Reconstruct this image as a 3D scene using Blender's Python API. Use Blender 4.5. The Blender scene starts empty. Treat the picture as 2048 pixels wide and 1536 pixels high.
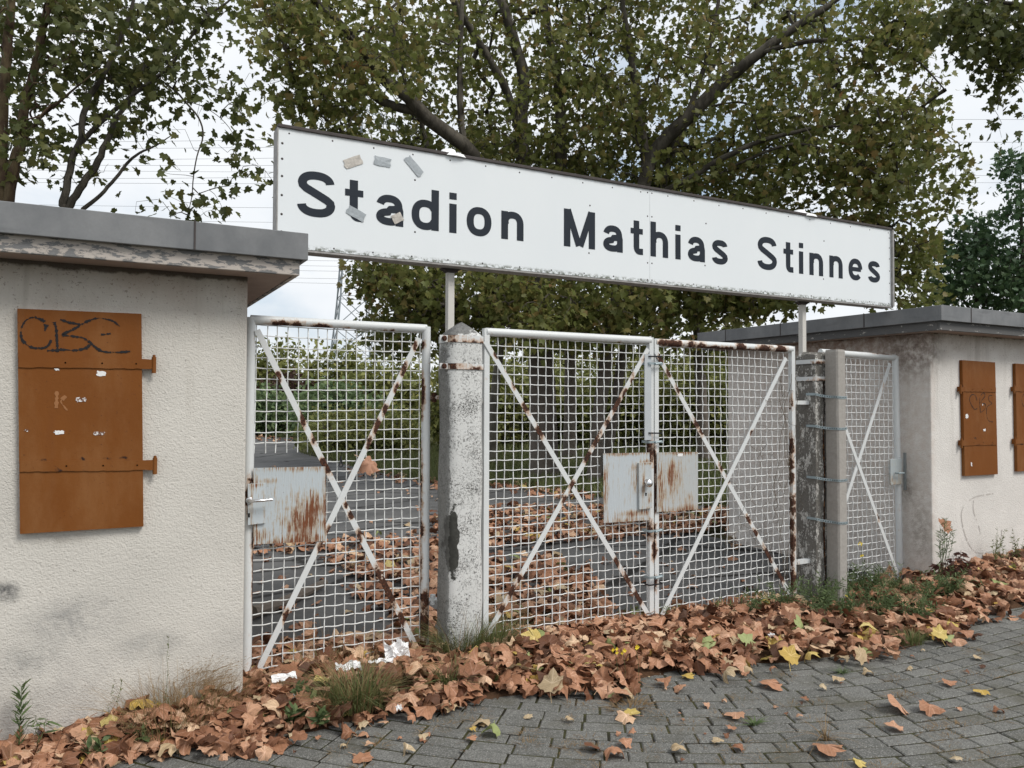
import bpy, math, random
import numpy as np

R = random.Random(7)
G = np.random.default_rng(11)
S = bpy.context.scene
COL = S.collection

# ------------------------------------------------------------------ camera
F = 1549.0
CAMH = 1.6
YAW = math.atan(1549 / 2885)
PITCH = math.atan(40 / 1549)
ROLL = 0.0035
fw = np.array([math.sin(YAW) * math.cos(PITCH), math.cos(YAW) * math.cos(PITCH), math.sin(PITCH)])
rt0 = np.array([math.cos(YAW), -math.sin(YAW), 0.0])
up0 = np.cross(rt0, fw)
rt = rt0 * math.cos(ROLL) + up0 * math.sin(ROLL)
up = np.cross(rt, fw)
C0 = np.array([0, 0, CAMH])


def ray(u, v):
    return fw + rt * (u - 1024) / F + up * (768 - v) / F


def PY(u, v, Y):      # survey point on a plane parallel to the gates
    r = ray(u, v)
    return C0 + r * (Y / r[1])


def PX(u, v, X):      # on a plane square to the gates
    r = ray(u, v)
    return C0 + r * (X / r[0])


def PZ(u, v, z=0.0):  # on the ground
    r = ray(u, v)
    return C0 + r * ((z - CAMH) / r[2])


def PD(u, v, d):      # at a distance
    return C0 + ray(u, v) * d


cam = bpy.data.cameras.new('camera')
cam.sensor_width = 36
cam.lens = F / 2048 * 36
cam.clip_end = 2000
co = bpy.data.objects.new('camera', cam)
COL.objects.link(co)
from mathutils import Matrix, Vector
co.matrix_world = Matrix(((rt[0], up[0], -fw[0], 0), (rt[1], up[1], -fw[1], 0), (rt[2], up[2], -fw[2], CAMH), (0, 0, 0, 1)))
S.camera = co
S.view_settings.view_transform = 'Standard'
S.view_settings.look = 'None'
S.view_settings.gamma = 1
S.view_settings.exposure = 0.4
S.render.engine = 'CYCLES'
S.cycles.use_denoising = True
S.cycles.denoising_prefilter = 'ACCURATE'
S.cycles.max_bounces = 6
S.cycles.transparent_max_bounces = 8

# ------------------------------------------------------------------ node helpers


def nd(nt, typ, _p=None, **ins):
    n = nt.nodes.new(typ)
    for k, v in (_p or {}).items():
        setattr(n, k, v)
    for k, v in ins.items():
        key = int(k[1:]) if k[0] == 'i' and k[1:].isdigit() else k.replace('_', ' ')
        s = n.inputs[key]
        if isinstance(v, bpy.types.NodeSocket):
            nt.links.new(v, s)
        else:
            if isinstance(v, (tuple, list)) and s.type == 'RGBA' and len(v) == 3:
                v = (*v, 1)
            s.default_value = v
    return n


def mix(nt, f, a, b):
    return nd(nt, 'ShaderNodeMix', {'data_type': 'RGBA'}, i0=f, i6=a, i7=b).outputs[2]


def math_(nt, op, a, b=0.0):
    return nd(nt, 'ShaderNodeMath', {'operation': op}, i0=a, i1=b).outputs[0]


def noise(nt, vec, scale, detail=4.0, rough=0.55, dist=0.0):
    return nd(nt, 'ShaderNodeTexNoise', None, Vector=vec, Scale=scale, Detail=detail, Roughness=rough, Distortion=dist).outputs[0]


def step(nt, v, a, b):
    return nd(nt, 'ShaderNodeMapRange', {'interpolation_type': 'SMOOTHSTEP'}, Value=v, From_Min=a, From_Max=b).outputs[0]


def pos(nt, scale=(1, 1, 1)):
    g = nd(nt, 'ShaderNodeNewGeometry').outputs['Position']
    if scale == (1, 1, 1):
        return g
    return nd(nt, 'ShaderNodeMapping', None, Vector=g, Scale=scale).outputs[0]


def blob(nt, c, r, soft=0.5):
    """1 inside a world-space ellipsoid (stains, worn spots, painted shade)"""
    g = pos(nt)
    v = nd(nt, 'ShaderNodeVectorMath', {'operation': 'SUBTRACT'}, i0=g, i1=tuple(c)).outputs[0]
    v = nd(nt, 'ShaderNodeVectorMath', {'operation': 'DIVIDE'}, i0=v, i1=tuple(r)).outputs[0]
    l = nd(nt, 'ShaderNodeVectorMath', {'operation': 'LENGTH'}, i0=v).outputs['Value']
    return step(nt, l, 1.0, soft * 0.2)


def new_mat(name, rough=0.8, spec=0.3):
    m = bpy.data.materials.new(name)
    m.use_nodes = True
    nt = m.node_tree
    b = nt.nodes['Principled BSDF']
    b.inputs['Roughness'].default_value = rough
    b.inputs['Specular IOR Level'].default_value = spec
    return m, nt, b


def setc(nt, b, c):
    if isinstance(c, bpy.types.NodeSocket):
        nt.links.new(c, b.inputs['Base Color'])
    else:
        b.inputs['Base Color'].default_value = (*c, 1)


def bump(nt, b, h, strength=0.5, dist=0.005):
    n = nd(nt, 'ShaderNodeBump', None, Height=h, Strength=strength, Distance=dist)
    nt.links.new(n.outputs[0], b.inputs['Normal'])


def plain(name, c, rough=0.7, var=0.25, scale=30, metal=0.0, bmp=0.0):
    m, nt, b = new_mat(name, rough)
    b.inputs['Metallic'].default_value = metal
    n = noise(nt, pos(nt), scale)
    setc(nt, b, mix(nt, n, tuple(x * (1 - var) for x in c), tuple(min(1, x * (1 + var)) for x in c)))
    if bmp:
        bump(nt, b, n, 0.5, bmp)
    return m


# ------------------------------------------------------------------ object helpers
def tag(o, label=None, cat=None, group=None, kind=None):
    for k, v in (('label', label), ('category', cat), ('group', group), ('kind', kind)):
        if v:
            o[k] = v
    return o


def thing(name, loc, label, cat, group=None):
    o = bpy.data.objects.new(name, None)
    o.empty_display_size = 0.1
    o.location = tuple(loc)
    COL.objects.link(o)
    return tag(o, label, cat, group)


def wloc(o):
    v = np.array(o.location)
    while o.parent:
        o = o.parent
        v = v + np.array(o.location)
    return v


class MB:
    """collects vertices and faces in world coordinates, links them as one mesh"""

    def __init__(s):
        s.v = []
        s.f = []
        s.mi = []
        s.rust = {}
        s.m = 0

    def add(s, vs, fs):
        n = len(s.v)
        s.v += [tuple(x) for x in vs]
        s.f += [tuple(n + i for i in f) for f in fs]
        s.mi += [s.m] * len(fs)
        return s

    def box(s, a, b):
        (x0, y0, z0), (x1, y1, z1) = a, b
        return s.add([(x0, y0, z0), (x1, y0, z0), (x1, y1, z0), (x0, y1, z0), (x0, y0, z1), (x1, y0, z1), (x1, y1, z1), (x0, y1, z1)],
                     [(3, 2, 1, 0), (4, 5, 6, 7), (0, 1, 5, 4), (1, 2, 6, 5), (2, 3, 7, 6), (3, 0, 4, 7)])

    def prism(s, front, dy):
        """polygon (list of 3-D points, seen from -Y) pushed back by dy"""
        n = len(front)
        back = [(p[0], p[1] + dy, p[2]) for p in front]
        return s.add(list(front) + back, [tuple(range(n)), tuple(range(2 * n - 1, n - 1, -1))] + [(i, i + n, (i + 1) % n + n, (i + 1) % n) for i in range(n)])

    def tube(s, pts, r, k=8, cap=True, flat=None):
        """swept tube; r number or list; flat=(w,t,normal) makes a bar of rectangular section"""
        P = [np.array(p, float) for p in pts]
        n = len(P)
        rs = r if hasattr(r, '__len__') else [r] * n
        ref = None
        rings = []
        for i in range(n):
            t = P[min(i + 1, n - 1)] - P[max(i - 1, 0)]
            t = t / (np.linalg.norm(t) + 1e-12)
            if ref is None:
                a = np.array([0, 1.0, 0]) if abs(t[1]) < 0.9 else np.array([1.0, 0, 0])
                ref = np.cross(t, a)
            ref = ref - t * (ref @ t)
            ref /= np.linalg.norm(ref) + 1e-12
            bn = np.cross(t, ref)
            for j in range(k):
                an = 2 * math.pi * j / k + (math.pi / 4 if k == 4 else 0)
                rings.append(P[i] + rs[i] * (math.cos(an) * ref + math.sin(an) * bn))
        fs = [(i * k + j, i * k + (j + 1) % k, (i + 1) * k + (j + 1) % k, (i + 1) * k + j) for i in range(n - 1) for j in range(k)]
        if cap:
            fs += [tuple(range(k - 1, -1, -1)), tuple((n - 1) * k + j for j in range(k))]
        return s.add(rings, fs)

    def bar(s, a, b, w, t, seg=0.015):
        """flat bar between two points, width w in the XZ plane, thickness t along Y"""
        a = np.array(a, float)
        b = np.array(b, float)
        d = b - a
        L = np.linalg.norm(d)
        d /= L
        side = np.cross(d, [0, 1.0, 0])
        side /= np.linalg.norm(side)
        n = max(2, int(L / seg))
        vs, fs = [], []
        for i in range(n + 1):
            c = a + d * L * i / n
            for sx, sy in ((-1, -1), (0, -1), (1, -1), (1, 1), (-1, 1)):
                vs.append(c + side * sx * w / 2 + np.array([0, sy * t / 2, 0]))
        for i in range(n):
            for j in range(5):
                fs.append((i * 5 + j, i * 5 + (j + 1) % 5, i * 5 + 5 + (j + 1) % 5, i * 5 + 5 + j))
        fs += [(4, 3, 2, 1, 0), tuple(n * 5 + j for j in range(5))]
        return s.add(vs, fs)

    def lathe(s, c, prof, k=16):
        vs, fs = [], []
        for r, z in prof:
            for j in range(k):
                a = 2 * math.pi * j / k
                vs.append((c[0] + r * math.cos(a), c[1] + r * math.sin(a), c[2] + z))
        n = len(prof)
        fs = [(i * k + j, i * k + (j + 1) % k, i * k + k + (j + 1) % k, i * k + k + j) for i in range(n - 1) for j in range(k)]
        fs += [tuple(range(k - 1, -1, -1)), tuple((n - 1) * k + j for j in range(k))]
        return s.add(vs, fs)

    def build(s, name, mat, parent=None, loc=None, smooth=False, bevel=0.0, rust=None):
        base = wloc(parent) if parent else np.array(loc if loc is not None else (0, 0, 0), float)
        me = bpy.data.meshes.new(name)
        V = np.array(s.v, float) - base
        me.from_pydata(V.tolist(), [], s.f)
        for m in (mat if isinstance(mat, (list, tuple)) else [mat]):
            me.materials.append(m)
        me.polygons.foreach_set('material_index', s.mi)
        if smooth:
            me.polygons.foreach_set('use_smooth', [True] * len(s.f))
        if rust is not None:
            at = me.attributes.new('rust', 'FLOAT', 'POINT')
            W = np.array(s.v, float)
            val = np.zeros(len(W))
            for c, r in rust:
                d = np.linalg.norm((W - np.array(c)) / np.array(r), axis=1)
                val = np.maximum(val, np.clip(1.45 - d * 0.78, 0, 1) * (0.92 + 0.08 * math.sin(c[2] * 31 + c[0] * 17)))
            at.data.foreach_set('value', val.astype(np.float32))
        me.update()
        o = bpy.data.objects.new(name, me)
        COL.objects.link(o)
        if parent:
            o.parent = parent
        else:
            o.location = tuple(base)
        if smooth:
            md = o.modifiers.new('sm', 'EDGE_SPLIT')
            md.split_angle = math.radians(40)
        if bevel:
            md = o.modifiers.new('bv', 'BEVEL')
            md.width = bevel
            md.segments = 2
            md.limit_method = 'ANGLE'
        return o


def np_mesh(name, V, T, mat, parent=None, smooth=False, loc=None):
    """big triangle mesh from numpy arrays (world coordinates)"""
    base = wloc(parent) if parent else np.array(loc if loc is not None else (0, 0, 0), float)
    me = bpy.data.meshes.new(name)
    V = (V - base).astype(np.float32)
    me.vertices.add(len(V))
    me.vertices.foreach_set('co', V.ravel())
    k = T.shape[1]
    me.loops.add(T.size)
    me.loops.foreach_set('vertex_index', T.ravel().astype(np.int32))
    me.polygons.add(len(T))
    me.polygons.foreach_set('loop_start', np.arange(0, T.size, k, dtype=np.int32))
    me.polygons.foreach_set('loop_total', np.full(len(T), k, dtype=np.int32))
    if smooth:
        me.polygons.foreach_set('use_smooth', np.ones(len(T), bool))
    me.materials.append(mat)
    me.update(calc_edges=True)
    me.validate()
    o = bpy.data.objects.new(name, me)
    COL.objects.link(o)
    if parent:
        o.parent = parent
    else:
        o.location = tuple(base)
    return o


def norm(a):
    return a / (np.linalg.norm(a, axis=-1, keepdims=True) + 1e-9)


def frames(tip, nrm):
    tip = norm(tip)
    x = norm(np.cross(tip, nrm))
    z = np.cross(x, tip)
    return np.stack([x, tip, z], axis=2)      # columns


def scatter(shapes, idx, pos_, rot, scl):
    """merge copies of small shapes (verts, tris) -> V, T"""
    Vs, Ts, Us, off = [], [], [], 0
    for k, (v, t) in enumerate(shapes):
        m = np.where(idx == k)[0]
        if not len(m):
            continue
        w = np.einsum('nij,vj->nvi', rot[m], v) * scl[m, None, None] + pos_[m, None, :]
        Vs.append(w.reshape(-1, 3))
        Us.append(np.tile(v, (len(m), 1)))
        Ts.append((t[None] + (np.arange(len(m)) * len(v))[:, None, None] + off).reshape(-1, 3))
        off += len(m) * len(v)
    SC_UV[0] = np.concatenate(Us)
    return np.concatenate(Vs), np.concatenate(Ts)


SC_UV = [None]


def leaf_coords(me, uv):
    a = me.attributes.new('leafco', 'FLOAT_VECTOR', 'POINT')
    a.data.foreach_set('vector', np.asarray(uv, np.float32).ravel())


# leaf of a plane tree: five pointed lobes
_half = [(0.0, 0.0), (0.22, -0.08), (0.34, 0.05), (0.47, 0.07), (0.60, 0.23), (0.50, 0.31), (0.44, 0.40), (0.49, 0.52), (0.50, 0.69), (0.35, 0.67), (0.24, 0.70), (0.15, 0.83), (0.0, 1.0)]
_half_s = [(0.0, 0.0), (0.22, -0.10), (0.60, 0.20), (0.36, 0.38), (0.48, 0.68), (0.20, 0.62), (0.0, 1.0)]


def leaf_outline(h, rnd, j):
    o = [(x * (1 + rnd.uniform(-j, j)), y + rnd.uniform(-j, j) * 0.3) for x, y in h]
    l = [(-x * (1 + rnd.uniform(-j, j)), y + rnd.uniform(-j, j) * 0.3) for x, y in h[-2:0:-1]]
    return o + l


def leaf_tree(rnd):
    o = leaf_outline(_half_s, rnd, 0.12)
    v = [(0, 0.36, 0)] + [(x, y, 0) for x, y in o]
    a, b = rnd.uniform(0.1, 0.5), rnd.uniform(-0.25, 0.25)
    v = np.array([(x, y, a * abs(x) + b * y * y + rnd.uniform(-.04, .04)) for x, y, _ in v])
    n = len(o)
    t = np.array([(0, 1 + i, 1 + (i + 1) % n) for i in range(n)])
    return v - np.array([0, 0.0, 0]), t


def leaf_ground(rnd, curl=1.0):
    o = leaf_outline(_half, rnd, 0.14)
    n = len(o)
    c = (0, 0.34)
    P = [c]
    for f in (0.36, 0.68):
        P += [(c[0] + (x - c[0]) * f * rnd.uniform(.95, 1.05), c[1] + (y - c[1]) * f) for x, y in o]
    P += o
    ax = rnd.uniform(0, math.pi)
    kx, ky = rnd.uniform(0.2, 1.3) * curl * rnd.choice((.8, -1, -1, -1)), rnd.uniform(-0.5, 0.35) * curl
    fold = rnd.uniform(-0.35, 0.2) * curl
    ph = [rnd.uniform(0, 6.3) for _ in range(3)]
    v = []
    for i, (x, y) in enumerate(P):
        yy = y - 0.34
        a = x * math.cos(ax) + yy * math.sin(ax)
        b2 = -x * math.sin(ax) + yy * math.cos(ax)
        th = math.atan2(yy, x)
        rr = math.hypot(x, yy)
        z = kx * a * a + ky * b2 * b2 + fold * abs(x) + curl * 0.13 * rr * math.sin(5 * th + ph[0]) + 0.25 * curl * rr * rr * math.sin(2 * th + ph[1])
        # big curls roll inwards
        sh = 1 - 0.42 * curl * min(1, abs(kx)) * rr * rr
        v.append((x * sh, yy * sh, z))
    t = []
    for i in range(n):
        j = (i + 1) % n
        t.append((0, 1 + i, 1 + j))
        for k in range(2):
            a0, b0 = 1 + k * n + i, 1 + k * n + j
            a1, b1 = a0 + n, b0 + n
            t += [(a0, a1, b1), (a0, b1, b0)]
    # stalk
    m = len(v)
    sw = 0.014
    L = rnd.uniform(.3, .6)
    bx = rnd.uniform(-.2, .2)
    v += [(-sw, -0.34, 0.0), (sw, -0.34, 0.0), (bx + sw, -0.34 - L, 0.05), (bx - sw, -0.34 - L, 0.05)]
    t += [(m, m + 1, m + 2), (m, m + 2, m + 3)]
    v = np.array(v)
    v[:, 2] -= v[:, 2].min() * 0.5
    return v, np.array(t)


TREE_LEAVES = [leaf_tree(R) for _ in range(6)]
GROUND_LEAVES = [leaf_ground(R, c) for c in (0.5, 0.8, 1.0, 1.2, 1.4, 0.7, 1.1, 1.6, 0.9, 1.3, 0.4, 1.0)]
KITE = [(np.array([(0, 0, 0), (0.28, 0.45, 0.08), (0, 1, 0), (-0.28, 0.45, 0.08)], float), np.array([(0, 1, 2), (0, 2, 3)]))]

# ------------------------------------------------------------------ world and sun
w = bpy.data.worlds.new('World')
S.world = w
w.use_nodes = True
nt = w.node_tree
bg = nt.nodes['Background']
SUN_EL, SUN_AZ = math.radians(48), math.radians(150)    # azimuth clockwise from +Y
sky = nd(nt, 'ShaderNodeTexSky', {'sky_type': 'NISHITA', 'sun_disc': False, 'sun_elevation': SUN_EL, 'sun_rotation': SUN_AZ, 'air_density': 1.0, 'dust_density': 2.5, 'ozone_density': 1.0})
gen = nd(nt, 'ShaderNodeTexCoord').outputs['Generated']
mp = nd(nt, 'ShaderNodeMapping', None, Vector=gen, Scale=(1.0, 1.0, 2.4)).outputs[0]
cn = noise(nt, mp, 2.3, 6, 0.55, 0.4)
cf = step(nt, cn, 0.26, 0.50)
cb = noise(nt, mp, 5.0, 4, 0.5)
ccol = mix(nt, cb, (6.2, 6.6, 7.1), (7.9, 8.0, 8.05))
skyc = mix(nt, 0.55, sky.outputs[0], (4.6, 5.8, 7.0))
nt.links.new(mix(nt, cf, skyc, ccol), bg.inputs[0])
bg.inputs[1].default_value = 0.1
sl = bpy.data.lights.new('sun', 'SUN')
sl.energy = 2.0
sl.angle = math.radians(22)
sl.color = (1, 0.96, 0.9)
so = bpy.data.objects.new('sun', sl)
COL.objects.link(so)
sd = Vector((math.sin(SUN_AZ) * math.cos(SUN_EL), math.cos(SUN_AZ) * math.cos(SUN_EL), math.sin(SUN_EL)))
so.rotation_euler = sd.to_track_quat('Z', 'Y').to_euler()
so.location = (0, -10, 20)

# ------------------------------------------------------------------ materials


def mat_stucco(name, base, blobs=(), shade_dirt=0.5, zlow=0.0):
    m, nt, b = new_mat(name, 0.9, 0.2)
    p = pos(nt)
    n1 = noise(nt, p, 75, 3, 0.6)
    n2 = noise(nt, p, 150, 2, 0.5)
    big = noise(nt, p, 1.6, 5, 0.6)
    c = mix(nt, step(nt, big, 0.3, 0.75), base, tuple(x * 0.86 for x in base))
    # dark pits in the render, more high up, where eaves shade is painted in with dirt
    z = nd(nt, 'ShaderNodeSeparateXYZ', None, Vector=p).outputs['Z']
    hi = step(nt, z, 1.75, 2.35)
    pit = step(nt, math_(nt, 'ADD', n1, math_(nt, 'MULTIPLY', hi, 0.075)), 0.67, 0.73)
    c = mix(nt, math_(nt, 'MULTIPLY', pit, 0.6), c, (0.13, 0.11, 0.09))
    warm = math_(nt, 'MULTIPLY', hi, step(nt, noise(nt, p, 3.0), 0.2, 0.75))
    c = mix(nt, math_(nt, 'MULTIPLY', warm, shade_dirt), c, (0.33, 0.24, 0.18))  # brown tint high up: dirt plus the eaves' shade painted into the colour
    st = noise(nt, pos(nt, (9, 9, 0.7)), 1.0, 4, 0.6)
    c = mix(nt, math_(nt, 'MULTIPLY', math_(nt, 'MULTIPLY', step(nt, st, 0.50, 0.74), step(nt, z, 0.6, 2.3)), 0.42), c, (0.27, 0.235, 0.19))
    lo = step(nt, z, zlow + 0.75, zlow + 0.1)
    sp = step(nt, noise(nt, p, 2.2, 6, 0.65), 0.40, 0.72)
    c = mix(nt, math_(nt, 'MULTIPLY', math_(nt, 'MULTIPLY', lo, sp), 0.6), c, (0.27, 0.26, 0.25))
    spk = step(nt, noise(nt, p, 60, 4, 0.7), 0.62, 0.7)
    c = mix(nt, math_(nt, 'MULTIPLY', math_(nt, 'MULTIPLY', lo, spk), 0.35), c, (0.16, 0.15, 0.14))
    for cc, r, col, k in blobs:
        f = math_(nt, 'MULTIPLY', blob(nt, cc, r), step(nt, noise(nt, p, 15, 7, 0.7), 0.28, 0.68))
        c = mix(nt, math_(nt, 'MULTIPLY', f, k), c, col)
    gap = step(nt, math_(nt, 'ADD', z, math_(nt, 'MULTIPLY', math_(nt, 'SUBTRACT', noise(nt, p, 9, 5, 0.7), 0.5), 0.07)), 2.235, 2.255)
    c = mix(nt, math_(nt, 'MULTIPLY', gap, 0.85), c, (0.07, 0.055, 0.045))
    setc(nt, b, c)
    v = nd(nt, 'ShaderNodeTexVoronoi', {'feature': 'SMOOTH_F1'}, Vector=p, Scale=95.0).outputs['Distance']
    h = math_(nt, 'ADD', math_(nt, 'MULTIPLY', n1, 1.0), math_(nt, 'MULTIPLY', n2, 0.5))
    h = math_(nt, 'SUBTRACT', h, math_(nt, 'MULTIPLY', v, 0.5))
    bump(nt, b, h, 0.65, 0.0065)
    return m


def mat_rusty(name, base, amount=0.0, stretch=(1, 1, 1), rough=0.45, attr=True, streak=False, speck=0.0):
    """old gloss paint broken by rust; the 'rust' attribute marks the places where it has come through"""
    m, nt, b = new_mat(name, rough, 0.4)
    p = pos(nt, stretch)
    n = noise(nt, p, 26, 6, 0.68)
    f = noise(nt, pos(nt), 90, 4, 0.7)
    big = noise(nt, pos(nt), 5, 3, 0.5)
    c = mix(nt, big, tuple(x * 0.86 for x in base), base)
    a = nd(nt, 'ShaderNodeAttribute', {'attribute_name': 'rust'}).outputs['Fac'] if attr else 0.0
    v = math_(nt, 'ADD', a if attr else 0.0, math_(nt, 'MULTIPLY', math_(nt, 'SUBTRACT', n, 0.5), 1.7))
    v = math_(nt, 'ADD', v, amount)
    dn = noise(nt, pos(nt, (1, 1, 0.12)), 60, 4, 0.6)
    v2 = math_(nt, 'ADD', v, math_(nt, 'MULTIPLY', math_(nt, 'SUBTRACT', dn, 0.5), 0.9))
    stain = step(nt, v2, 0.15, 0.70)
    c = mix(nt, math_(nt, 'MULTIPLY', stain, 0.75), c, (0.40, 0.21, 0.085))
    core = step(nt, v, 0.52, 0.72)
    rc = mix(nt, step(nt, f, 0.35, 0.75), (0.018, 0.008, 0.005), (0.12, 0.042, 0.019))
    c = mix(nt, core, c, rc)
    if speck:
        sp = step(nt, noise(nt, pos(nt), 70, 3, 0.7), 0.66, 0.72)
        c = mix(nt, math_(nt, 'MULTIPLY', sp, speck), c, (0.12, 0.06, 0.04))
    setc(nt, b, c)
    nt.links.new(math_(nt, 'ADD', math_(nt, 'MULTIPLY', core, 0.45), rough), b.inputs['Roughness'])
    bump(nt, b, math_(nt, 'ADD', math_(nt, 'MULTIPLY', core, 0.6), f), 0.35, 0.003)
    return m


def mat_plate(name, base, blobs):
    m, nt, b = new_mat(name, 0.5, 0.35)
    p = pos(nt)
    st = noise(nt, pos(nt, (1, 1, 0.07)), 150, 5, 0.65)
    n = noise(nt, p, 9, 6, 0.7)
    v = math_(nt, 'MULTIPLY', math_(nt, 'SUBTRACT', n, 0.53), 1.3)
    e = nd(nt, 'ShaderNodeAttribute', {'attribute_name': 'rust'}).outputs['Fac']
    v = math_(nt, 'ADD', v, math_(nt, 'MULTIPLY', e, 0.66))
    for cc, r, k in blobs:
        v = math_(nt, 'ADD', v, math_(nt, 'MULTIPLY', blob(nt, cc, r), k))
    s2 = math_(nt, 'ADD', v, math_(nt, 'MULTIPLY', math_(nt, 'SUBTRACT', st, 0.5), 3.0))
    c = mix(nt, n, tuple(x * 0.9 for x in base), base)
    c = mix(nt, math_(nt, 'MULTIPLY', step(nt, s2, 0.16, 0.6), 0.7), c, (0.36, 0.25, 0.13))
    c = mix(nt, step(nt, s2, 0.52, 0.90), c, mix(nt, st, (0.06, 0.02, 0.01), (0.24, 0.08, 0.03)))
    c = mix(nt, math_(nt, 'MULTIPLY', step(nt, noise(nt, p, 60, 3), 0.68, 0.74), 0.5), c, (0.1, 0.06, 0.04))
    setc(nt, b, c)
    bump(nt, b, s2, 0.25, 0.003)
    return m


def mat_crackle(name, paint, under, loss=0.0, blobs=()):
    """white paint on concrete, broken into flakes"""
    m, nt, b = new_mat(name, 0.85, 0.25)
    p = pos(nt)
    wv = nd(nt, 'ShaderNodeMapping', None, Vector=p, Scale=(1, 1, 0.8)).outputs[0]
    v = nd(nt, 'ShaderNodeTexVoronoi', {'feature': 'DISTANCE_TO_EDGE'}, Vector=wv, Scale=165.0).outputs['Distance']
    n = noise(nt, p, 80, 5, 0.7)
    big = noise(nt, p, 6, 4, 0.6)
    k = math_(nt, 'ADD', math_(nt, 'MULTIPLY', v, 0.8), n)
    k = math_(nt, 'ADD', k, math_(nt, 'MULTIPLY', math_(nt, 'SUBTRACT', big, 0.5), -0.5))
    keep = step(nt, math_(nt, 'SUBTRACT', k, loss), 0.46, 0.60)
    z = nd(nt, 'ShaderNodeSeparateXYZ', None, Vector=p).outputs['Z']
    un = mix(nt, noise(nt, p, 40, 4), tuple(x * 0.6 for x in under), tuple(x * 1.3 for x in under))
    c = mix(nt, keep, un, mix(nt, big, tuple(x * 0.85 for x in paint), paint))
    h = keep
    for cc, r, col, kk in blobs:
        f = step(nt, math_(nt, 'ADD', blob(nt, cc, r), math_(nt, 'MULTIPLY', math_(nt, 'SUBTRACT', noise(nt, p, 20, 6, 0.7), 0.5), 1.9)), 0.34, 0.46)
        f = math_(nt, 'MULTIPLY', f, kk)
        c = mix(nt, f, c, mix(nt, noise(nt, p, 30, 5), tuple(x * 0.4 for x in col), tuple(x * 1.6 for x in col)))
        h = math_(nt, 'SUBTRACT', h, f)
    setc(nt, b, c)
    bump(nt, b, math_(nt, 'ADD', h, math_(nt, 'MULTIPLY', n, 0.5)), 0.6, 0.004)
    return m


def mat_leaf(name, cols, trans=0.35, rough=0.6, scale=0.6, objrand=False, veins=False, mott=0.45, rw=0.62, cw=0.46, ro=0.06):
    m, nt, b = new_mat(name, rough, 0.25)
    g = nd(nt, 'ShaderNodeNewGeometry')
    r = g.outputs['Random Per Island']
    if objrand:
        r = math_(nt, 'FRACT', math_(nt, 'ADD', r, nd(nt, 'ShaderNodeObjectInfo').outputs['Random']))
    clump = noise(nt, g.outputs['Position'], scale, 3, 0.6)
    v = math_(nt, 'ADD', math_(nt, 'MULTIPLY', r, rw), math_(nt, 'MULTIPLY', clump, cw))
    cr = nd(nt, 'ShaderNodeValToRGB', None, Fac=math_(nt, 'SUBTRACT', v, ro))
    e = cr.color_ramp.elements
    while len(e) < len(cols):
        e.new(0.5)
    for i, (q, c) in enumerate(cols):
        e[i].position = q
        e[i].color = (*c, 1)
    sp = noise(nt, g.outputs['Position'], 60, 3, 0.6)
    c = mix(nt, math_(nt, 'MULTIPLY', step(nt, sp, 0.45, 0.75), mott), cr.outputs[0], mix(nt, 0.5, cr.outputs[0], (0.05, 0.03, 0.015)))
    if veins:
        lc = nd(nt, 'ShaderNodeSeparateXYZ', None, Vector=nd(nt, 'ShaderNodeAttribute', {'attribute_name': 'leafco'}).outputs['Vector'])
        ax = math_(nt, 'ABSOLUTE', lc.outputs['X'])
        yy = math_(nt, 'ADD', lc.outputs['Y'], 0.34)
        an = math_(nt, 'ARCTAN2', ax, yy)
        rr = math_(nt, 'SQRT', math_(nt, 'ADD', math_(nt, 'MULTIPLY', ax, ax), math_(nt, 'MULTIPLY', yy, yy)))
        d1 = math_(nt, 'ABSOLUTE', math_(nt, 'SUBTRACT', an, 0.62))
        d2 = math_(nt, 'ABSOLUTE', math_(nt, 'SUBTRACT', an, 1.12))
        dm = math_(nt, 'MULTIPLY', math_(nt, 'MINIMUM', math_(nt, 'MINIMUM', an, d1), d2), rr)
        vn = step(nt, dm, 0.024, 0.006)
        side = step(nt, math_(nt, 'SINE', math_(nt, 'ADD', math_(nt, 'MULTIPLY', rr, 44.0), math_(nt, 'MULTIPLY', dm, -60.0))), 0.75, 1.0)
        hv = nd(nt, 'ShaderNodeHueSaturation', None, Value=1.45, Saturation=0.85, Color=c).outputs[0]
        c = mix(nt, math_(nt, 'MULTIPLY', math_(nt, 'MAXIMUM', vn, math_(nt, 'MULTIPLY', side, 0.45)), 0.8), c, hv)
        edge = step(nt, rr, 0.62, 1.0)
        c = mix(nt, math_(nt, 'MULTIPLY', edge, 0.35), c, nd(nt, 'ShaderNodeHueSaturation', None, Value=0.55, Color=c).outputs[0])
    setc(nt, b, c)
    tr = nd(nt, 'ShaderNodeBsdfTranslucent', None, Color=c)
    ms = nd(nt, 'ShaderNodeMixShader', None, i0=trans, i1=b.outputs[0], i2=tr.outputs[0])
    nt.links.new(ms.outputs[0], nt.nodes['Material Output'].inputs[0])
    if objrand is not None:
        bump(nt, b, sp, 0.3, 0.004)
    return m


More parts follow.
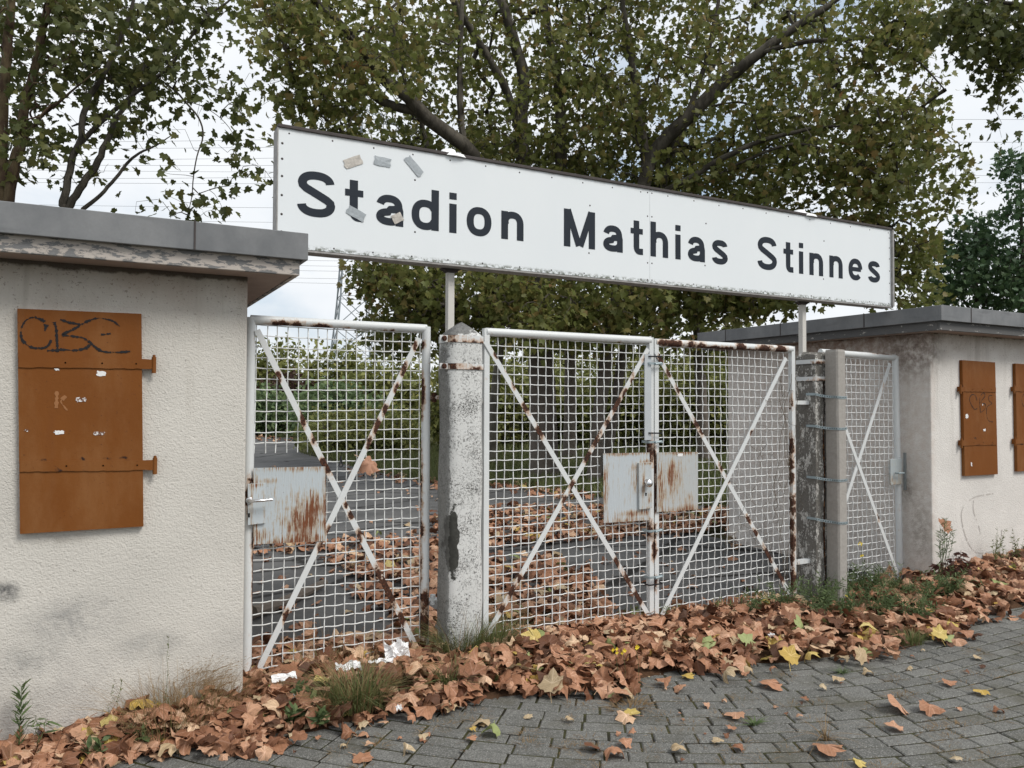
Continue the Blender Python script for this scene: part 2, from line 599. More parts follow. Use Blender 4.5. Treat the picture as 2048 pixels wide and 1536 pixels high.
def mat_bark(name, a, bcol, scale=5.0, foot=None):
    m, nt, b = new_mat(name, 0.9, 0.2)
    p = pos(nt, (1, 1, 0.45))
    n = noise(nt, p, scale, 5, 0.65, 0.3)
    f = noise(nt, p, scale * 9, 4, 0.6)
    c = mix(nt, step(nt, n, 0.42, 0.58), a, bcol)
    if foot:  # greyer trunk foot, also painted paler to offset shade under the crowns
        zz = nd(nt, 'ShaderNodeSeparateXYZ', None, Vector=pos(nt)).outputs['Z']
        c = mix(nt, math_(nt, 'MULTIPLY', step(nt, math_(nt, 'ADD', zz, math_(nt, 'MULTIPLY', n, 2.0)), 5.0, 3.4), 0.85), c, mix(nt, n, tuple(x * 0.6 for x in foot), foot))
    c = mix(nt, math_(nt, 'MULTIPLY', f, 0.6), c, tuple(x * 0.4 for x in a))
    setc(nt, b, c)
    bump(nt, b, math_(nt, 'ADD', n, math_(nt, 'MULTIPLY', f, 0.4)), 0.6, 0.02)
    return m


WHITE = (0.66, 0.68, 0.68)
M = {}
M['white'] = mat_rusty('white_gate_paint', WHITE, 0.0)
M['white_worn'] = mat_rusty('white_gate_paint_worn', WHITE, 0.12, speck=0.5)
M['wire'] = mat_rusty('white_wire', (0.75, 0.76, 0.75), -0.12, attr=False, rough=0.55)
M['rust'] = mat_rusty('rusty_pipe', (0.2, 0.09, 0.05), 0.75, attr=False, rough=0.6)
M['steel'] = plain('brushed_steel', (0.75, 0.75, 0.76), 0.25, 0.06, 60, 1.0)
M['zinc'] = plain('zinc_strap', (0.30, 0.36, 0.38), 0.5, 0.2, 40, 0.3)
M['black'] = plain('black_plastic', (0.015, 0.015, 0.017), 0.5)
M['darkhole'] = plain('dark_hole', (0.01, 0.01, 0.01), 0.9)
M['fascia'] = None
m, nt, b = new_mat('zinc_fascia', 0.55, 0.35)
p = pos(nt)
st = noise(nt, pos(nt, (1.6, 1.6, 1.0)), 2.2, 6, 0.62)
c = mix(nt, step(nt, st, 0.3, 0.7), (0.14, 0.147, 0.155), (0.225, 0.23, 0.235))
c = mix(nt, math_(nt, 'MULTIPLY', step(nt, noise(nt, pos(nt, (1, 1, 5)), 3.0, 5), 0.55, 0.8), 0.45), c, (0.06, 0.063, 0.068))
c = mix(nt, math_(nt, 'MULTIPLY', noise(nt, p, 80, 3), 0.25), c, (0.09, 0.09, 0.09))
setc(nt, b, c)
bump(nt, b, noise(nt, p, 14, 3), 0.15, 0.006)
M['fascia'] = m
m, nt, b = new_mat('peeling_board', 0.8, 0.25)
p = pos(nt)
n = noise(nt, pos(nt, (1, 1, 3.0)), 11, 6, 0.72)
pl = step(nt, n, 0.50, 0.53)
c = mix(nt, noise(nt, p, 4), (0.52, 0.47, 0.42), (0.40, 0.36, 0.33))
c = mix(nt, pl, c, mix(nt, noise(nt, pos(nt, (1, 1, 8)), 40), (0.12, 0.12, 0.12), (0.25, 0.25, 0.25)))
setc(nt, b, c)
bump(nt, b, pl, 0.5, 0.003)
nt.nodes['Bump'].invert = True
M['board'] = m
m, nt, b = new_mat('grey_weathered_board', 0.8, 0.25)
p = pos(nt)
n = noise(nt, pos(nt, (1, 1, 3.0)), 9, 6, 0.72)
c = mix(nt, step(nt, n, 0.60, 0.63), mix(nt, noise(nt, pos(nt, (1, .3, 8)), 40), (0.07, 0.07, 0.072), (0.14, 0.138, 0.135)), (0.42, 0.40, 0.37))
setc(nt, b, c)
M['board_grey'] = m
M['soffit'] = plain('soffit', (0.36, 0.28, 0.24), 0.9, 0.2, 8)
M['stucco_left'] = mat_stucco('stucco_left', (0.60, 0.574, 0.525), [
    (PY(0, 1186, 4.3), (0.13, 0.3, 0.075), (0.03, 0.034, 0.04), 1.0),
    (PY(150, 1240, 4.3), (0.30, 0.3, 0.16), (0.27, 0.265, 0.255), 0.8),
    (PY(60, 1320, 4.3), (0.22, 0.3, 0.12), (0.29, 0.285, 0.27), 0.7),
    (PY(300, 1290, 4.3), (0.25, 0.3, 0.10), (0.30, 0.295, 0.28), 0.65),
    (PY(420, 1370, 4.3), (0.22, 0.3, 0.06), (0.50, 0.36, 0.22), 0.5),
    (PY(120, 1080, 4.3), (0.20, 0.3, 0.04), (0.25, 0.23, 0.2), 0.5)], 0.55)
M['stucco_right'] = mat_stucco('stucco_right', (0.70, 0.672, 0.635), [
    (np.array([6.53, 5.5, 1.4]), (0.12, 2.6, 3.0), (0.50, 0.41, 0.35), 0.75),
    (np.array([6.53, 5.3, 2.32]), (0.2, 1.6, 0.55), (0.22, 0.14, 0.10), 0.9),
    (PX(1830, 700, 6.53), (0.3, 0.55, 0.38), (0.10, 0.075, 0.06), 0.75),
    (PX(1840, 1060, 6.53), (0.3, 0.18, 0.45), (0.25, 0.22, 0.19), 0.6),
    (PX(1812, 980, 6.53), (0.3, 0.13, 0.22), (0.14, 0.12, 0.10), 0.7),
    (PY(1915, 690, 4.3), (0.25, 0.3, 0.10), (0.30, 0.24, 0.19), 0.6)], 0.45)
m, nt, b = new_mat('shutter_paint', 0.62, 0.18)
p = pos(nt)
c = mix(nt, noise(nt, p, 5, 4), (0.150, 0.049, 0.0085), (0.185, 0.062, 0.0105))
c = mix(nt, math_(nt, 'MULTIPLY', step(nt, noise(nt, pos(nt, (1, 1, 0.35)), 4.5, 6, 0.68), 0.42, 0.72), 0.38), c, (0.27, 0.135, 0.055))
c = mix(nt, math_(nt, 'MULTIPLY', step(nt, noise(nt, p, 60, 4, 0.7), 0.63, 0.70), 0.6), c, (0.075, 0.026, 0.012))
c = mix(nt, math_(nt, 'MULTIPLY', step(nt, noise(nt, pos(nt, (5, 5, 0.6)), 3, 4), 0.55, 0.8), 0.3), c, (0.13, 0.045, 0.016))
ra = nd(nt, 'ShaderNodeAttribute', {'attribute_name': 'rust'}).outputs['Fac']
v = math_(nt, 'ADD', ra, math_(nt, 'MULTIPLY', math_(nt, 'SUBTRACT', noise(nt, p, 40, 5, 0.7), 0.5), 1.0))
c = mix(nt, step(nt, v, 0.50, 0.85), c, (0.022, 0.012, 0.010))
setc(nt, b, c)
bump(nt, b, noise(nt, p, 45, 4, 0.6), 0.22, 0.004)
M['shutter'] = m
M['marker'] = plain('marker_ink', (0.012, 0.011, 0.012), 0.7, 0.4, 60)
M['chalk'] = plain('faint_spray', (0.47, 0.44, 0.41), 0.9, 0.06, 30)
M['chalk_brown'] = plain('faint_chalk', (0.29, 0.13, 0.05), 0.8, 0.1, 40)
m, nt, b = new_mat('torn_sticker', 0.6, 0.3)
c = mix(nt, step(nt, noise(nt, pos(nt), 75, 3, 0.6), 0.42, 0.56), (0.70, 0.69, 0.68), (0.14, 0.06, 0.03))
setc(nt, b, c)
M['sticker'] = m
m, nt, b = new_mat('torn_sticker_white', 0.6, 0.3)
c = mix(nt, step(nt, noise(nt, pos(nt), 75, 3, 0.6), 0.58, 0.66), (0.74, 0.74, 0.73), (0.20, 0.15, 0.12))
setc(nt, b, c)
M['sticker_white'] = m
m, nt, b = new_mat('sign_face', 0.32, 0.4)
p = pos(nt)
z = nd(nt, 'ShaderNodeSeparateXYZ', None, Vector=p).outputs['Z']
c = mix(nt, noise(nt, pos(nt, (1, 1, 0.5)), 3, 4), (0.70, 0.74, 0.765), (0.755, 0.785, 0.80))
lo = step(nt, z, 2.528, 2.500)
dn = step(nt, noise(nt, pos(nt, (1, 1, 1.6)), 32, 6, 0.75), 0.42, 0.60)
c = mix(nt, math_(nt, 'MULTIPLY', lo, dn), c, (0.13, 0.14, 0.11))
hi = step(nt, z, 3.15, 3.19)
c = mix(nt, math_(nt, 'MULTIPLY', math_(nt, 'MULTIPLY', hi, step(nt, noise(nt, pos(nt, (1, 1, .4)), 16, 5), 0.35, 0.7)), 0.5), c, (0.35, 0.32, 0.29))
setc(nt, b, c)
M['sign'] = m
M['ink'] = plain('sign_lettering_blue_black', (0.008, 0.014, 0.024), 0.6, 0.15, 12)
M['channel'] = plain('sign_channel', (0.30, 0.29, 0.28), 0.6, 0.6, 22)
M['channel_dark'] = plain('sign_channel_top', (0.06, 0.05, 0.048), 0.7, 0.5, 18)
M['tape'] = plain('grey_duct_tape', (0.33, 0.36, 0.38), 0.4, 0.2, 60, 0.2, 0.004)
M['tape_brown'] = plain('old_tape', (0.45, 0.42, 0.38), 0.4, 0.35, 50, 0.1, 0.006)
M['post_paint'] = mat_crackle('sign_post_paint', (0.62, 0.60, 0.56), (0.17, 0.15, 0.13), -0.18)
M['post_concrete'] = mat_crackle('gate_post_painted_concrete', (0.64, 0.645, 0.63), (0.13, 0.128, 0.122), -0.035, [
    (PY(905, 1085, 4.37), (0.062, 0.16, 0.34), (0.050, 0.050, 0.044), 1.0),
    (PY(905, 650, 4.37) + np.array([0, .1, 0.0]), (0.3, 0.3, 0.13), (0.10, 0.10, 0.097), 0.85),
    (np.array([1.905, 4.46, 1.0]), (0.03, 0.4, 1.6), (0.16, 0.16, 0.15), 0.7)])  # last entry greys the whole left face, its shade painted into the colour
m, nt, b = new_mat('gate_post_spalled_concrete', 0.9, 0.2)
p = pos(nt, (1, 1, 0.45))
dp_ = nd(nt, 'ShaderNodeAttribute', {'attribute_name': 'rust'}).outputs['Fac']
fine = noise(nt, pos(nt), 70, 5, 0.7)
pa = noise(nt, p, 13, 6, 0.72, 0.5)
c = mix(nt, fine, (0.05, 0.047, 0.042), (0.26, 0.245, 0.22))
vv = nd(nt, 'ShaderNodeTexVoronoi', {'feature': 'DISTANCE_TO_EDGE'}, Vector=p, Scale=42.0).outputs['Distance']
pk = math_(nt, 'ADD', pa, math_(nt, 'MULTIPLY', math_(nt, 'SUBTRACT', fine, 0.5), 0.35))
keep = math_(nt, 'MULTIPLY', step(nt, pk, 0.50, 0.56), step(nt, vv, 0.015, 0.06))
c = mix(nt, keep, c, (0.58, 0.565, 0.53))
hole = step(nt, math_(nt, 'ADD', dp_, math_(nt, 'MULTIPLY', math_(nt, 'SUBTRACT', fine, 0.5), 0.35)), 0.34, 0.60)
c = mix(nt, hole, c, mix(nt, pa, (0.022, 0.016, 0.013), (0.10, 0.065, 0.045)))
setc(nt, b, c)
bump(nt, b, math_(nt, 'ADD', math_(nt, 'MULTIPLY', keep, 0.5), fine), 0.8, 0.006)
M['post_spalled'] = m
M['post_new'] = plain('plain_concrete', (0.33, 0.31, 0.285), 0.9, 0.22, 45, 0, 0.003)
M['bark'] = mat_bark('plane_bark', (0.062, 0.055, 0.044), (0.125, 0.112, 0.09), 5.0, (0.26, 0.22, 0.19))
M['bark_pale'] = mat_bark('plane_bark_pale', (0.12, 0.11, 0.09), (0.20, 0.185, 0.15))
M['bark_brown'] = mat_bark('brown_bark', (0.07, 0.045, 0.03), (0.13, 0.10, 0.055))
M['twig'] = plain('dry_twig', (0.10, 0.075, 0.05), 0.9, 0.3, 20)
M['leaf_main'] = mat_leaf('plane_foliage', [(0.0, (0.081, 0.098, 0.028)), (0.40, (0.155, 0.177, 0.051)), (0.66, (0.213, 0.213, 0.069)), (0.80, (0.230, 0.177, 0.067)), (0.93, (0.276, 0.122, 0.048)), (1.0, (0.437, 0.451, 0.218))], 0.45, 0.5, mott=0.25)
M['leaf_left'] = mat_leaf('plane_foliage_thin', [(0.0, (0.055, 0.069, 0.022)), (0.55, (0.094, 0.110, 0.035)), (0.85, (0.138, 0.134, 0.042)), (1.0, (0.165, 0.095, 0.036))], 0.35, 0.5)
M['leaf_dark'] = mat_leaf('maple_foliage', [(0.0, (0.037, 0.078, 0.039)), (0.6, (0.082, 0.143, 0.065)), (1.0, (0.136, 0.202, 0.091))], 0.25, 0.5)
M['leaf_bush'] = mat_leaf('bush_foliage', [(0.0, (0.090, 0.108, 0.032)), (0.5, (0.198, 0.216, 0.067)), (0.85, (0.300, 0.288, 0.092)), (1.0, (0.336, 0.228, 0.092))], 0.3, 0.6)
M['leaf_hedge'] = mat_leaf('hedge_foliage', [(0.0, (0.070, 0.119, 0.054)), (0.6, (0.147, 0.210, 0.094)), (1.0, (0.238, 0.280, 0.120))], 0.3, 0.6)
M['leaf_maroon'] = mat_leaf('copper_foliage', [(0.0, (0.035, 0.018, 0.014)), (0.6, (0.065, 0.034, 0.024)), (1.0, (0.09, 0.06, 0.035))], 0.3, 0.6)
M['fallen'] = mat_leaf('fallen_leaf', [(0.0, (0.055, 0.026, 0.015)), (0.17, (0.15, 0.062, 0.032)), (0.38, (0.29, 0.135, 0.072)), (0.62, (0.40, 0.200, 0.115)), (0.85, (0.48, 0.28, 0.175)), (1.0, (0.62, 0.44, 0.28))], 0.10, 0.6, 3.0, True, True, 0.6, 0.95, 0.25, 0.10)
M['fallen_yellow'] = mat_leaf('fallen_leaf_yellow', [(0.0, (0.42, 0.25, 0.05)), (0.5, (0.52, 0.38, 0.10)), (1.0, (0.55, 0.46, 0.20))], 0.15, 0.6, 3.0, True, True)
M['fallen_pale'] = mat_leaf('fallen_leaf_pale', [(0.0, (0.42, 0.30, 0.17)), (1.0, (0.50, 0.40, 0.26))], 0.15, 0.6, 3.0, True, True)
M['fallen_green'] = mat_leaf('fallen_leaf_green', [(0.0, (0.24, 0.28, 0.10)), (1.0, (0.34, 0.38, 0.17))], 0.15, 0.6, 3.0, True)
M['grass'] = mat_leaf('grass_green', [(0.0, (0.075, 0.10, 0.034)), (0.6, (0.155, 0.18, 0.065)), (1.0, (0.28, 0.25, 0.12))], 0.25, 0.6, 6.0, None)
M['grass_dry'] = mat_leaf('grass_dry', [(0.0, (0.16, 0.10, 0.045)), (0.6, (0.27, 0.18, 0.09)), (1.0, (0.36, 0.27, 0.15))], 0.25, 0.6, 6.0, None)
M['weed'] = mat_leaf('weed_green', [(0.0, (0.06, 0.095, 0.04)), (0.7, (0.125, 0.175, 0.07)), (1.0, (0.21, 0.24, 0.11))], 0.25, 0.6, 6.0, None)
M['weed_dark'] = mat_leaf('withered_weed', [(0.0, (0.05, 0.022, 0.018)), (1.0, (0.13, 0.06, 0.045))], 0.2, 0.7, 6.0, None)
M['flower'] = plain('yellow_petals', (0.72, 0.55, 0.04), 0.6)
M['paper'] = plain('white_paper', (0.80, 0.80, 0.80), 0.8, 0.05, 30, 0, 0.004)
M['pylon'] = plain('galvanised_steel', (0.20, 0.23, 0.25), 0.6, 0.1, 3)
M['cable'] = plain('aluminium_cable', (0.10, 0.11, 0.12), 0.6, 0.1, 3)
# paving, asphalt, soil
m, nt, b = new_mat('concrete_paver', 0.85, 0.3)
p = pos(nt)
r = nd(nt, 'ShaderNodeNewGeometry').outputs['Random Per Island']
c = mix(nt, r, (0.105, 0.104, 0.096), (0.155, 0.153, 0.142))
n = nd(nt, 'ShaderNodeSeparateXYZ', None, Vector=nd(nt, 'ShaderNodeTexVoronoi', None, Vector=p, Scale=210.0).outputs['Color']).outputs['X']
c = mix(nt, math_(nt, 'MULTIPLY', step(nt, n, 0.68, 1.0), 0.50), c, (0.34, 0.34, 0.32))
c = mix(nt, math_(nt, 'MULTIPLY', step(nt, n, 0.38, 0.05), 0.45), c, (0.030, 0.031, 0.029))
lich = step(nt, noise(nt, p, 120, 2, 0.5), 0.68, 0.73)
c = mix(nt, math_(nt, 'MULTIPLY', lich, 0.75), c, (0.42, 0.42, 0.40))
moss = step(nt, noise(nt, p, 2.6, 6, 0.65), 0.48, 0.70)
c = mix(nt, math_(nt, 'MULTIPLY', moss, 0.6), c, (0.078, 0.072, 0.050))
blot = step(nt, noise(nt, p, 14, 5, 0.7), 0.55, 0.72)
c = mix(nt, math_(nt, 'MULTIPLY', blot, 0.4), c, (0.055, 0.054, 0.048))
setc(nt, b, c)
bump(nt, b, n, 0.45, 0.004)
M['paver'] = m
m, nt, b = new_mat('joint_soil', 0.95, 0.1)
n = noise(nt, pos(nt), 7, 6, 0.7)
c = mix(nt, step(nt, n, 0.42, 0.58), (0.022, 0.020, 0.016), (0.052, 0.052, 0.024))
setc(nt, b, c)
bump(nt, b, noise(nt, pos(nt), 120), 0.8, 0.006)
M['joint'] = m
m, nt, b = new_mat('old_asphalt', 0.85, 0.3)
p = pos(nt)
big = noise(nt, p, 0.7, 5, 0.65)
n = noise(nt, p, 110, 3, 0.7)
c = mix(nt, step(nt, big, 0.3, 0.7), (0.062, 0.062, 0.063), (0.120, 0.119, 0.117))
yy = nd(nt, 'ShaderNodeSeparateXYZ', None, Vector=p).outputs['Y']
c = mix(nt, math_(nt, 'MULTIPLY', step(nt, noise(nt, p, 1.7, 6), 0.52, 0.70), 0.35), c, (0.030, 0.029, 0.028))
c = mix(nt, step(nt, n, 0.64, 0.74), c, (0.19, 0.19, 0.19))
cw = nd(nt, 'ShaderNodeMapping', None, Vector=p, Rotation=(0, 0, 0.47), Scale=(0.35, 1.0, 1.0)).outputs[0]
ck = nd(nt, 'ShaderNodeTexVoronoi', {'feature': 'DISTANCE_TO_EDGE'}, Vector=cw, Scale=0.8).outputs['Distance']
ck = math_(nt, 'ADD', ck, math_(nt, 'MULTIPLY', math_(nt, 'SUBTRACT', noise(nt, p, 6, 4), 0.5), 0.05))
c = mix(nt, step(nt, ck, 0.022, 0.008), c, (0.014, 0.013, 0.012))
setc(nt, b, c)
bump(nt, b, n, 0.6, 0.006)
M['asphalt'] = m
m, nt, b = new_mat('litter_soil', 0.95, 0.1)
n = noise(nt, pos(nt), 18, 6, 0.7)
setc(nt, b, mix(nt, n, (0.030, 0.020, 0.013), (0.13, 0.07, 0.04)))
bump(nt, b, n, 0.9, 0.03)
M['soil'] = m
m, nt, b = new_mat('meadow_ground', 0.95, 0.1)
n = noise(nt, pos(nt), 1.1, 6, 0.7)
c = mix(nt, step(nt, n, 0.35, 0.65), (0.050, 0.060, 0.022), (0.090, 0.082, 0.040))
setc(nt, b, mix(nt, noise(nt, pos(nt), 25, 4), c, (0.04, 0.035, 0.02)))
M['meadow'] = m

# ------------------------------------------------------------------ ground


def sstep(x):
    x = np.clip(x, 0, 1)
    return x * x * (3 - 2 * x)


def gz(X, Y):
    """the paving dips a little towards the left"""
    return -0.055 * sstep((0.75 - np.asarray(X, float)) / 1.15)


def structure(o):
    return tag(o, kind='structure')


mb = MB()
mb.add([(-600, -300, -0.09), (600, -300, -0.09), (600, 900, -0.09), (-600, 900, -0.09)], [(0, 1, 2, 3)])
structure(mb.build('ground', M['meadow']))

# asphalt yard behind the gates with a path running off to the left
edge = [PZ(u, v) for u, v in ((430, 872), (585, 876), (600, 905), (690, 929), (800, 955), (900, 972), (1000, 972), (1100, 984), (1200, 994), (1330, 1006), (1450, 1014))]
mb = MB()
pl = [(-9, 4.32, 0), (6.6, 4.32, 0), (6.6, edge[-1][1], 0)] + [(q[0], q[1], 0) for q in edge[::-1]] + [(-9, 40, 0)]
mb.add([(x, y, 0.0) for x, y, _ in pl], [tuple(range(len(pl)))])
structure(mb.build('asphalt_yard', M['asphalt']))

# paving of concrete blocks laid in arcs round a point behind the gate
ACX, ACY = 4.74, 6.9
mb = MB()
nx = 60
vs, fs = [], []
X0, X1, Y0, Y1 = -7.0, 14.0, -6.0, 4.36
for j in range(13):
    for i in range(nx + 1):
        x = X0 + (X1 - X0) * i / nx
        y = Y0 + (Y1 - Y0) * j / 12
        vs.append((x, y, float(gz(x, y)) - 0.0052))
for j in range(12):
    for i in range(nx):
        a = j * (nx + 1) + i
        fs.append((a, a + 1, a + nx + 2, a + nx + 1))
mb.add(vs, fs)
structure(mb.build('paving_bed', M['joint']))

def row_pt(q, s_, rm):
    """courses bend round the arc centre on the left and run straight, parallel to the gates, on the right"""
    if s_ > 0:
        return ACX + s_, ACY - q
    an = -math.pi / 2 + s_ / rm
    return ACX + q * math.cos(an), ACY + q * math.sin(an)


mb = MB()
rr = 2.45
th_w = 0.103
while rr < 9.6:
    rm = rr + th_w / 2
    s0 = -1.35 * rm + R.uniform(0, .211)
    while s0 < 5.6:
        l = 0.211 * (0.5 if R.random() < 0.05 else 1.0)
        cx, cy = row_pt(rm, s0 + l / 2, rm)
        if cy < 4.34 and -2.2 < cx < 10.4 and cy > -0.6:
            dz = R.uniform(-0.0012, 0.0012)
            tx, ty = R.uniform(-.009, .009), R.uniform(-.009, .009)
            ri, ro = rr + 0.0048, rr + th_w - 0.0048
            jx, jy = R.uniform(-0.003, 0.003), R.uniform(-0.003, 0.003)
            b = 0.006
            g = 0.0042

            def pt(q, s_, z):
                x, y = row_pt(q, s_, rm)
                return (x + jx, y + jy, float(gz(x, y)) + z + dz + tx * (x - cx) + ty * (y - cy))
            a, e = s0 + g, s0 + l - g
            low = [pt(ri, a, -0.03), pt(ri, e, -0.03), pt(ro, e, -0.03), pt(ro, a, -0.03)]
            mid = [pt(ri, a, -b), pt(ri, e, -b), pt(ro, e, -b), pt(ro, a, -b)]
            top = [pt(ri + b, a + b, 0), pt(ri + b, e - b, 0), pt(ro - b, e - b, 0), pt(ro - b, a + b, 0)]
            # seen from above the outline runs clockwise, so the top is turned over
            mb.add(low + mid + top, [(11, 10, 9, 8)] + [(4 + k, 4 + (k + 1) % 4, (k + 1) % 4, k) for k in range(4)] + [(8 + k, 8 + (k + 1) % 4, 4 + (k + 1) % 4, 4 + k) for k in range(4)])
        s0 += l
    rr += th_w
structure(mb.build('pavement', M['paver']))

# bank of leaf mould along walls and gates
_ed = [(-400, 1640), (-100, 1580), (60, 1540), (200, 1526), (350, 1512), (500, 1494), (640, 1480), (760, 1448), (850, 1434), (1000, 1408), (1100, 1398), (1200, 1392), (1330, 1362), (1450, 1340), (1600, 1338), (1760, 1318), (1880, 1300), (1950, 1262), (1990, 1238), (2048, 1222), (2300, 1172), (2700, 1110)]
_ep = np.array([PZ(u, v) for u, v in _ed])
EDGE_X, EDGE_Y = _ep[:, 0], _ep[:, 1]


def front_y(x):
    return np.interp(x, EDGE_X, EDGE_Y)


def back_y(x):
    x = np.asarray(x, float)
    return np.where((x < 0.70) | (x > 6.53), 4.30, np.where(x < 1.9, 4.80, 4.66))


PILE_X = [-3, -0.6, -0.2, 0.05, 0.3, 0.45, 0.7, 0.95, 1.5, 2.0, 2.6, 3.5, 4.6, 5.2, 6.0, 6.5, 7.0, 9, 12]
PILE_H = [0.01, 0.01, 0.02, 0.055, 0.085, 0.07, 0.03, 0.05, 0.05, 0.06, 0.055, 0.06, 0.055, 0.04, 0.05, 0.10, 0.13, 0.17, 0.15]


def pile_h(x, y):
    x = np.asarray(x, float)
    fy, by = front_y(x), back_y(x)
    t = np.clip((y - fy) / np.maximum(by - fy, .05), 0, 1.2)
    wall = (x < 0.70) | (x > 6.53)
    prof = np.where(wall, sstep(t) ** 0.9, np.sin(np.clip(t, 0, 1) * math.pi) ** 0.7)
    return np.interp(x, PILE_X, PILE_H) * prof + gz(x, y)


vs, fs = [], []
nxx, nyy = 170, 12
for i in range(nxx + 1):
    x = -3 + 15.0 * i / nxx
    fy, by = float(front_y(x)), float(back_y(x))
    for j in range(nyy + 1):
        y = fy + 0.05 + (by - fy - 0.05) * j / nyy
        vs.append((x, y, float(pile_h(x, y)) - 0.018 + 0.02 * math.sin(x * 13 + j * 2.1) * min(1, j / 3) * 0.6 - (0.02 if j in (0, nyy) else 0)))
for i in range(nxx):
    for j in range(nyy):
        a = i * (nyy + 1) + j
        fs.append((a, a + nyy + 1, a + nyy + 2, a + 1))
mb = MB()
mb.add(vs, fs)
structure(mb.build('verge_soil', M['soil'], smooth=True))

# ------------------------------------------------------------------ ticket booths


def px_poly(pts, Y):
    return [PY(u, v, Y) for u, v in pts]


def ribbon(mb, pts, w, Y, t=0.0012, jit=0.0, gap=0.0, rnd=R):
    """drawn stroke lying on a wall facing -Y: pts are (x, z)"""
    P = [np.array(p, float) for p in pts]
    # resample
    out = []
    for a, b in zip(P[:-1], P[1:]):
        n = max(1, int(np.linalg.norm(b - a) / 0.005))
        out += [a + (b - a) * k / n for k in range(n)]
    out.append(P[-1])
    k = 0
    while k < len(out) - 1:
        n = rnd.randint(3, 9)
        seg = out[k:k + n + 1]
        k += n
        if rnd.random() < gap or len(seg) < 2:
            continue
        ww = w * rnd.uniform(0.45, 1.05)
        top, bot = [], []
        for i, q in enumerate(seg):
            d = seg[min(i + 1, len(seg) - 1)] - seg[max(i - 1, 0)]
            d = d / (np.linalg.norm(d) + 1e-9)
            nrm = np.array([-d[1], d[0]])
            off = rnd.uniform(-jit, jit) * w
            top.append(q + nrm * (ww / 2 + off * rnd.random()))
            bot.append(q - nrm * (ww / 2 + off * rnd.random()))
        yy = Y - rnd.uniform(0.6, 1.0) * t
        n = len(seg)
        vs = [(q[0], yy, q[1]) for q in top] + [(q[0], yy, q[1]) for q in bot]
        mb.add(vs, [(i, i + 1, n + i + 1, n + i) for i in range(n - 1)])


def smooth_px(pts, n=6):
    P = [np.array(p, float) for p in pts]
    P = [2 * P[0] - P[1]] + P + [2 * P[-1] - P[-2]]
    o = []
    for i in range(1, len(P) - 2):
        for k in range(n):
            t = k / n
            o.append(0.5 * ((2 * P[i]) + (-P[i - 1] + P[i + 1]) * t + (2 * P[i - 1] - 5 * P[i] + 4 * P[i + 1] - P[i + 2]) * t * t + (-P[i - 1] + 3 * P[i] - 3 * P[i + 1] + P[i + 2]) * t ** 3))
    o.append(P[-2])
    return o


def strokes(name, parent, mat, lines, Y, w, jit=0.5, gap=0.12):
    mb = MB()
    for ln in lines:
        q = [PY(u, v, Y) for u, v in smooth_px(ln)]
        ribbon(mb, [(a[0], a[2]) for a in q], w, Y, jit=jit, gap=gap)
    return mb.build(name, mat, parent)


def booth(label, x0, x1, wallmat, eave_x0, eave_x1, boardmat, zr):
    t = thing('ticket_booth', ((x0 + x1) / 2, 4.3, 0), label, 'booth', 'ticket booths either side of the gates')
    mb = MB()
    # walls with a slight irregularity so that the corner is not razor sharp
    mb.box((x0, 4.30, -0.16), (x1, 6.81, 2.29))
    mb.build('wall', wallmat, t, bevel=0.012)
    mb = MB()
    z0, z1 = zr
    mb.box((eave_x0 + .02, 4.06, z1 - .03), (eave_x1 - .02, 7.05, z1 - .012))
    roof = mb.build('roof', M['fascia'], t)
    mb = MB()
    th = 0.022
    mb.box((eave_x0, 4.04, z0), (eave_x1, 4.04 + th, z1))
    mb.box((eave_x0, 7.06 - th, z0), (eave_x1, 7.06, z1))
    mb.box((eave_x0, 4.04 + th, z0), (eave_x0 + th, 7.06 - th, z1 - .0005))
    mb.box((eave_x1 - th, 4.04 + th, z0), (eave_x1, 7.06 - th, z1 - .0005))
    mb.build('fascia', M['fascia'], roof, bevel=0.003)
    mb = MB()
    for xs in (eave_x0 + 0.42, eave_x0 + 1.42, eave_x0 + 2.42, eave_x1 - 0.55, eave_x1 - 1.55):
        if eave_x0 < xs < eave_x1:
            mb = MB()
            mb.box((xs - .004, 4.0365, z0 + .002), (xs + .004, 4.0395, z1 + .004))
            mb.build('fascia_seam', M['channel_dark'], roof)
    for ys in (4.04 + 0.75, 4.04 + 1.75, 4.04 + 2.55):
        for xe, s in ((eave_x0, -1), (eave_x1, 1)):
            a, b = sorted((xe + s * 0.0005, xe + s * 0.0035))
            mb = MB()
            mb.box((a, ys - .004, z0 + .002), (b, ys + .004, z1 + .004))
            if (xe == eave_x1) == (x0 < 0):
                mb.build('fascia_seam', M['channel_dark'], roof)
    mb = MB()
    i = 0.035
    zb = z0 - 0.078
    mb.box((eave_x0 + i, 4.04 + i, zb), (eave_x1 - i, 4.04 + i + .024, z0 + .02))
    mb.box((eave_x0 + i, 7.06 - i - .024, zb), (eave_x1 - i, 7.06 - i, z0 + .02))
    mb.box((eave_x0 + i, 4.04 + i + .024, zb), (eave_x0 + i + .024, 7.06 - i - .024, z0 + .02))
    mb.box((eave_x1 - i - .024, 4.04 + i + .024, zb), (eave_x1 - i, 7.06 - i - .024, z0 + .02))
    mb.build('verge_board', boardmat, roof, bevel=0.003)
    mb = MB()
    mb.box((eave_x0 + i + .026, 4.04 + i + .026, zb + .006), (eave_x1 - i - .026, 7.06 - i - .026, zb + .018))
    mb.build('soffit', M['soffit'], roof)
    return t


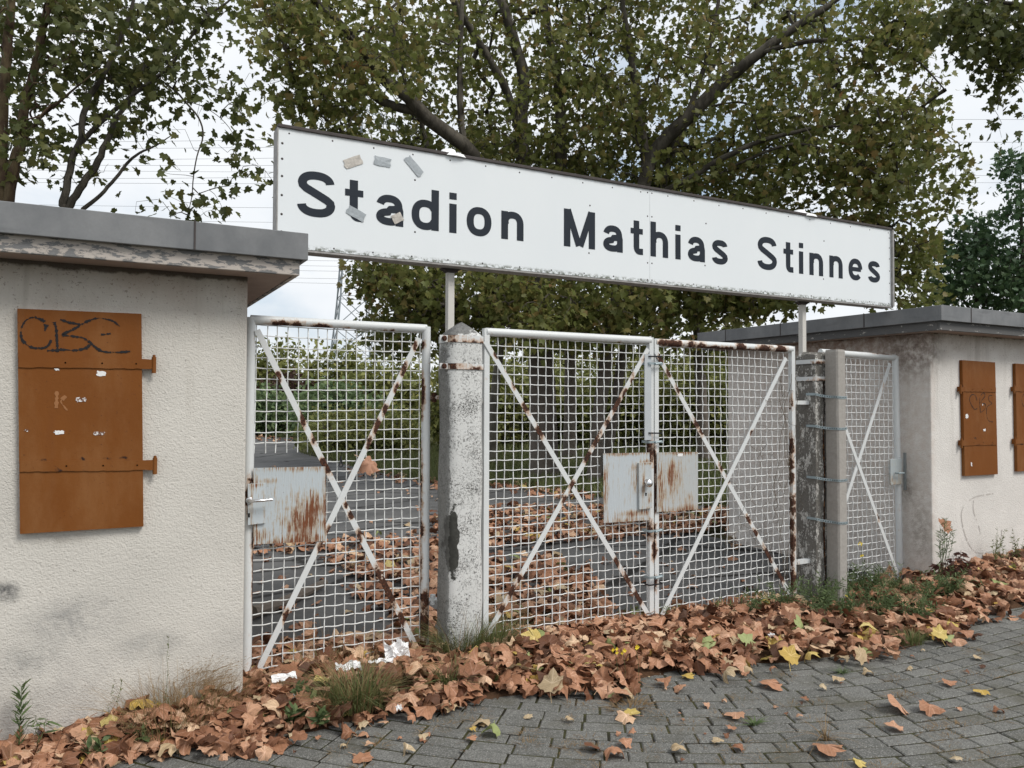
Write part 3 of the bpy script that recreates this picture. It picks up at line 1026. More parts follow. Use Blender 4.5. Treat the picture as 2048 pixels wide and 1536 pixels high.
def shutter(parent, corners, label, straps, barrel_side, rust_px, Y=4.30):
    mb = MB()
    q = px_poly(corners, Y - 0.03)
    # fine front sheet so that worn places can be local
    n = 40
    vs, fs = [], []
    for j in range(n + 1):
        for i in range(n // 2 + 1):
            a, b2 = i / (n // 2), j / n
            vs.append((q[0] * (1 - a) + q[1] * a) * (1 - b2) + (q[3] * (1 - a) + q[2] * a) * b2)
    w_ = n // 2 + 1
    for j in range(n):
        for i in range(w_ - 1):
            a = j * w_ + i
            fs.append((a, a + w_, a + w_ + 1, a + 1))
    mb.add(vs, fs)
    mb.add([q[k] for k in range(4)] + [q[k] + np.array([0, .029, 0]) for k in range(4)], [(k, (k + 1) % 4, 4 + (k + 1) % 4, 4 + k) for k in range(4)])
    rust = [(PY(u, v, Y - .03), (r, .2, r * .45)) for u, v, r in rust_px]
    s = mb.build('shutter', M['shutter'], parent, rust=rust)
    if label:
        s['label'] = label
    for (ua, va, ub, vb, hw) in straps:
        mb = MB()
        a0, b0 = PY(ua, va, Y - .036), PY(ub, vb, Y - .036)
        h = hw
        n = 30
        f = []
        for k in range(n + 1):
            f.append(a0 + (b0 - a0) * k / n + np.array([0, 0, h + R.uniform(-.0012, .0012)]))
        for k in range(n, -1, -1):
            f.append(a0 + (b0 - a0) * k / n + np.array([0, 0, -h + R.uniform(-.003, .0015)]))
        mb.prism(f, 0.0055)
        hn = mb.build('hinge', M['shutter'], s, rust=[(PY(u, v, Y - .036), (r, .2, r * .4)) for u, v, r in rust_px])
        e = b0 if barrel_side > 0 else a0
        mb = MB()
        mb.tube([e + np.array([0, 0.004, h + .012]), e + np.array([0, 0.004, -h - .022])], 0.0105, 12)
        mb.tube([e + np.array([0, 0.004, h + .022]), e + np.array([0, 0.004, h + .010])], 0.007, 10)
        mb.box(tuple(e + np.array([-.012 if barrel_side > 0 else -.004, 0.004, -h])), tuple(e + np.array([.004 if barrel_side > 0 else .012, 0.034, h])))
        mb.build('pin', M['shutter'], s, smooth=True, rust=[])
        for f_ in (0.33, 0.60, 0.86):
            mb = MB()
            cpt = a0 + (b0 - a0) * f_
            mb.lathe((0, 0, 0), [(0.0, 0), (0.004, 0)], 8)
            nv = 16
            mb.v[-nv:] = [(cpt[0] + x_, cpt[1] - .0012, cpt[2] + y_) for x_, y_, _ in mb.v[-nv:]]
            mb.build('screw', M['darkhole'], hn)
    return s


def ragged(mb, cx, cy, w, h, Y, ang=0.0, n=14, rag=0.25, t=0.0008):
    """torn piece of paper or tape centred at pixel (cx, cy), size in metres"""
    c = PY(cx, cy, Y)
    f = []
    for k in range(n):
        a = 2 * math.pi * k / n + .2
        ex, ez = math.cos(a), math.sin(a)
        m_ = max(abs(ex), abs(ez))
        ex, ez = ex / m_ * w / 2 * (1 - R.random() * rag), ez / m_ * h / 2 * (1 - R.random() * rag)
        f.append((c[0] + ex * math.cos(ang) - ez * math.sin(ang), Y, c[2] + ex * math.sin(ang) + ez * math.cos(ang)))
    mb.prism(f[::-1], t)


def z8(p):     # pixel of the enlarged left shutter
    return (p[0] / 3.072, 600 + p[1] / 3.072)


bl = booth('cream rendered ticket booth with one brown shutter, beside the handled gate', -3.4, 0.706, M['stucco_left'], -3.66, 0.962, M['board'], (2.345, 2.485))
sh = shutter(bl, [(34.5, 617), (283, 627.5), (287, 1053), (40, 1068)], 'brown steel shutter with a bold black scrawl and torn white stickers',
             [(37, 724, 308, 728, 0.0235), (39, 933, 310, 930, 0.0245)], 1,
             [(85, 921, .017), (165, 919, .014), (215, 917, .022), (248, 916, .022), (90, 943, .022), (118, 943, .022), (145, 942, .014), (221, 932, .011), (247, 930, .012), (230, 941, .012), (258, 920, .012)])
Lc = [[(285, 150), (265, 128), (210, 106), (160, 125), (130, 180), (135, 240), (180, 285), (240, 297), (290, 285), (315, 245)],
      [(285, 150), (275, 190)],
      [(335, 135), (345, 180), (350, 240), (353, 320)],
      [(370, 120), (430, 140), (490, 153), (440, 185), (385, 213), (440, 222), (510, 232), (555, 262)],
      [(555, 275), (520, 298), (460, 310), (390, 305), (290, 312)],
      [(500, 150), (550, 125), (610, 112), (690, 128), (735, 162)],
      [(510, 165), (550, 195), (620, 212), (680, 206)],
      [(545, 255), (600, 300), (640, 318), (720, 322), (800, 315)]]
strokes('graffiti_tag', sh, M['marker'], [[z8(p) for p in l] for l in Lc], 4.2695, 0.0115, 0.55, 0.10)
strokes('graffiti_tag', sh, M['marker'], [[z8(p) for p in l] for l in (Lc[2], Lc[3][:6], Lc[0][5:], Lc[7])], 4.2688, 0.010, 0.6, 0.3)
strokes('chalk_mark', sh, M['chalk_brown'], [[z8(p) for p in l] for l in ([(350, 535), (345, 690)], [(405, 590), (375, 625), (415, 680)])], 4.2695, 0.018, 0.3, 0.2)
for (cx, cy, w_, h_, mt, rg) in ((348, 427, .028, .012, 'sticker_white', .5), (622, 452, .044, .03, 'sticker_white', .35), (498, 612, .048, .024, 'sticker', .25), (165, 800, .026, .016, 'sticker', .7), (360, 813, .05, .024, 'sticker_white', .45), (610, 820, .054, .018, 'sticker', .2)):
    mb = MB()
    u, v = z8((cx, cy))
    ragged(mb, u, v, w_, h_, 4.2685, 0, 18, rg)
    mb.build('sticker_scrap', M[mt], sh)

br = booth('cream rendered ticket booth with two brown shutters, beside the weedy end gate', 6.53, 10.6, M['stucco_right'], 6.29, 10.9, M['board_grey'], (2.322, 2.452))


def z7(p):
    return (1540 + p[0] / 4.031, 580 + p[1] / 4.031)


sh = shutter(br, [(1924.5, 720.2), (1990.3, 724.6), (1995.8, 948.4), (1930, 952.1)], 'brown steel shutter with a thin looping black scrawl, nearer the corner',
             [(1922, 778, 1992, 779.5, .022), (1924, 886, 1994, 884.5, .024)], -1,
             [(1935, 887, .03), (1950, 875, .03), (1955, 888, .04), (1985, 886, .05), (1925, 773, .02), (1924, 890, .03)])
Lr = [[(1668, 890), (1655, 850), (1625, 845), (1608, 880), (1625, 930), (1650, 962), (1670, 955)],
      [(1690, 870), (1692, 930), (1696, 985)],
      [(1688, 862), (1720, 830), (1732, 855), (1700, 905), (1735, 920), (1732, 960), (1695, 990)],
      [(1790, 850), (1765, 855), (1765, 890), (1787, 915), (1752, 940), (1745, 990), (1760, 1050), (1797, 1065)]]
strokes('graffiti_tag', sh, M['marker'], [[z7(p) for p in l] for l in Lr], 4.2695, 0.0075, 0.4, 0.05)
for (cx, cy, w_, h_) in ((1587, 1018, .05, .045), (1730, 1130, .05, .03), (1715, 925, .012, .02), (1625, 1405, .02, .05)):
    mb = MB()
    u, v = z7((cx, cy))
    ragged(mb, u, v, w_, h_, 4.2685, .1, 14, .5)
    mb.build('sticker_scrap', M['sticker_white'], sh)
sh = shutter(br, [(2031, 727), (2104, 732), (2110, 939), (2035, 943)], 'brown steel shutter at the edge of the picture',
             [(2029, 778, 2106, 780, .022), (2031, 883, 2108, 880, .024)], -1, [(2045, 885, .05)])
strokes('graffiti_tag', sh, M['marker'], [[z7(p) for p in l] for l in ([(2062, 860), (2046, 840), (2030, 880), (2040, 930), (2065, 950)], [(2085, 850), (2090, 960)])], 4.2695, 0.0075, 0.4, 0.05)


def z8b(p):
    return (1540 + p[0] / 4.031, 920 + p[1] / 4.031)


strokes('faint_scrawl', br, M['chalk'], [[z8b(p) for p in l] for l in ([(1800, 270), (1650, 300), (1560, 380), (1545, 480), (1590, 650), (1660, 740), (1760, 745), (1850, 690), (1870, 560)], [(1650, 280), (1640, 400), (1690, 560), (1700, 720)])], 4.2985, 0.014, 0.3, 0.25)

# ------------------------------------------------------------------ sign
SY = 4.52
sx0, sx1, sz0, sz1 = 0.90, 6.305, 2.494, 3.190
sg = thing('entrance_sign', (3.6, 4.62, 0), 'long white name board with dark lettering, raised on two white posts above the gates', 'sign')
seam = PY(1299.5, 440, SY)[0]
for a, b_ in ((sx0, seam - .001), (seam + .001, sx1)):
    mb = MB()
    mb.box((a, SY, sz0), (b_, SY + .012, sz1))
    mb.build('panel', M['sign'], sg)
mb = MB()
mb.box((sx0 - .004, SY - .012, sz1 - .006), (sx1 + .004, SY + .10, sz1 + .014))
mb.build('frame', M['channel_dark'], sg, bevel=.003)
mb = MB()
mb.box((sx0 - .008, SY - .006, sz0 - .004), (sx0 - .0005, SY + .10, sz1 - .007))
mb.box((sx1 + .0005, SY - .022, sz0 - .004), (sx1 + .020, SY + .10, sz1 - .007))
mb.box((sx0 - .008, SY - .008, sz0 - .016), (sx1 + .020, SY + .10, sz0 - .0045))
mb.box((sx0 - .0005, SY + .085, sz0 - .004), (sx1 + .0005, SY + .098, sz1 - .007))
mb.build('frame', M['channel'], sg, bevel=.002)
mb = MB()


def rivet(x, z, r=0.0055, y=SY):
    mb = MB()
    mb.lathe((0, 0, 0), [(r, 0), (r * .7, .002), (0.0005, .003)], 8)
    nv = 24
    mb.v[-nv:] = [(x + a, y - c_, z + b2) for a, b2, c_ in mb.v[-nv:]]
    mb.build('rivet', M['channel_dark'], sg)


n = 22
for i in range(n):
    x = sx0 + .06 + (sx1 - sx0 - .09) * i / (n - 1)
    rivet(x, sz1 - .035 + R.uniform(-.004, .004))
    rivet(x + R.uniform(-.02, .02), sz0 + .022)
for z_ in (2.60, 2.70, 2.81, 2.92, 3.02, 3.11):
    rivet(sx0 + .022, z_ - .015, .0075)
    rivet(sx1 - .018, z_)
for x in (seam - .02, seam + .02):
    for z_ in (2.64, 2.985, 3.16, 2.515):
        rivet(x, z_, .006)
for u, v in ((830, 360), (830, 464), (1180, 411), (1178, 506), (1412, 447), (1410, 531), (1648, 482), (1647, 558)):
    q = PY(u, v, SY)
    rivet(q[0], q[2], .0065)

# hand-drawn grotesque letters: centre-line strokes in units of the x-height (0.187 m)
XH = 0.1745
SW = 0.0505


def arc(cx, cz, rx, rz, a0, a1, n=22):
    return [(cx + rx * math.cos(math.radians(a0 + (a1 - a0) * i / n)), cz + rz * math.sin(math.radians(a0 + (a1 - a0) * i / n))) for i in range(n + 1)]


def sup(cx, cz, rx, rz, a0, a1, n=26, e=0.86):
    o = []
    for i in range(n + 1):
        a = math.radians(a0 + (a1 - a0) * i / n)
        c_, s_ = math.cos(a), math.sin(a)
        o.append((cx + rx * math.copysign(abs(c_) ** e, c_), cz + rz * math.copysign(abs(s_) ** e, s_)))
    return o


def letter(ch, x0, x1, xh, cap, sw):
    """strokes as lists of (x, z), outer edges fill x0..x1"""
    h = sw / 2
    l, r = x0 + h, x1 - h
    c_ = (x0 + x1) / 2
    w_ = r - l
    ov = 0.004
    top = xh - h + ov
    bot = h - ov
    mz = xh / 2
    if ch == 'o':
        return [sup(c_, mz, w_ / 2, (top - bot) / 2, 90, 450, 44)]
    if ch == 'd':
        cx = (l + r) / 2
        return [[(r, 0), (r, cap - .004)], sup(cx, mz, w_ / 2, (top - bot) / 2, 28, 332, 40)]
    if ch == 'a':
        bz = xh * 0.27
        return [sup(c_ - .004, xh * .62, w_ / 2 - .002, top - xh * .62, 168, 0, 22) + [(r, xh * .5), (r, 0.0)],
                [(r, xh * .58), (r - .018, xh * .555), (c_, xh * .53)] + sup(c_ - .004, bz + .002, w_ / 2 - .002, bz - bot, 95, 318, 22) + [(r - .004, bz * .98)]]
    if ch == 'n' or ch == 'h':
        t_ = xh if ch == 'n' else cap - .004
        return [[(l, 0), (l, t_)], [(l + .006, xh * .55)] + sup(c_ + .001, xh * .56, w_ / 2 - .001, top - xh * .56, 165, 0, 24) + [(r, 0)]]
    if ch == 'i':
        return [[(c_, 0), (c_, xh)], [(c_, cap - .047), (c_, cap - .004)]]
    if ch == 't':
        sx = x0 + (x1 - x0) * .47
        ct = sw * .8
        return [[(sx, cap - .014), (sx, sw * 1.15)] + sup(sx + .030, sw * 1.15, .030, sw * .66 + .002, 180, 268, 10) + [(x1, h * .92)],
                [(x0, xh - ct / 2 + .004), (x1 - .002, xh - ct / 2 + .004)]]
    if ch == 'M':
        v0, v1 = (l + .018, cap - .030), (r - .018, cap - .030)
        return [[(l, 0), (l, cap)], [(r, 0), (r, cap)], [(l + .006, cap - .004), (c_ - .006, .012)], [(r - .006, cap - .004), (c_ + .006, .012)]]
    if ch == 'e':
        return [[(l + .01, mz + .002), (r + .008, mz + .002)], sup(c_, mz, w_ / 2, (top - bot) / 2, 2, 318, 40)]
    if ch in 'sS':
        H = xh if ch == 's' else cap
        top = H - h + ov
        f = 0.955 if ch == 's' else 1.0
        z1_ = H * .735
        z2_ = H * .275
        rt_ = (top - z1_)
        rb_ = (z2_ - bot)
        up_ = sup(c_, z1_, w_ / 2 * .95, rt_, 4, 180, 22, .88)
        lo_ = sup(c_, z2_, w_ / 2, rb_, 0, -176, 22, .88)
        midd = [(up_[-1][0] + .001, z1_ - H * .05), (up_[-1][0] + w_ * .12, z1_ - H * .115), (c_, H * .51), (r - w_ * .13, z2_ + H * .115), (r - .001, z2_ + H * .05)]
        return [[(q[0], q[1]) for q in up_] + midd + lo_]
    return []


mb = MB()
WORDS = [("S", 1.008, 1.232, .265), ("t", 1.291, 1.405, .262), ("a", 1.486, 1.659, 0), ("d", 1.713, 1.896, .262), ("i", 1.969, 2.018, .262), ("o", 2.090, 2.269, 0), ("n", 2.342, 2.510, 0),
         ("M", 2.829, 3.088, .262), ("a", 3.160, 3.329, 0), ("t", 3.399, 3.511, .262), ("h", 3.580, 3.745, .262), ("i", 3.815, 3.864, .262), ("a", 3.938, 4.105, 0), ("s", 4.176, 4.339, 0),
         ("S", 4.657, 4.874, .265), ("t", 4.950, 5.063, .262), ("i", 5.130, 5.179, .262), ("n", 5.253, 5.419, 0), ("n", 5.497, 5.663, 0), ("e", 5.739, 5.917, 0), ("s", 5.994, 6.155, 0)]
BASE = 2.692
lay = 0
for ch, a, b_, cap in WORDS:
    cap = cap or .262
    mb = MB()
    sw = SW * (1.05 if ch in 'SM' else 1.0)
    for k, stl in enumerate(letter(ch, a, b_, 0.187, cap, sw)):
        P = [np.array(q) for q in stl]
        # drop doubled points
        Q = [P[0]]
        for q in P[1:]:
            if np.linalg.norm(q - Q[-1]) > 1e-4:
                Q.append(q)
        closed = np.linalg.norm(Q[0] - Q[-1]) < 0.004 and len(Q) > 8
        wv = sw
        if ch == 't' and k == 1:
            wv = sw * .8
        if ch == 'e' and k == 0:
            wv = sw * .72
        if ch == 'M' and k >= 2:
            wv = sw * .92
        y = SY - 0.0015 - 0.0003 * k
        top, bot = [], []
        nq = len(Q)
        for i, q in enumerate(Q):
            if closed:
                d = Q[(i + 1) % (nq - 1)] - Q[(i - 1) % (nq - 1)]
            else:
                d = Q[min(i + 1, nq - 1)] - Q[max(i - 1, 0)]
            d = d / (np.linalg.norm(d) + 1e-9)
            # thinner on the horizontals, as in a grotesque
            ww = wv * (1 - 0.10 * abs(d[0]) if len(Q) > 6 else 1)
            nr = np.array([-d[1], d[0]])
            top.append(q + nr * ww / 2)
            bot.append(q - nr * ww / 2)
        vs = [(q[0], y, BASE + q[1]) for q in top] + [(q[0], y, BASE + q[1]) for q in bot]
        mb.add(vs, [(i, i + 1, nq + i + 1, nq + i) for i in range(nq - 1)])
    mb.build('letter', M['ink'], sg)

for (u, v, w_, h_, ang, mt) in ((706, 324, .115, .055, .45, 'tape_brown'), (765, 323, .105, .055, -.06, 'tape'), (828, 332, .135, .052, -.78, 'tape'), (712, 427, .115, .055, -.42, 'tape'), (795, 436, .07, .055, .5, 'tape_brown')):
    mb = MB()
    c = PY(u, v, SY - .004)
    f = []
    for ex, ez in ((-.5, -.5), (-.2, -.52), (.2, -.49), (.5, -.5), (.53, -.2), (.48, .1), (.52, .5), (.1, .52), (-.3, .49), (-.5, .5), (-.46, .2), (-.52, -.1)):
        ex *= w_ * R.uniform(.93, 1.05)
        ez *= h_ * R.uniform(.93, 1.05)
        f.append((c[0] + ex * math.cos(ang) - ez * math.sin(ang), SY - .003 - R.uniform(0, .0015), c[2] + ex * math.sin(ang) + ez * math.cos(ang)))
    mb.add(f + [(c[0], SY - .0045, c[2])], [(i, (i + 1) % 12, 12) for i in range(12)])
    mb.build('tape_patch', M[mt], sg)
for u in (900, 1605):
    x = PY(u, 620, 4.62)[0]
    mb = MB()
    mb.box((x - .023, 4.60, 1.2), (x + .023, 4.646, 2.476))
    mb.box((x - .023, 4.625, 2.4765), (x + .023, 4.66, 3.24))
    pst = mb.build('post', M['post_paint'], sg, bevel=.004)
    mb = MB()
    mb.lathe((x - .01, 4.64, 3.185), [(.15, 0), (.14, .02), (.06, .05), (.045, .075), (.005, .085)], 16)
    mb.build('cap', M['paper'], pst, smooth=True)
    mb = MB()
    mb.prism([(x - .07, 4.598, 2.4765), (x - .02, 4.598, 2.45), (x + .02, 4.598, 2.45), (x + .07, 4.598, 2.4765)], .05)
    mb.build('bracket', M['channel_dark'], pst)

# ------------------------------------------------------------------ gate posts


def section_post(mb, prof, zs, fn=None):
    """vertical post from an outline [(x, y)] and heights [(z, scale)]"""
    n = len(prof)
    cx = sum(p[0] for p in prof) / n
    cy = sum(p[1] for p in prof) / n
    vs, fs = [], []
    for i, (z, s_) in enumerate(zs):
        for x, y in prof:
            q = [cx + (x - cx) * s_, cy + (y - cy) * s_, z]
            if fn:
                q = fn(q, x, y, z)
            vs.append(tuple(q))
    m_ = len(zs)
    fs = [(i * n + j, i * n + (j + 1) % n, i * n + n + (j + 1) % n, i * n + n + j) for i in range(m_ - 1) for j in range(n)]
    fs.append(tuple((m_ - 1) * n + j for j in range(n)))
    mb.add(vs, fs)


def rounded_rect(x0, x1, y0, y1, r, k=4):
    o = []
    for cx, cy, a0 in ((x0 + r, y0 + r, 180), (x1 - r, y0 + r, 270), (x1 - r, y1 - r, 0), (x0 + r, y1 - r, 90)):
        for i in range(k + 1):
            a = math.radians(a0 + 90 * i / k)
            o.append((cx + r * math.cos(a), cy + r * math.sin(a)))
    return o


def band(mb, x0, x1, y0, y1, z, h, t=.006, r=.05, sag=0.0):
    inn = rounded_rect(x0, x1, y0, y1, r)
    out = rounded_rect(x0 - t, x1 + t, y0 - t, y1 + t, r + t)
    n = len(inn)
    vs = []
    for pr, zz in ((out, -h / 2), (out, h / 2), (inn, h / 2), (inn, -h / 2)):
        for x, y in pr:
            vs.append((x, y, z + zz + sag * (x - x0)))
    fs = []
    for k in range(4):
        for j in range(n):
            fs.append((k * n + j, k * n + (j + 1) % n, ((k + 1) % 4) * n + (j + 1) % n, ((k + 1) % 4) * n + j))
    mb.add(vs, fs)


PLX0, PLX1, PLY0, PLY1 = 1.912, 2.150, 4.365, 4.575
pl = thing('gate_post', ((PLX0 + PLX1) / 2, 4.47, 0), 'stout white crackled concrete post with a dark scar, left of the double gate', 'post', 'concrete gate posts')
mb = MB()
pr = rounded_rect(PLX0, PLX1, PLY0, PLY1, .055, 5)
section_post(mb, pr, [(-.15, 1.06)] + [(0.06 * k, 1.04 - .001 * k) for k in range(0, 34)] + [(2.022, 1.0), (2.034, .97), (2.070, .62), (2.100, .28), (2.116, .04)],
             lambda q, x, y, z: [q[0] + (.004 * math.sin(z * 9 + x * 40)), q[1] + .004 * math.sin(z * 7 + 1.3), q[2]])
mb.build('shaft', M['post_concrete'], pl, smooth=True)
for z_, h_ in ((2.003, .042), (1.832, .036)):
    mb = MB()
    band(mb, PLX0 + .002, PLX1 + .004, PLY0 + .002, PLY1, z_, h_)
    bd = mb.build('clamp_band', M['white_worn'], pl, rust=[((PLX0 + .03, PLY0, z_), (.03, .05, .02)), ((PLX1 - .04, PLY0, z_ - .01), (.04, .05, .012)), ((PLX0 + .01, PLY0, z_ + .01), (.05, .06, .01))])
    mb = MB()
    mb.box((PLX0 - .055, PLY0 + .03, z_ - h_ / 2), (PLX0 - .004, PLY0 + .04, z_ + h_ / 2))
    mb.tube([(PLX0 - .03, PLY0 + .012, z_), (PLX0 - .03, PLY0 + .06, z_)], .012, 6)
    mb.tube([(PLX0 - .03, PLY0 + .018, z_), (PLX0 - .03, PLY0 + .024, z_)], .017, 12)
    mb.build('bolt', M['white_worn'], bd, rust=[((PLX0 - .03, PLY0, z_), (.02, .1, .02))])

PRX0, PRX1, PRY0, PRY1 = 5.147, 5.385, 4.375, 4.58
pr_ = thing('gate_post', ((PRX0 + PRX1) / 2, 4.47, 0), 'badly spalled grey concrete post with bared rusty bars, strapped to a newer post', 'post', 'concrete gate posts')
mb = MB()
G2 = np.random.default_rng(5)
nxp, nzp = 26, 120
ph = G2.uniform(0, 6.3, 12)


def spall(x, y, z):
    """depth of concrete lost at a place on the post"""
    a = (x - PRX0) / (PRX1 - PRX0) * 6 + y * 20
    g1 = max(0, 1 - abs((x - PRX0) - .115 - .006 * math.sin(z * 9)) / .022)
    g1 *= 1 if 0.55 < z < 1.78 else 0.3
    g2 = max(0, 1 - abs((x - PRX0) - .20) / .016) * (1 if z < 1.4 else 0)
    lo = (0.6 if z < .55 else 0) * max(0, math.sin(a * 2.2 + z * 5 + ph[3]))
    big = max(0, math.sin(z * 4.1 + a * .7 + ph[0])) * .35 + max(0, math.sin(z * 11 + a * 1.9 + ph[1])) * .3
    piece = 0.7 if (0.30 < (z - .55) < .62 and x > PRX0 + .13) else 0
    return .012 * big + .045 * g1 + .035 * g2 + .016 * lo + .02 * piece


prf = []
for i in range(nxp + 1):
    prf.append((PRX0 + (PRX1 - PRX0) * i / nxp, PRY0))
for i in range(1, 9):
    prf.append((PRX1, PRY0 + (PRY1 - PRY0) * i / 8))
for i in range(1, nxp + 1):
    prf.append((PRX1 - (PRX1 - PRX0) * i / nxp, PRY1))
for i in range(1, 8):
    prf.append((PRX0, PRY1 - (PRY1 - PRY0) * i / 8))
pcx, pcy = (PRX0 + PRX1) / 2, (PRY0 + PRY1) / 2


SPL = []


def spf(q, x, y, z):
    s_ = spall(x, y, z) if z < 1.80 else .004 * math.sin(x * 90 + z * 50)
    SPL.append(s_ / .05 if z < 1.8 else 0)
    s_ += R.uniform(0, .004)
    dx, dy = pcx - x, pcy - y
    L = math.hypot(dx, dy) + 1e-6
    return [q[0] + dx / L * s_, q[1] + dy / L * s_, q[2] + (R.uniform(-.012, .012) if z > 1.98 else 0)]


section_post(mb, prf, [(-.15, 1.0)] + [(1.985 * k / nzp, 1.0) for k in range(nzp + 1)] + [(2.015, .88), (2.03, .6)], spf)
o = mb.build('shaft', M['post_spalled'], pr_, smooth=True)
o.data.attributes.new('rust', 'FLOAT', 'POINT').data.foreach_set('value', np.array(SPL, np.float32))
for z_ in (1.955, 1.815):
    mb = MB()
    band(mb, PRX0 - .004, PRX1 + .004, PRY0 - .004, PRY1, z_, .034, r=.03)
    mb.build('clamp_band', M['white_worn'], pr_, rust=[((PRX0 + .10, PRY0, z_), (.05, .06, .014)), ((PRX0 + .02, PRY0, z_ - .01), (.025, .06, .01))])
for xo, z0, z1 in ((.116, .05, 1.80), (.205, .25, 1.5)):
    mb = MB()
    mb.tube([(PRX0 + xo + .004 * math.sin(k), PRY0 + .022, z0 + (z1 - z0) * k / 14) for k in range(15)], .008, 8)
    mb.build('reinforcing_bar', M['rust'], pr_, smooth=True)

STX0, STX1, STY0, STY1 = 5.250, 5.356, 4.245, 4.362
st_ = thing('prop_post', ((STX0 + STX1) / 2, (STY0 + STY1) / 2, 0), 'slim plain grey concrete post propping the spalled gate post', 'post')
mb = MB()
c_ = .012
prf = [(STX0 + c_, STY0), (STX1 - c_, STY0), (STX1, STY0 + c_), (STX1, STY1), (STX0, STY1), (STX0, STY0 + c_)]
section_post(mb, prf, [(-.2, 1)] + [(2.03 * k / 60, 1) for k in range(61)] + [(2.05, .93)], lambda q, x, y, z: [q[0] + R.uniform(-.001, .001) + .004 * math.sin(z * 2.2), q[1] + R.uniform(-.001, .001), q[2]])
mb.build('shaft', M['post_new'], st_)

words = ['topmost perforated metal strap round the spalled and plain concrete posts', 'second perforated metal strap from the top round the two concrete posts', 'third perforated metal strap from the top round the two concrete posts', 'fourth and lowest perforated metal strap round the two concrete posts']
for k, (va, vb) in enumerate(((788, 795), (853, 857), (958, 960), (1042, 1046))):
    za = PY(1595, va, 4.37)[2]
    zb = PY(1690, vb, 4.24)[2]
    path = [(PRX0 - .006, PRY0 + .09), (PRX0 - .007, PRY0 - .002), (PRX0 + .04, PRY0 - .018), (STX0 - .008, STY0 + .055), (STX0 - .003, STY0 + .010), (STX0 + .006, STY0 - .003), (STX1 - .004, STY0 - .003), (STX1 + .003, STY0 + .008), (STX1 + .004, STY1), (PRX1 + .004, PRY0 + .05)]
    vs, fs = [], []
    fine = []
    for (xa, ya), (xb, yb) in zip(path[:-1], path[1:]):
        m_ = max(1, int(math.hypot(xb - xa, yb - ya) / .006))
        fine += [(xa + (xb - xa) * j / m_, ya + (yb - ya) * j / m_) for j in range(m_)]
    fine.append(path[-1])
    hw = .010
    mb = MB()
    n = len(fine)
    for j, (x, y) in enumerate(fine):
        t = (x - PRX0) / (STX1 - PRX0)
        z = za + (zb - za) * t - .010 * math.sin(max(0, min(1, t)) * math.pi)
        vs += [(x, y, z - hw), (x, y, z + hw)]
    mb.add(vs, [(2 * j, 2 * j + 2, 2 * j + 3, 2 * j + 1) for j in range(n - 1)])
    acc = 0
    mb.m = 1
    for j in range(1, n - 1):
        if j % 3 == 1:
            a_, b_ = np.array(vs[2 * j]), np.array(vs[2 * j + 2])
            c0 = (np.array(vs[2 * j]) + np.array(vs[2 * j + 1])) / 2
            d = norm(b_ - a_)
            nn = np.array([d[1], -d[0], 0])
            if nn[1] > 0:
                nn = -nn
            c0 = c0 + nn * .0012
            if np.linalg.norm(b_ - a_) < 1e-5:
                continue
            ww, hh = .0035, .0036
            mb.add([c0 - d * ww + [0, 0, -hh], c0 + d * ww + [0, 0, -hh], c0 + d * ww + [0, 0, hh], c0 - d * ww + [0, 0, hh]], [(0, 1, 2, 3)])
    o = mb.build('perforated_strap', [M['zinc'], M['darkhole']], None, (PRX0, PRY0, za))
    md = o.modifiers.new('th', 'SOLIDIFY')
    md.thickness = .0008
    md.offset = 1
    tag(o, words[k], 'strap', 'perforated straps binding the posts')

# ------------------------------------------------------------------ gates


def wire_mesh(parent, x0, x1, zl0, zl1, zt0, zt1, Y, pitch, name='wire_mesh', cut=None, mat='wire', r=.0033, amp=.0045, lean=None):
    """crimped woven wire: bottom edge from zl0 to zl1, top edge from zt0 to zt1; cut(x, z) drops a place"""
    mb = MB()
    nv = int(round((x1 - x0) / pitch))
    nh = int(round((zt0 - zl0) / pitch))
    sub = 3

    def sag(x, z):
        return .006 * math.sin(x * 4.3 + z * 2.1), .005 * math.sin(x * 3.1 - z * 2.7)
    for i in range(nv + 1):
        x = x0 + (x1 - x0) * (i + .0) / nv
        f = (x - x0) / (x1 - x0)
        a, b = zl0 + (zl1 - zl0) * f, zt0 + (zt1 - zt0) * f
        pts = []
        jit = R.uniform(-.003, .003)
        end = R.uniform(-.02, .02)
        for k in range(nh * sub + 1):
            z = a + end * (k == 0) + (b - a) * k / (nh * sub)
            sx, sz = sag(x, z)
            ph = math.cos(math.pi * k / sub) * (1 if i % 2 else -1)
            pts.append((x + jit + sx + amp * .35 * ph, Y + amp * ph + R.uniform(-.0006, .0006), z))
        emit(mb, pts, r, cut)
    for j in range(nh + 1):
        pts = []
        jit = R.uniform(-.003, .003)
        for k in range(nv * sub + 1):
            f = k / (nv * sub)
            x = x0 + (x1 - x0) * f
            a, b = zl0 + (zl1 - zl0) * f, zt0 + (zt1 - zt0) * f
            z = a + (b - a) * j / nh + jit
            sx, sz = sag(x, z)
            ph = math.cos(math.pi * k / sub) * (-1 if j % 2 else 1)
            pts.append((x, Y + amp * ph, z + sz + amp * .3 * ph))
        emit(mb, pts, r, cut)
    return mb.build(name, M[mat], parent, smooth=False)


def emit(mb, pts, r, cut):
    if cut is None:
        mb.tube(pts, r, 5, cap=False)
        return
    run = []
    for p in pts:
        if cut(p[0], p[2]):
            if len(run) > 1:
                mb.tube(run, r, 5, cap=False)
            run = []
        else:
            run.append(p)
    if len(run) > 1:
        mb.tube(run, r, 5, cap=False)


def fine_line(a, b, seg=.012):
    a, b = np.array(a, float), np.array(b, float)
    n = max(2, int(np.linalg.norm(b - a) / seg))
    return [a + (b - a) * k / n for k in range(n + 1)]


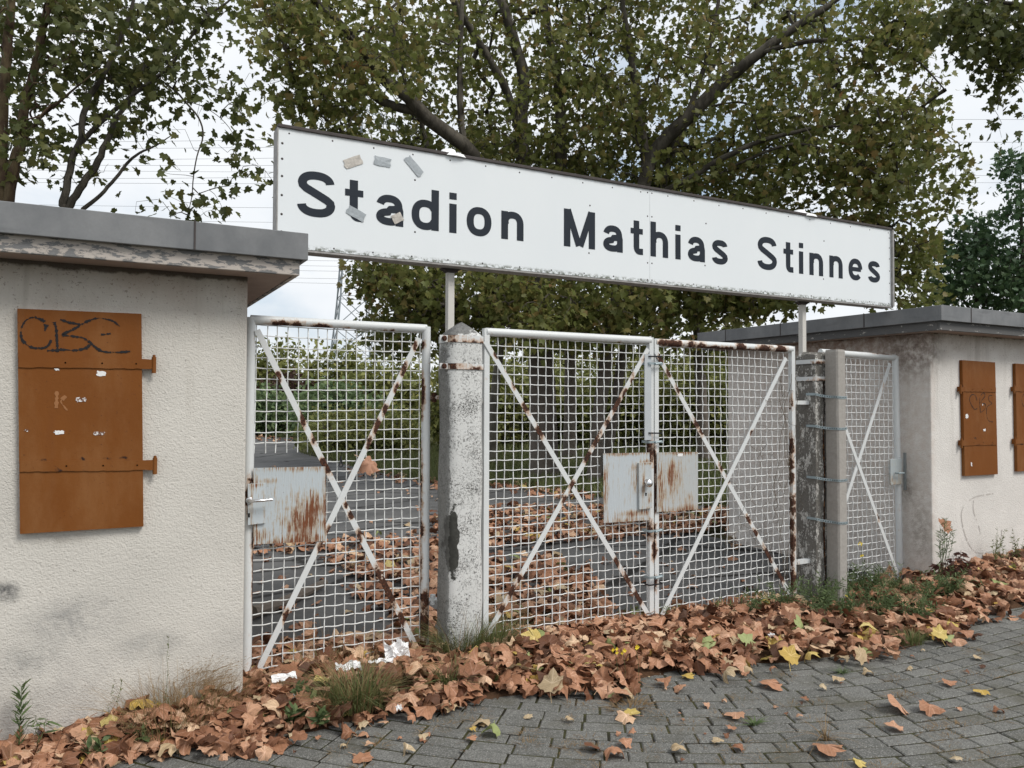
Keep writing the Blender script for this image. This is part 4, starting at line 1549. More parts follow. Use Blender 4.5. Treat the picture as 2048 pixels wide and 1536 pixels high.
def rp(Y, *lst):
    """rust patches: pixel centre and half sizes in pixels at this distance"""
    o = []
    for u, v, ru, rv in lst:
        c = PY(u, v, Y)
        e = PY(u + ru, v, Y)
        f = PY(u, v + rv, Y)
        o.append((c, (abs(e[0] - c[0]) + .004, .12, abs(f[2] - c[2]) + .004)))
    return o


def sheet(mb, poly, Y, t, n=26, m=26):
    """plate as a fine grid between four corners, with a lip"""
    q = [np.array(p) for p in poly]
    vs, fs = [], []
    for j in range(m + 1):
        for i in range(n + 1):
            a, b = i / n, j / m
            vs.append((q[0] * (1 - a) + q[1] * a) * (1 - b) + (q[3] * (1 - a) + q[2] * a) * b)
    for j in range(m):
        for i in range(n):
            k = j * (n + 1) + i
            fs.append((k, k + n + 1, k + n + 2, k + 1))
    mb.add(vs, fs)
    mb.add(q + [p + np.array([0, t, 0]) for p in q], [(k, (k + 1) % 4, 4 + (k + 1) % 4, 4 + k) for k in range(4)] + [(7, 6, 5, 4)])


# --- left pedestrian gate
Yp = 4.60
pg = thing('pedestrian_gate', (1.3, Yp, 0), 'narrow white mesh gate with a lever handle, beside the booth with one shutter', 'gate', 'white mesh gates')
TLx, TRx = 0.772, 1.848
zt = 2.078
rust_p = rp(Yp, (562, 648, 22, 5), (594, 650, 12, 5), (640, 655, 16, 5), (690, 660, 8, 3), (770, 668, 6, 5), (783, 668, 5, 6), (840, 800, 5, 24), (838, 830, 4, 20), (842, 766, 3, 12), (838, 900, 2, 50), (838, 960, 3, 90),
             (840, 1062, 5, 16), (838, 1130, 3, 40), (848, 1200, 7, 22), (846, 1250, 8, 28), (838, 1010, 3, 30), (500, 995, 8, 34), (507, 1100, 3, 50), (506, 1160, 2, 60), (845, 690, 3, 6), (842, 780, 3, 30))
mb = MB()
mb.tube(fine_line((TLx, Yp, zt), (TRx, Yp, zt)), .0265, 12)
mb.build('top_rail', M['white'], pg, smooth=True, rust=rust_p)
for xa, zb in ((TLx, -.05), (TRx, .0)):
    mb = MB()
    mb.tube(fine_line((xa, Yp, zb), (xa, Yp, zt + .012)), .0285, 12)
    mb.build('stile', M['white'], pg, smooth=True, rust=rust_p)
mb = MB()
mb.tube(fine_line((TLx + .02, Yp, .035), (TRx - .02, Yp, .035), .05), .022, 8)
mb.build('bottom_rail', M['rust'], pg, smooth=True)
wire_mesh(pg, TLx + .03, TRx - .035, .085, .085, zt - .03, zt - .03, Yp + .008, .0610, cut=lambda x, z: (x < 1.19 and .93 < z < 1.31))
A = [PY(*p, Yp - .028) for p in ((514, 660), (829, 1288))]
B = [PY(*p, Yp - .034) for p in ((838, 676), (509, 1356))]
mb = MB()
mb.bar(A[0], A[1], .034, .005)
mb.build('brace', M['white'], pg, rust=rp(Yp, (604, 838, 4, 14), (650, 930, 10, 18), (700, 1030, 5, 7), (716, 1070, 6, 14), (770, 1185, 16, 36), (752, 1150, 8, 20), (800, 1235, 9, 14), (555, 755, 5, 10), (625, 880, 4, 10), (690, 1010, 3, 6)))
mb = MB()
mb.bar(B[0], B[1], .034, .005)
mb.build('brace', M['white'], pg, rust=rp(Yp, (804, 738, 5, 14), (768, 822, 6, 14), (752, 855, 7, 14), (735, 886, 5, 12), (826, 692, 4, 8), (570, 1232, 5, 14), (640, 1095, 8, 12), (655, 1060, 5, 10), (790, 775, 4, 10)))
plq = [PY(u, v, Yp - .042) for u, v in ((507, 936), (651, 933), (652, 1082), (507, 1089))]
mb = MB()
sheet(mb, plq, Yp, .004, 60, 60)
lp = mb.build('lock_plate', mat_plate('lock_plate_handled', (0.47, 0.515, 0.54), [(PY(610, 1030, Yp), (.17, .3, .24), .62), (PY(628, 1010, Yp), (.09, .3, .17), .40), (PY(585, 1050, Yp), (.2, .3, .18), .45)]), pg,
              rust=rp(Yp, (507, 1010, 5, 90), (580, 935, 80, 5), (580, 1085, 90, 10), (651, 1010, 6, 80), (520, 1070, 14, 12), (530, 960, 20, 4)))
esc = [PY(u, v, Yp - .058) for u, v in ((496, 968), (531, 966), (531, 1046), (496, 1050))]
mb = MB()
sheet(mb, esc, Yp, .015, 16, 30)
es = mb.build('lock_case', mat_plate('lock_case_paint', (0.50, 0.55, 0.58), []), lp, rust=rp(Yp, (529, 1000, 3, 45), (499, 1000, 3, 40), (512, 1048, 18, 3), (515, 968, 18, 2)))
h0 = PY(499, 1001, Yp - .075)
h1 = PY(538, 1000, Yp - .105)
mb = MB()
mb.tube([h0 + np.array([0, .03, 0]), h0 + np.array([0, -.025, 0]), h0 + np.array([.012, -.036, 0]), h0 + np.array([.06, -.038, 0.001]), h0 + np.array([.118, -.036, .002])], [.011, .010, .009, .0085, .008], 10)
mb.tube([h0 + np.array([0, .012, 0]), h0 + np.array([0, .006, 0])], .019, 14)
mb.build('handle', M['steel'], es, smooth=True)
mb = MB()
q = PY(498, 1030, Yp - .0585)
mb.box(tuple(q + np.array([-.005, -.001, -.013])), tuple(q + np.array([.005, 0, .010])))
mb.build('keyhole', M['darkhole'], es)
for z_ in (1.64, .36):
    mb = MB()
    mb.tube([(TRx + .02, Yp, z_), (PLX0 + .03, Yp - .03, z_)], .014, 8)
    mb.lathe((TRx + .052, Yp - .01, z_ - .03), [(.018, 0), (.018, .06)], 10)
    mb.build('hinge', M['white_worn'], pg, smooth=True, rust=[((TRx + .05, Yp, z_), (.03, .1, .05))] if z_ > 1 else [])

# --- double gate, two leaves
Yg = 4.45
GC = 3.545


def leaf(label, xa, xb, meet, brA, brB, rA, rB, rust_rail, rust_st, plate_px, plate_rust, ztop, bot_rust):
    t = thing('gate_leaf', ((xa + xb) / 2, Yg, 0), label, 'gate', 'white mesh gates')
    mb = MB()
    mb.tube(fine_line((xa, Yg, ztop), (xb, Yg, ztop)), .0265, 12)
    mb.build('top_rail', M['white'], t, smooth=True, rust=rust_rail)
    for x in (xa, xb):
        mb = MB()
        if x == meet:
            pass
        w_ = .022
        zz = fine_line((x, Yg, -.01), (x, Yg, ztop + .022))
        mb.tube(zz, .026, 4)
        mb.build('stile', M['white'], t, rust=rust_st)
    mb = MB()
    mb.tube(fine_line((xa + .02, Yg, .035), (xb - .02, Yg, .03), .05), .026, 10)
    mb.build('bottom_rail', M['rust'], t, smooth=True)
    pq = [PY(u, v, Yg - .034) for u, v in plate_px]
    px0, px1 = min(q[0] for q in pq), max(q[0] for q in pq)
    pz0, pz1 = min(q[2] for q in pq), max(q[2] for q in pq)
    wire_mesh(t, xa + .025, xb - .025, .075, .075, ztop - .03, ztop - .03, Yg + .01, .0605, cut=lambda x, z: px0 + .02 < x < px1 - .02 and pz0 + .02 < z < pz1 - .02)
    for k, (br, ru) in enumerate(((brA, rA), (brB, rB))):
        mb = MB()
        yy = Yg - .024 - .006 * k
        mb.bar(PY(*br[0], yy), PY(*br[1], yy), .033, .005)
        mb.build('brace', M['white'], t, rust=rp(Yg, *ru))
    mb = MB()
    sheet(mb, pq, Yg, .004, 50, 50)
    pn = mb.build('lock_plate', plate_rust[0], t, rust=rp(Yg, *plate_rust[1]))
    return t, pn


p1 = mat_plate('lock_plate_pale', (0.47, 0.51, 0.535), [(PY(1265, 960, Yg), (.07, .3, .25), .45)])
p2 = mat_plate('lock_plate_streaked', (0.44, 0.46, 0.46), [(PY(1345, 960, Yg), (.14, .3, .22), .55), (PY(1370, 1000, Yg), (.11, .3, .11), .45)])
l1, pn1 = leaf('left leaf of the white double gate, with a round knob on its lock plate', 2.198, 3.520, 3.520,
               ((970, 682), (1298, 1232)), ((1296, 698), (972, 1274)),
               ((990, 705, 5, 10), (1010, 735, 3, 8), (1048, 815, 6, 12), (1076, 860, 8, 16), (1228, 1125, 5, 10), (1250, 1160, 9, 22), (1270, 1195, 10, 18), (1025, 770, 4, 8)),
               ((1285, 720, 4, 10), (1262, 765, 6, 16), (1230, 815, 8, 24), (1212, 850, 7, 14), (1190, 885, 9, 22), (1170, 915, 6, 14), (1140, 975, 6, 14), (1125, 1000, 5, 9), (1035, 1155, 5, 12), (1020, 1185, 8, 18), (1000, 1215, 6, 12), (1245, 790, 5, 12)),
               rp(Yg, (1058, 683, 12, 5), (1160, 690, 26, 4), (1200, 694, 30, 4), (1236, 690, 3, 6), (1260, 696, 30, 3), (1100, 686, 14, 2)),
               rp(Yg, (1299, 905, 5, 26), (1297, 880, 4, 14), (1306, 1100, 3, 20), (1300, 1060, 4, 20)),
               ((1206.5, 907), (1299, 905), (1301, 1040), (1208, 1046)), (p1, [(1206, 980, 4, 60), (1250, 1043, 50, 9), (1250, 906, 50, 3), (1290, 925, 12, 4), (1277, 965, 2, 55), (1270, 1025, 30, 5)]), 2.062, None)
l2, pn2 = leaf('right leaf of the white double gate, its top rail patched with rust', 3.566, 4.960, 3.566,
               ((1312, 704), (1582, 1192)), ((1572, 716), (1324, 1230)),
               ((1318, 715, 5, 10), (1333, 745, 5, 10), (1352, 775, 5, 12), (1390, 845, 7, 14), (1400, 862, 5, 8), (1438, 930, 4, 10), (1452, 955, 5, 9), (1490, 1040, 5, 9), (1505, 1065, 4, 8), (1530, 1110, 9, 22), (1555, 1150, 8, 14)),
               ((1497, 868, 3, 6),),
               rp(Yg, (1322, 686, 14, 5), (1345, 688, 14, 7), (1380, 690, 9, 7), (1400, 692, 8, 7), (1425, 698, 18, 4), (1450, 699, 16, 4), (1478, 694, 9, 8), (1525, 699, 15, 8), (1558, 700, 10, 8), (1500, 702, 16, 2.5)),
               rp(Yg, (1303, 955, 3, 24), (1306, 990, 3, 30), (1305, 1065, 3, 14), (1304, 1100, 5, 14), (1305, 1165, 5, 14), (1308, 925, 2, 30), (1575, 805, 5, 16), (1574, 850, 3, 30), (1578, 895, 6, 22), (1577, 955, 7, 14), (1579, 930, 5, 12), (1578, 1015, 4, 14), (1578, 1050, 7, 14),
                  (1580, 1085, 9, 24), (1579, 1120, 5, 16), (1580, 1165, 9, 22), (1572, 830, 3, 60), (1585, 1010, 3, 26)),
               ((1314, 905), (1396, 904), (1396, 1019), (1314, 1024)), (p2, [(1355, 1021, 44, 7), (1316, 970, 5, 55), (1355, 905, 40, 3), (1396, 960, 4, 50), (1335, 940, 6, 20)]), 2.052, None)
# lock with knob
lc = [PY(u, v, Yg - .052) for u, v in ((1278, 926), (1303, 924), (1304, 1016), (1279, 1019))]
mb = MB()
sheet(mb, lc, Yg, .017, 14, 30)
lk = mb.build('lock_case', mat_plate('lock_case_knob', (0.46, 0.49, 0.50), [(PY(1291, 1003, Yg), (.06, .3, .05), .3)]), pn1, rust=rp(Yg, (1278, 970, 2, 48), (1290, 1017, 14, 3), (1303, 975, 2, 40), (1290, 926, 14, 1.5), (1292, 990, 5, 8)))
q = PY(1292, 966, Yg - .053)
mb = MB()
mb.tube([q + np.array([0, .001, .012]), q + np.array([0, -.006, .012])], .017, 14)
mb.tube([q + np.array([0, 0, 0]), q + np.array([0, -.018, 0])], .010, 12)
prof = [(.012, -.018), (.024, -.024), (.028, -.034), (.026, -.045), (.016, -.053), (.002, -.056)]
mb.tube([q + np.array([0, y, 0]) for r_, y in prof], [r_ for r_, y in prof], 16)
mb.build('knob', M['steel'], lk, smooth=True)
mb = MB()
for dz, rr_ in ((-.085, .006), (-.075, .007)):
    c = q + np.array([0.0, -.0012, dz])
    mb.prism([(c[0] + rr_ * math.cos(-a_ * .6283), c[1], c[2] + rr_ * math.sin(-a_ * .6283)) for a_ in range(10)], .001)
mb.build('keyhole', M['darkhole'], lk)
# meeting stile cover, ties and clamps
mb = MB()
a, b = PY(1292, 708, Yg - .034), PY(1301, 880, Yg - .034)
mb.box((a[0] - .012, Yg - .036, b[2]), (b[0] + .006, Yg - .028, a[2]))
mb.build('cover_strip', plain('aluminium_strip', (0.47, 0.50, 0.52), 0.4, .08, 12, .2), l1)
for v in (713, 866, 1170):
    z_ = PY(1302, v, Yg - .04)[2]
    mb = MB()
    band(mb, 3.478, 3.600, Yg - .045, Yg + .04, z_, .010, .003, .012, R.uniform(-.04, .04))
    o = mb.build('cable_tie', M['black'], None, (3.54, Yg, z_))
    tag(o, {713: 'black cable tie round the meeting gate stiles, close under the top rail', 866: 'black cable tie round the meeting gate stiles, just above the lock plates', 1170: 'black cable tie low on the meeting gate stiles near the leaves'}[v], 'cable tie', 'cable ties on the double gate')
for v in (727, 884, 1062, 1155):
    z_ = PY(1302, v, Yg - .04)[2]
    mb = MB()
    band(mb, 3.474, 3.604, Yg - .047, Yg + .042, z_, .016, .003, .012)
    mb.tube([(3.520, Yg - .058, z_ - .004), (3.575, Yg - .058, z_ + .004)], .009, 8)
    o = mb.build('hose_clamp', M['zinc'], None, (3.54, Yg, z_))
    tag(o, {727: 'steel hose clamp on the gate stiles, highest of four', 884: 'steel hose clamp on the gate stiles right above the knob lock', 1062: 'steel hose clamp on the gate stiles right below the lock plates', 1155: 'steel hose clamp on the gate stiles, lowest of four'}[v], 'hose clamp', 'hose clamps on the double gate')
# plate sticker and hinges
mb = MB()
ragged(mb, 1361, 910, .055, .024, Yg - .0365, 0, 14, .12)
mb.build('sticker_scrap', M['sticker_white'], pn2)
for x_, xp, par in ((2.198, 2.12, l1), (4.960, PRX0 + .03, l2)):
    for z_ in (1.62, .33):
        mb = MB()
        mb.tube([(x_, Yg + .01, z_), (xp, Yg + .03, z_)], .016, 8)
        mb.box((min(x_, xp) + .02, Yg - .012, z_ - .016), (max(x_, xp) - .03, Yg + .03, z_ + .016))
        mb.build('hinge', M['white_worn'], par)

# --- right pedestrian gate, against the right booth
Yr = 4.58
rg = thing('pedestrian_gate', (6.1, Yr, 0), 'narrow white mesh gate standing among weeds, beside the booth with two shutters', 'gate', 'white mesh gates')
xr0, xr1 = 5.45, 6.395
zt0 = PY(1700, 709, Yr)[2]
zt1 = PY(1788, 715, Yr)[2]
lean = PY(1801, 1160, Yr)[0] - PY(1791, 716, Yr)[0]
xt = PY(1790.5, 716, Yr)[0]
xb = PY(1800.5, 1165, Yr)[0]
mb = MB()
mb.tube(fine_line((xr0, Yr, zt0 + .01), (xt, Yr, zt1)), .027, 12)
mb.build('top_rail', M['white'], rg, smooth=True, rust=rp(Yr, (1765, 706, 20, 2)))
mb = MB()
mb.tube(fine_line((xb, Yr, -.02), (xt, Yr, zt1 + .01)), .028, 12)
mb.build('stile', M['white'], rg, smooth=True, rust=[])
mb = MB()
mb.tube(fine_line((xr0, Yr, -.02), (xr0, Yr, zt0)), .028, 12)
mb.build('stile', M['white'], rg, smooth=True, rust=[])
zb = PY(1745, 1174, Yr)[2]
mb = MB()
mb.tube(fine_line((xr0, Yr, zb - .01), (xb, Yr, zb + .006)), .027, 12)
mb.build('bottom_rail', M['white'], rg, smooth=True, rust=rp(Yr, (1750, 1180, 10, 3)))
wire_mesh(rg, xr0 + .03, xt - .03, zb + .03, zb + .03, zt0 - .03, zt1 - .03, Yr + .008, .0605)
mb = MB()
mb.bar(PY(1780, 727, Yr - .03), PY(1668, 1075, Yr - .03), .033, .005)
mb.build('brace', M['white'], rg, rust=rp(Yr, (1762, 790, 2, 16), (1735, 895, 4, 14), (1728, 915, 3, 10)))
mb = MB()
mb.bar(PY(1685, 840, Yr - .036), PY(1796, 1150, Yr - .036), .033, .005)
mb.build('brace', M['white'], rg, rust=rp(Yr, (1750, 1030, 2, 10)))
q0 = PY(1781, 918, Yr - .05)
q1 = PY(1808, 968, Yr - .05)
mb = MB()
mb.box((q0[0], Yr - .05, q1[2]), (q1[0] - .02, Yr - .036, q0[2]))
mb.build('lock_plate', mat_plate('lock_plate_grey', (0.38, 0.42, 0.43), []), rg, bevel=.003, rust=rp(Yr, (1785, 968, 12, 3)))
mb = MB()
qq = PY(1791, 946, Yr - .06)
mb.tube([qq, qq + np.array([0, -.03, 0]), qq + np.array([.07, -.035, 0])], .008, 8)
mb.build('handle', M['zinc'], rg, smooth=True)
mb = MB()
qq = PY(1798, 944, Yr - .05)
mb.box((xb + .03, Yr - .04, qq[2] - .17), (6.528, Yr - .02, qq[2] + .17))
mb.build('strike_plate', plain('grey_strike_plate', (0.24, 0.26, 0.26), .5, .3, 20), rg)

# ------------------------------------------------------------------ things caught on the gates
mb = MB()
c = PY(738, 932, Yp - .01)
v, t = GROUND_LEAVES[3]
rot = frames(np.array([[.7, -.2, -.6]]), np.array([[0.2, -1, .4]]))[0]
V = (rot @ v.T).T * .135 + c
o = np_mesh('dry_leaf', V, t, M['fallen'], None, False, c)
tag(o, 'dry brown leaf caught in the mesh of the handled gate', 'leaf')
mb = MB()
c = PY(681, 922, Yp - .01)
pts = [c + np.array([0, 0, .028]), c + np.array([.002, 0, .0]), c + np.array([-.012, -.01, -.03])]
mb.tube(pts, [.004, .006, .003], 6)
mb.tube([c + np.array([0, 0, .03]), c + np.array([.012, -.008, -.03])], [.005, .003], 6)
mb.tube([c + np.array([-.013, -.01, -.03]), c + np.array([.0, -.012, -.034]), c + np.array([.013, -.008, -.03])], .003, 6)
o = mb.build('cord_knot', M['black'], None, c)
tag(o, 'small knotted black cord tied to the mesh of the handled gate', 'cord')
# dead creeper on the right leaf
mb = MB()
for k in range(26):
    u0, v0 = R.uniform(1505, 1590), R.uniform(740, 1150)
    p0 = PY(u0, v0, Yg - .02)
    pts = [p0]
    d = np.array([R.uniform(-.6, .6), 0, R.uniform(-1, 1)])
    for j in range(R.randint(6, 16)):
        d = d + np.array([R.uniform(-.5, .5), 0, R.uniform(-.5, .5)])
        d = d / np.linalg.norm(d)
        q = pts[-1] + d * .035
        q[0] = min(q[0], 5.04)
        q[1] = Yg - .022 + .02 * math.sin(j * 1.7 + k)
        pts.append(q)
    mb.tube(pts, .0012, 4, cap=False)
for k in range(4):
    pts = []
    for j in range(30):
        z = .1 + 1.75 * j / 29
        pts.append((4.80 + .05 * k + .05 * math.sin(z * 5 + k * 2), Yg - .02 + .015 * math.sin(j + k), z))
    mb.tube(pts, .0016, 4, cap=False)
o = mb.build('dead_creeper', M['twig'], None, (4.9, Yg, 0))
tag(o, 'thin dead creeper strands tangled in the mesh near the spalled post', 'creeper')

# ------------------------------------------------------------------ trees


def ell(c, ru, rv, rd, n, rng, hollow=0.0):
    """points inside an ellipsoid set out at pixel c=(u, v) and distance d"""
    p = rng.normal(size=(n, 3))
    p /= np.linalg.norm(p, axis=1)[:, None]
    r = (hollow + (1 - hollow) * rng.random(n)) ** (1 / 3)
    p *= r[:, None]
    return np.array([PD(c[0] + a * ru, c[1] + b * rv, c[2] + e * rd) for a, b, e in p])


def resample(pts, rad, step_=.22):
    P, Rr = [], []
    for (a, b), (ra, rb) in zip(zip(pts[:-1], pts[1:]), zip(rad[:-1], rad[1:])):
        n = max(1, int(np.linalg.norm(b - a) / step_))
        for k in range(n):
            P.append(a + (b - a) * k / n)
            Rr.append(ra + (rb - ra) * k / n)
    P.append(pts[-1])
    Rr.append(rad[-1])
    return np.array(P), Rr


def smooth3(pts, rad, n=4):
    P = [np.array(p, float) for p in pts]
    if len(P) < 3:
        return P, list(rad)
    E_ = [2 * P[0] - P[1]] + P + [2 * P[-1] - P[-2]]
    o, r = [], []
    for i in range(1, len(E_) - 2):
        for k in range(n):
            t = k / n
            a, b, c, d = E_[i - 1], E_[i], E_[i + 1], E_[i + 2]
            o.append(0.5 * (2 * b + (c - a) * t + (2 * a - 5 * b + 4 * c - d) * t * t + (-a + 3 * b - 3 * c + d) * t ** 3))
            r.append(rad[i - 1] + (rad[i] - rad[i - 1]) * t)
    o.append(P[-1])
    r.append(rad[-1])
    return o, r


def tree(name, label, cat, limbs, attr, leafmat, bark, leaf_size, per_tip, seed, group=None, spread=.16, max_span=2.6, droop=.7, shapes=None, bare=0.0, tip_r=.0042, tail=.55, slim=.82):
    """limbs: lists of (u, v, distance, radius in m); the crown grows from them towards the points attr"""
    rng = np.random.default_rng(seed)
    lim = []
    for L in limbs:
        pts = [PD(u, v, d) if d is not None else None for u, v, d, r in L]
        rad = [q[3] * slim for q in L]
        s, r = smooth3(pts, rad)
        lim.append((s, r))
    base = np.array(lim[0][0][0])
    base[2] = 0.0
    t = thing(name, base, label, cat, group)
    mb = MB()
    nodes, nrad = [], []
    for i, (s, r) in enumerate(lim):
        s2 = [q + rng.normal(size=3) * min(rr_, .05) * .12 for q, rr_ in zip(s, r)]
        k = 12 if r[0] > .08 else 8
        mb.tube(s2, r, k)
        P, Rr = resample(s, r)
        nodes.append(P)
        nrad += Rr
    mb.build('trunk', bark, t, smooth=True)
    N0 = np.concatenate(nodes)
    cap = len(N0) + len(attr) * 14
    N = np.zeros((cap, 3))
    N[:len(N0)] = N0
    n = len(N0)
    cnt = np.zeros(cap)
    d0 = np.min(np.linalg.norm(attr[:, None, :] - N0[None, ::2], axis=2), axis=1)
    order = np.argsort(d0)
    paths = []
    for ai in order:
        a = attr[ai]
        d2 = ((N[:n] - a) ** 2).sum(1)
        i = int(np.argmin(d2))
        D = math.sqrt(d2[i])
        if D > max_span:
            continue
        m_ = max(2, int(D / .22))
        m_ = min(m_, 12)
        p0 = N[i].copy()
        off = rng.normal(size=3) * D * .10
        off[2] += D * .10
        idx = [i]
        for k in range(1, m_ + 1):
            f = k / m_
            q = p0 + (a - p0) * f + off * math.sin(f * math.pi) + rng.normal(size=3) * .018
            N[n] = q
            idx.append(n)
            n += 1
        paths.append(idx)
    extra = np.zeros(cap)
    for idx in reversed(paths):
        c = 1
        for j in idx[:0:-1]:
            c += extra[j]
            cnt[j] = c
        extra[idx[0]] += c
    # branches
    bm_ = MB()
    for idx in paths:
        c = cnt[idx[1]]
        r0 = tip_r * c ** .52
        pts = [N[j] for j in idx]
        m_ = len(pts)
        rr_ = [max(tip_r * .6, r0 * (1 - .45 * k / (m_ - 1))) for k in range(m_)]
        bm_.tube(pts, rr_, 5 if r0 > .012 else 3, cap=False)
    bm_.build('branch', bark, t, smooth=True)
    # leaves
    tips = []
    for idx in paths:
        if rng.random() < bare:
            continue
        k = max(2, int(per_tip * rng.uniform(.5, 1.5)))
        m_ = len(idx)
        f = 1 - rng.random(k) ** 1.3 * tail
        j = np.clip((f * (m_ - 1)).round().astype(int), 0, m_ - 1)
        q = N[np.array(idx)[j]]
        tips.append(q + rng.normal(size=(k, 3)) * spread * np.array([1, 1, .8]) - np.array([0, 0, spread * .45]))
    if tips:
        Q = np.concatenate(tips)
        k = len(Q)
        tip = rng.normal(size=(k, 3)) * .75
        tip[:, 2] -= droop
        nr = rng.normal(size=(k, 3))
        nr[:, 2] = np.abs(nr[:, 2]) + .35
        shp = shapes or TREE_LEAVES
        V, T = scatter(shp, rng.integers(0, len(shp), k), Q, frames(tip, nr), leaf_size * rng.uniform(.55, 1.25, k))
        np_mesh('crown', V, T, leafmat, t)
        return t, k
    return t, 0


rg_ = np.random.default_rng(21)
total = 0
# thin trees behind the left booth
d = 9.6
at = np.concatenate([ell((60, 60, d + .4), 120, 150, 1.2, 110, rg_), ell((40, 250, d), 80, 90, .9, 40, rg_), ell((150, 30, d), 90, 90, 1., 40, rg_)])
t, k = tree('plane_tree', 'twin stemmed plane tree at the far left behind the booth roof', 'tree',
            [[(11, 1062, d, .10), (10, 620, d, .10), (8, 480, d, .095), (3, 400, d, .085), (5, 219, d, .075), (14, 109, d, .068), (23, -20, d, .06), (30, -200, d, .04)],
             [(12, 480, d, .085), (17, 400, d, .08), (28, 328, d, .078), (41, 281, d, .076), (51, 203, d, .066), (72, 125, d, .058), (98, 0, d, .05), (115, -120, d, .035)],
             [(52, 276, d, .03), (78, 237, d, .027), (116, 206, d, .022), (141, 184, d, .016), (196, 140, d, .010)],
             [(70, 244, d, .018), (60, 226, d - .2, .015), (75, 214, d - .2, .011), (112, 208, d - .4, .007)]],
            at, M['leaf_left'], M['bark_brown'], .110, 6.5, 1, 'plane trees behind the gates', .15, bare=.05)
total += k
d = 9.9
at = np.concatenate([ell((310, 50, d + .4), 170, 120, 1.2, 150, rg_), ell((220, 180, d + .2), 120, 110, .9, 85, rg_), ell((420, 170, d), 80, 50, .8, 18, rg_),
                     np.array([PD(u, v, d + rg_.uniform(-.3, .3)) for u, v in ((300, 330), (315, 400), (350, 430), (270, 425), (340, 395), (390, 300), (430, 290), (455, 300), (470, 320), (480, 350), (455, 370), (420, 380), (400, 390), (365, 405), (440, 405), (450, 440), (430, 425), (345, 350), (330, 345), (350, 260), (300, 265), (395, 250), (445, 240), (480, 225), (500, 250), (520, 300), (510, 335), (530, 360), (545, 370), (490, 390), (400, 430), (375, 415), (110, 345), (130, 340), (200, 345), (215, 330), (170, 330), (490, 180), (505, 150))])])
t, k = tree('plane_tree', 'slender forked plane tree with a bare leaning branch behind the booth roof', 'tree',
            [[(128, 1048, d, .085), (130, 560, d, .085), (131, 470, d, .082), (132, 418, d, .08)],
             [(130, 425, d, .06), (127, 405, d, .058), (134, 372, d, .055), (147, 312, d, .05), (161, 281, d, .048), (166, 234, d, .045), (178, 194, d, .042), (200, 162, d, .038), (219, 125, d, .034), (259, 31, d, .028), (280, -60, d, .018)],
             [(133, 425, d, .06), (140, 408, d, .058), (166, 369, d, .055), (191, 331, d, .052), (212, 287, d, .046), (237, 231, d, .036), (262, 195, d, .028), (290, 130, d, .02)],
             [(160, 288, d, .04), (206, 241, d, .034), (250, 203, d, .032), (281, 178, d, .03), (312, 156, d, .027), (353, 116, d, .024), (406, 41, d, .02), (455, 4, d, .016), (500, -40, d, .010)],
             [(322, 160, d, .016), (353, 184, d, .016), (378, 212, d, .015), (398, 237, d, .014), (406, 272, d, .012), (394, 312, d, .010), (387, 353, d, .009), (383, 397, d, .007), (375, 430, d, .005)],
             [(366, 200, d, .007), (410, 215, d + .1, .006), (450, 245, d + .1, .005), (480, 290, d + .1, .004)],
             [(160, 440, d, .036), (168, 418, d, .033), (200, 391, d, .028), (231, 356, d, .025), (259, 322, d, .022), (281, 305, d, .018), (312, 291, d, .013), (341, 272, d, .007)]],
            at, M['leaf_left'], M['bark'], .108, 6.5, 2, 'plane trees behind the gates', .14, bare=.04, tip_r=.0034)
total += k

# the big planes behind the gates
D1 = 16.2
limb1 = [[(1089, 962, D1, .42), (1088, 940, D1, .37), (1087, 860, D1, .35), (1084, 740, D1, .33), (1082, 620, D1, .31), (1090, 520, D1, .30), (1092, 470, D1, .27)],
         [(1090, 530, D1, .20), (1045, 440, 15.6, .19), (985, 360, 15.0, .17), (926, 289, 14.5, .16), (852, 234, 14.2, .155), (809, 187, 14.0, .145), (766, 156, 13.9, .13), (734, 109, 13.8, .11), (688, 58, 13.6, .10), (629, 0, 13.4, .08), (570, -70, 13.2, .06)],
         [(870, 248, 14.3, .10), (836, 224, 14.2, .105), (773, 207, 14.1, .10), (719, 164, 14.0, .085), (656, 94, 13.8, .07), (594, 20, 13.6, .06), (540, -40, 13.4, .04)],
         [(930, 300, 14.5, .08), (923, 240, 14.6, .08), (919, 156, 14.6, .075), (922, 58, 14.7, .065), (926, -60, 14.8, .05)],
         [(1090, 500, D1, .2), (1060, 400, 16.0, .18), (1043, 300, 15.9, .17), (1043, 219, 15.8, .16), (1047, 156, 15.7, .15), (1027, 78, 15.6, .13), (1003, 0, 15.5, .11), (980, -90, 15.4, .08)],
         [(1044, 280, 15.9, .10), (1012, 180, 15.5, .10), (969, 102, 15.2, .09), (930, 39, 15.0, .08), (900, -10, 14.9, .07), (860, -80, 14.8, .05)],
         [(1095, 480, D1, .18), (1118, 380, 16.5, .17), (1122, 270, 16.6, .15), (1115, 156, 16.6, .13), (1098, 70, 16.7, .11), (1082, -40, 16.7, .09)],
         [(860, 320, 15.0, .06), (843, 250, 15.0, .06), (826, 215, 14.8, .05), (800, 120, 14.7, .04), (780, 20, 14.6, .03)],
         [(1082, 650, D1, .10), (1030, 590, 15.4, .07), (985, 615, 15.0, .05), (930, 655, 14.6, .03)],
         [(700, 270, 13.6, .018), (640, 230, 13.4, .02), (600, 185, 13.2, .02), (580, 130, 13.2, .025), (560, 60, 13.2, .03), (545, -30, 13.2, .035)]]
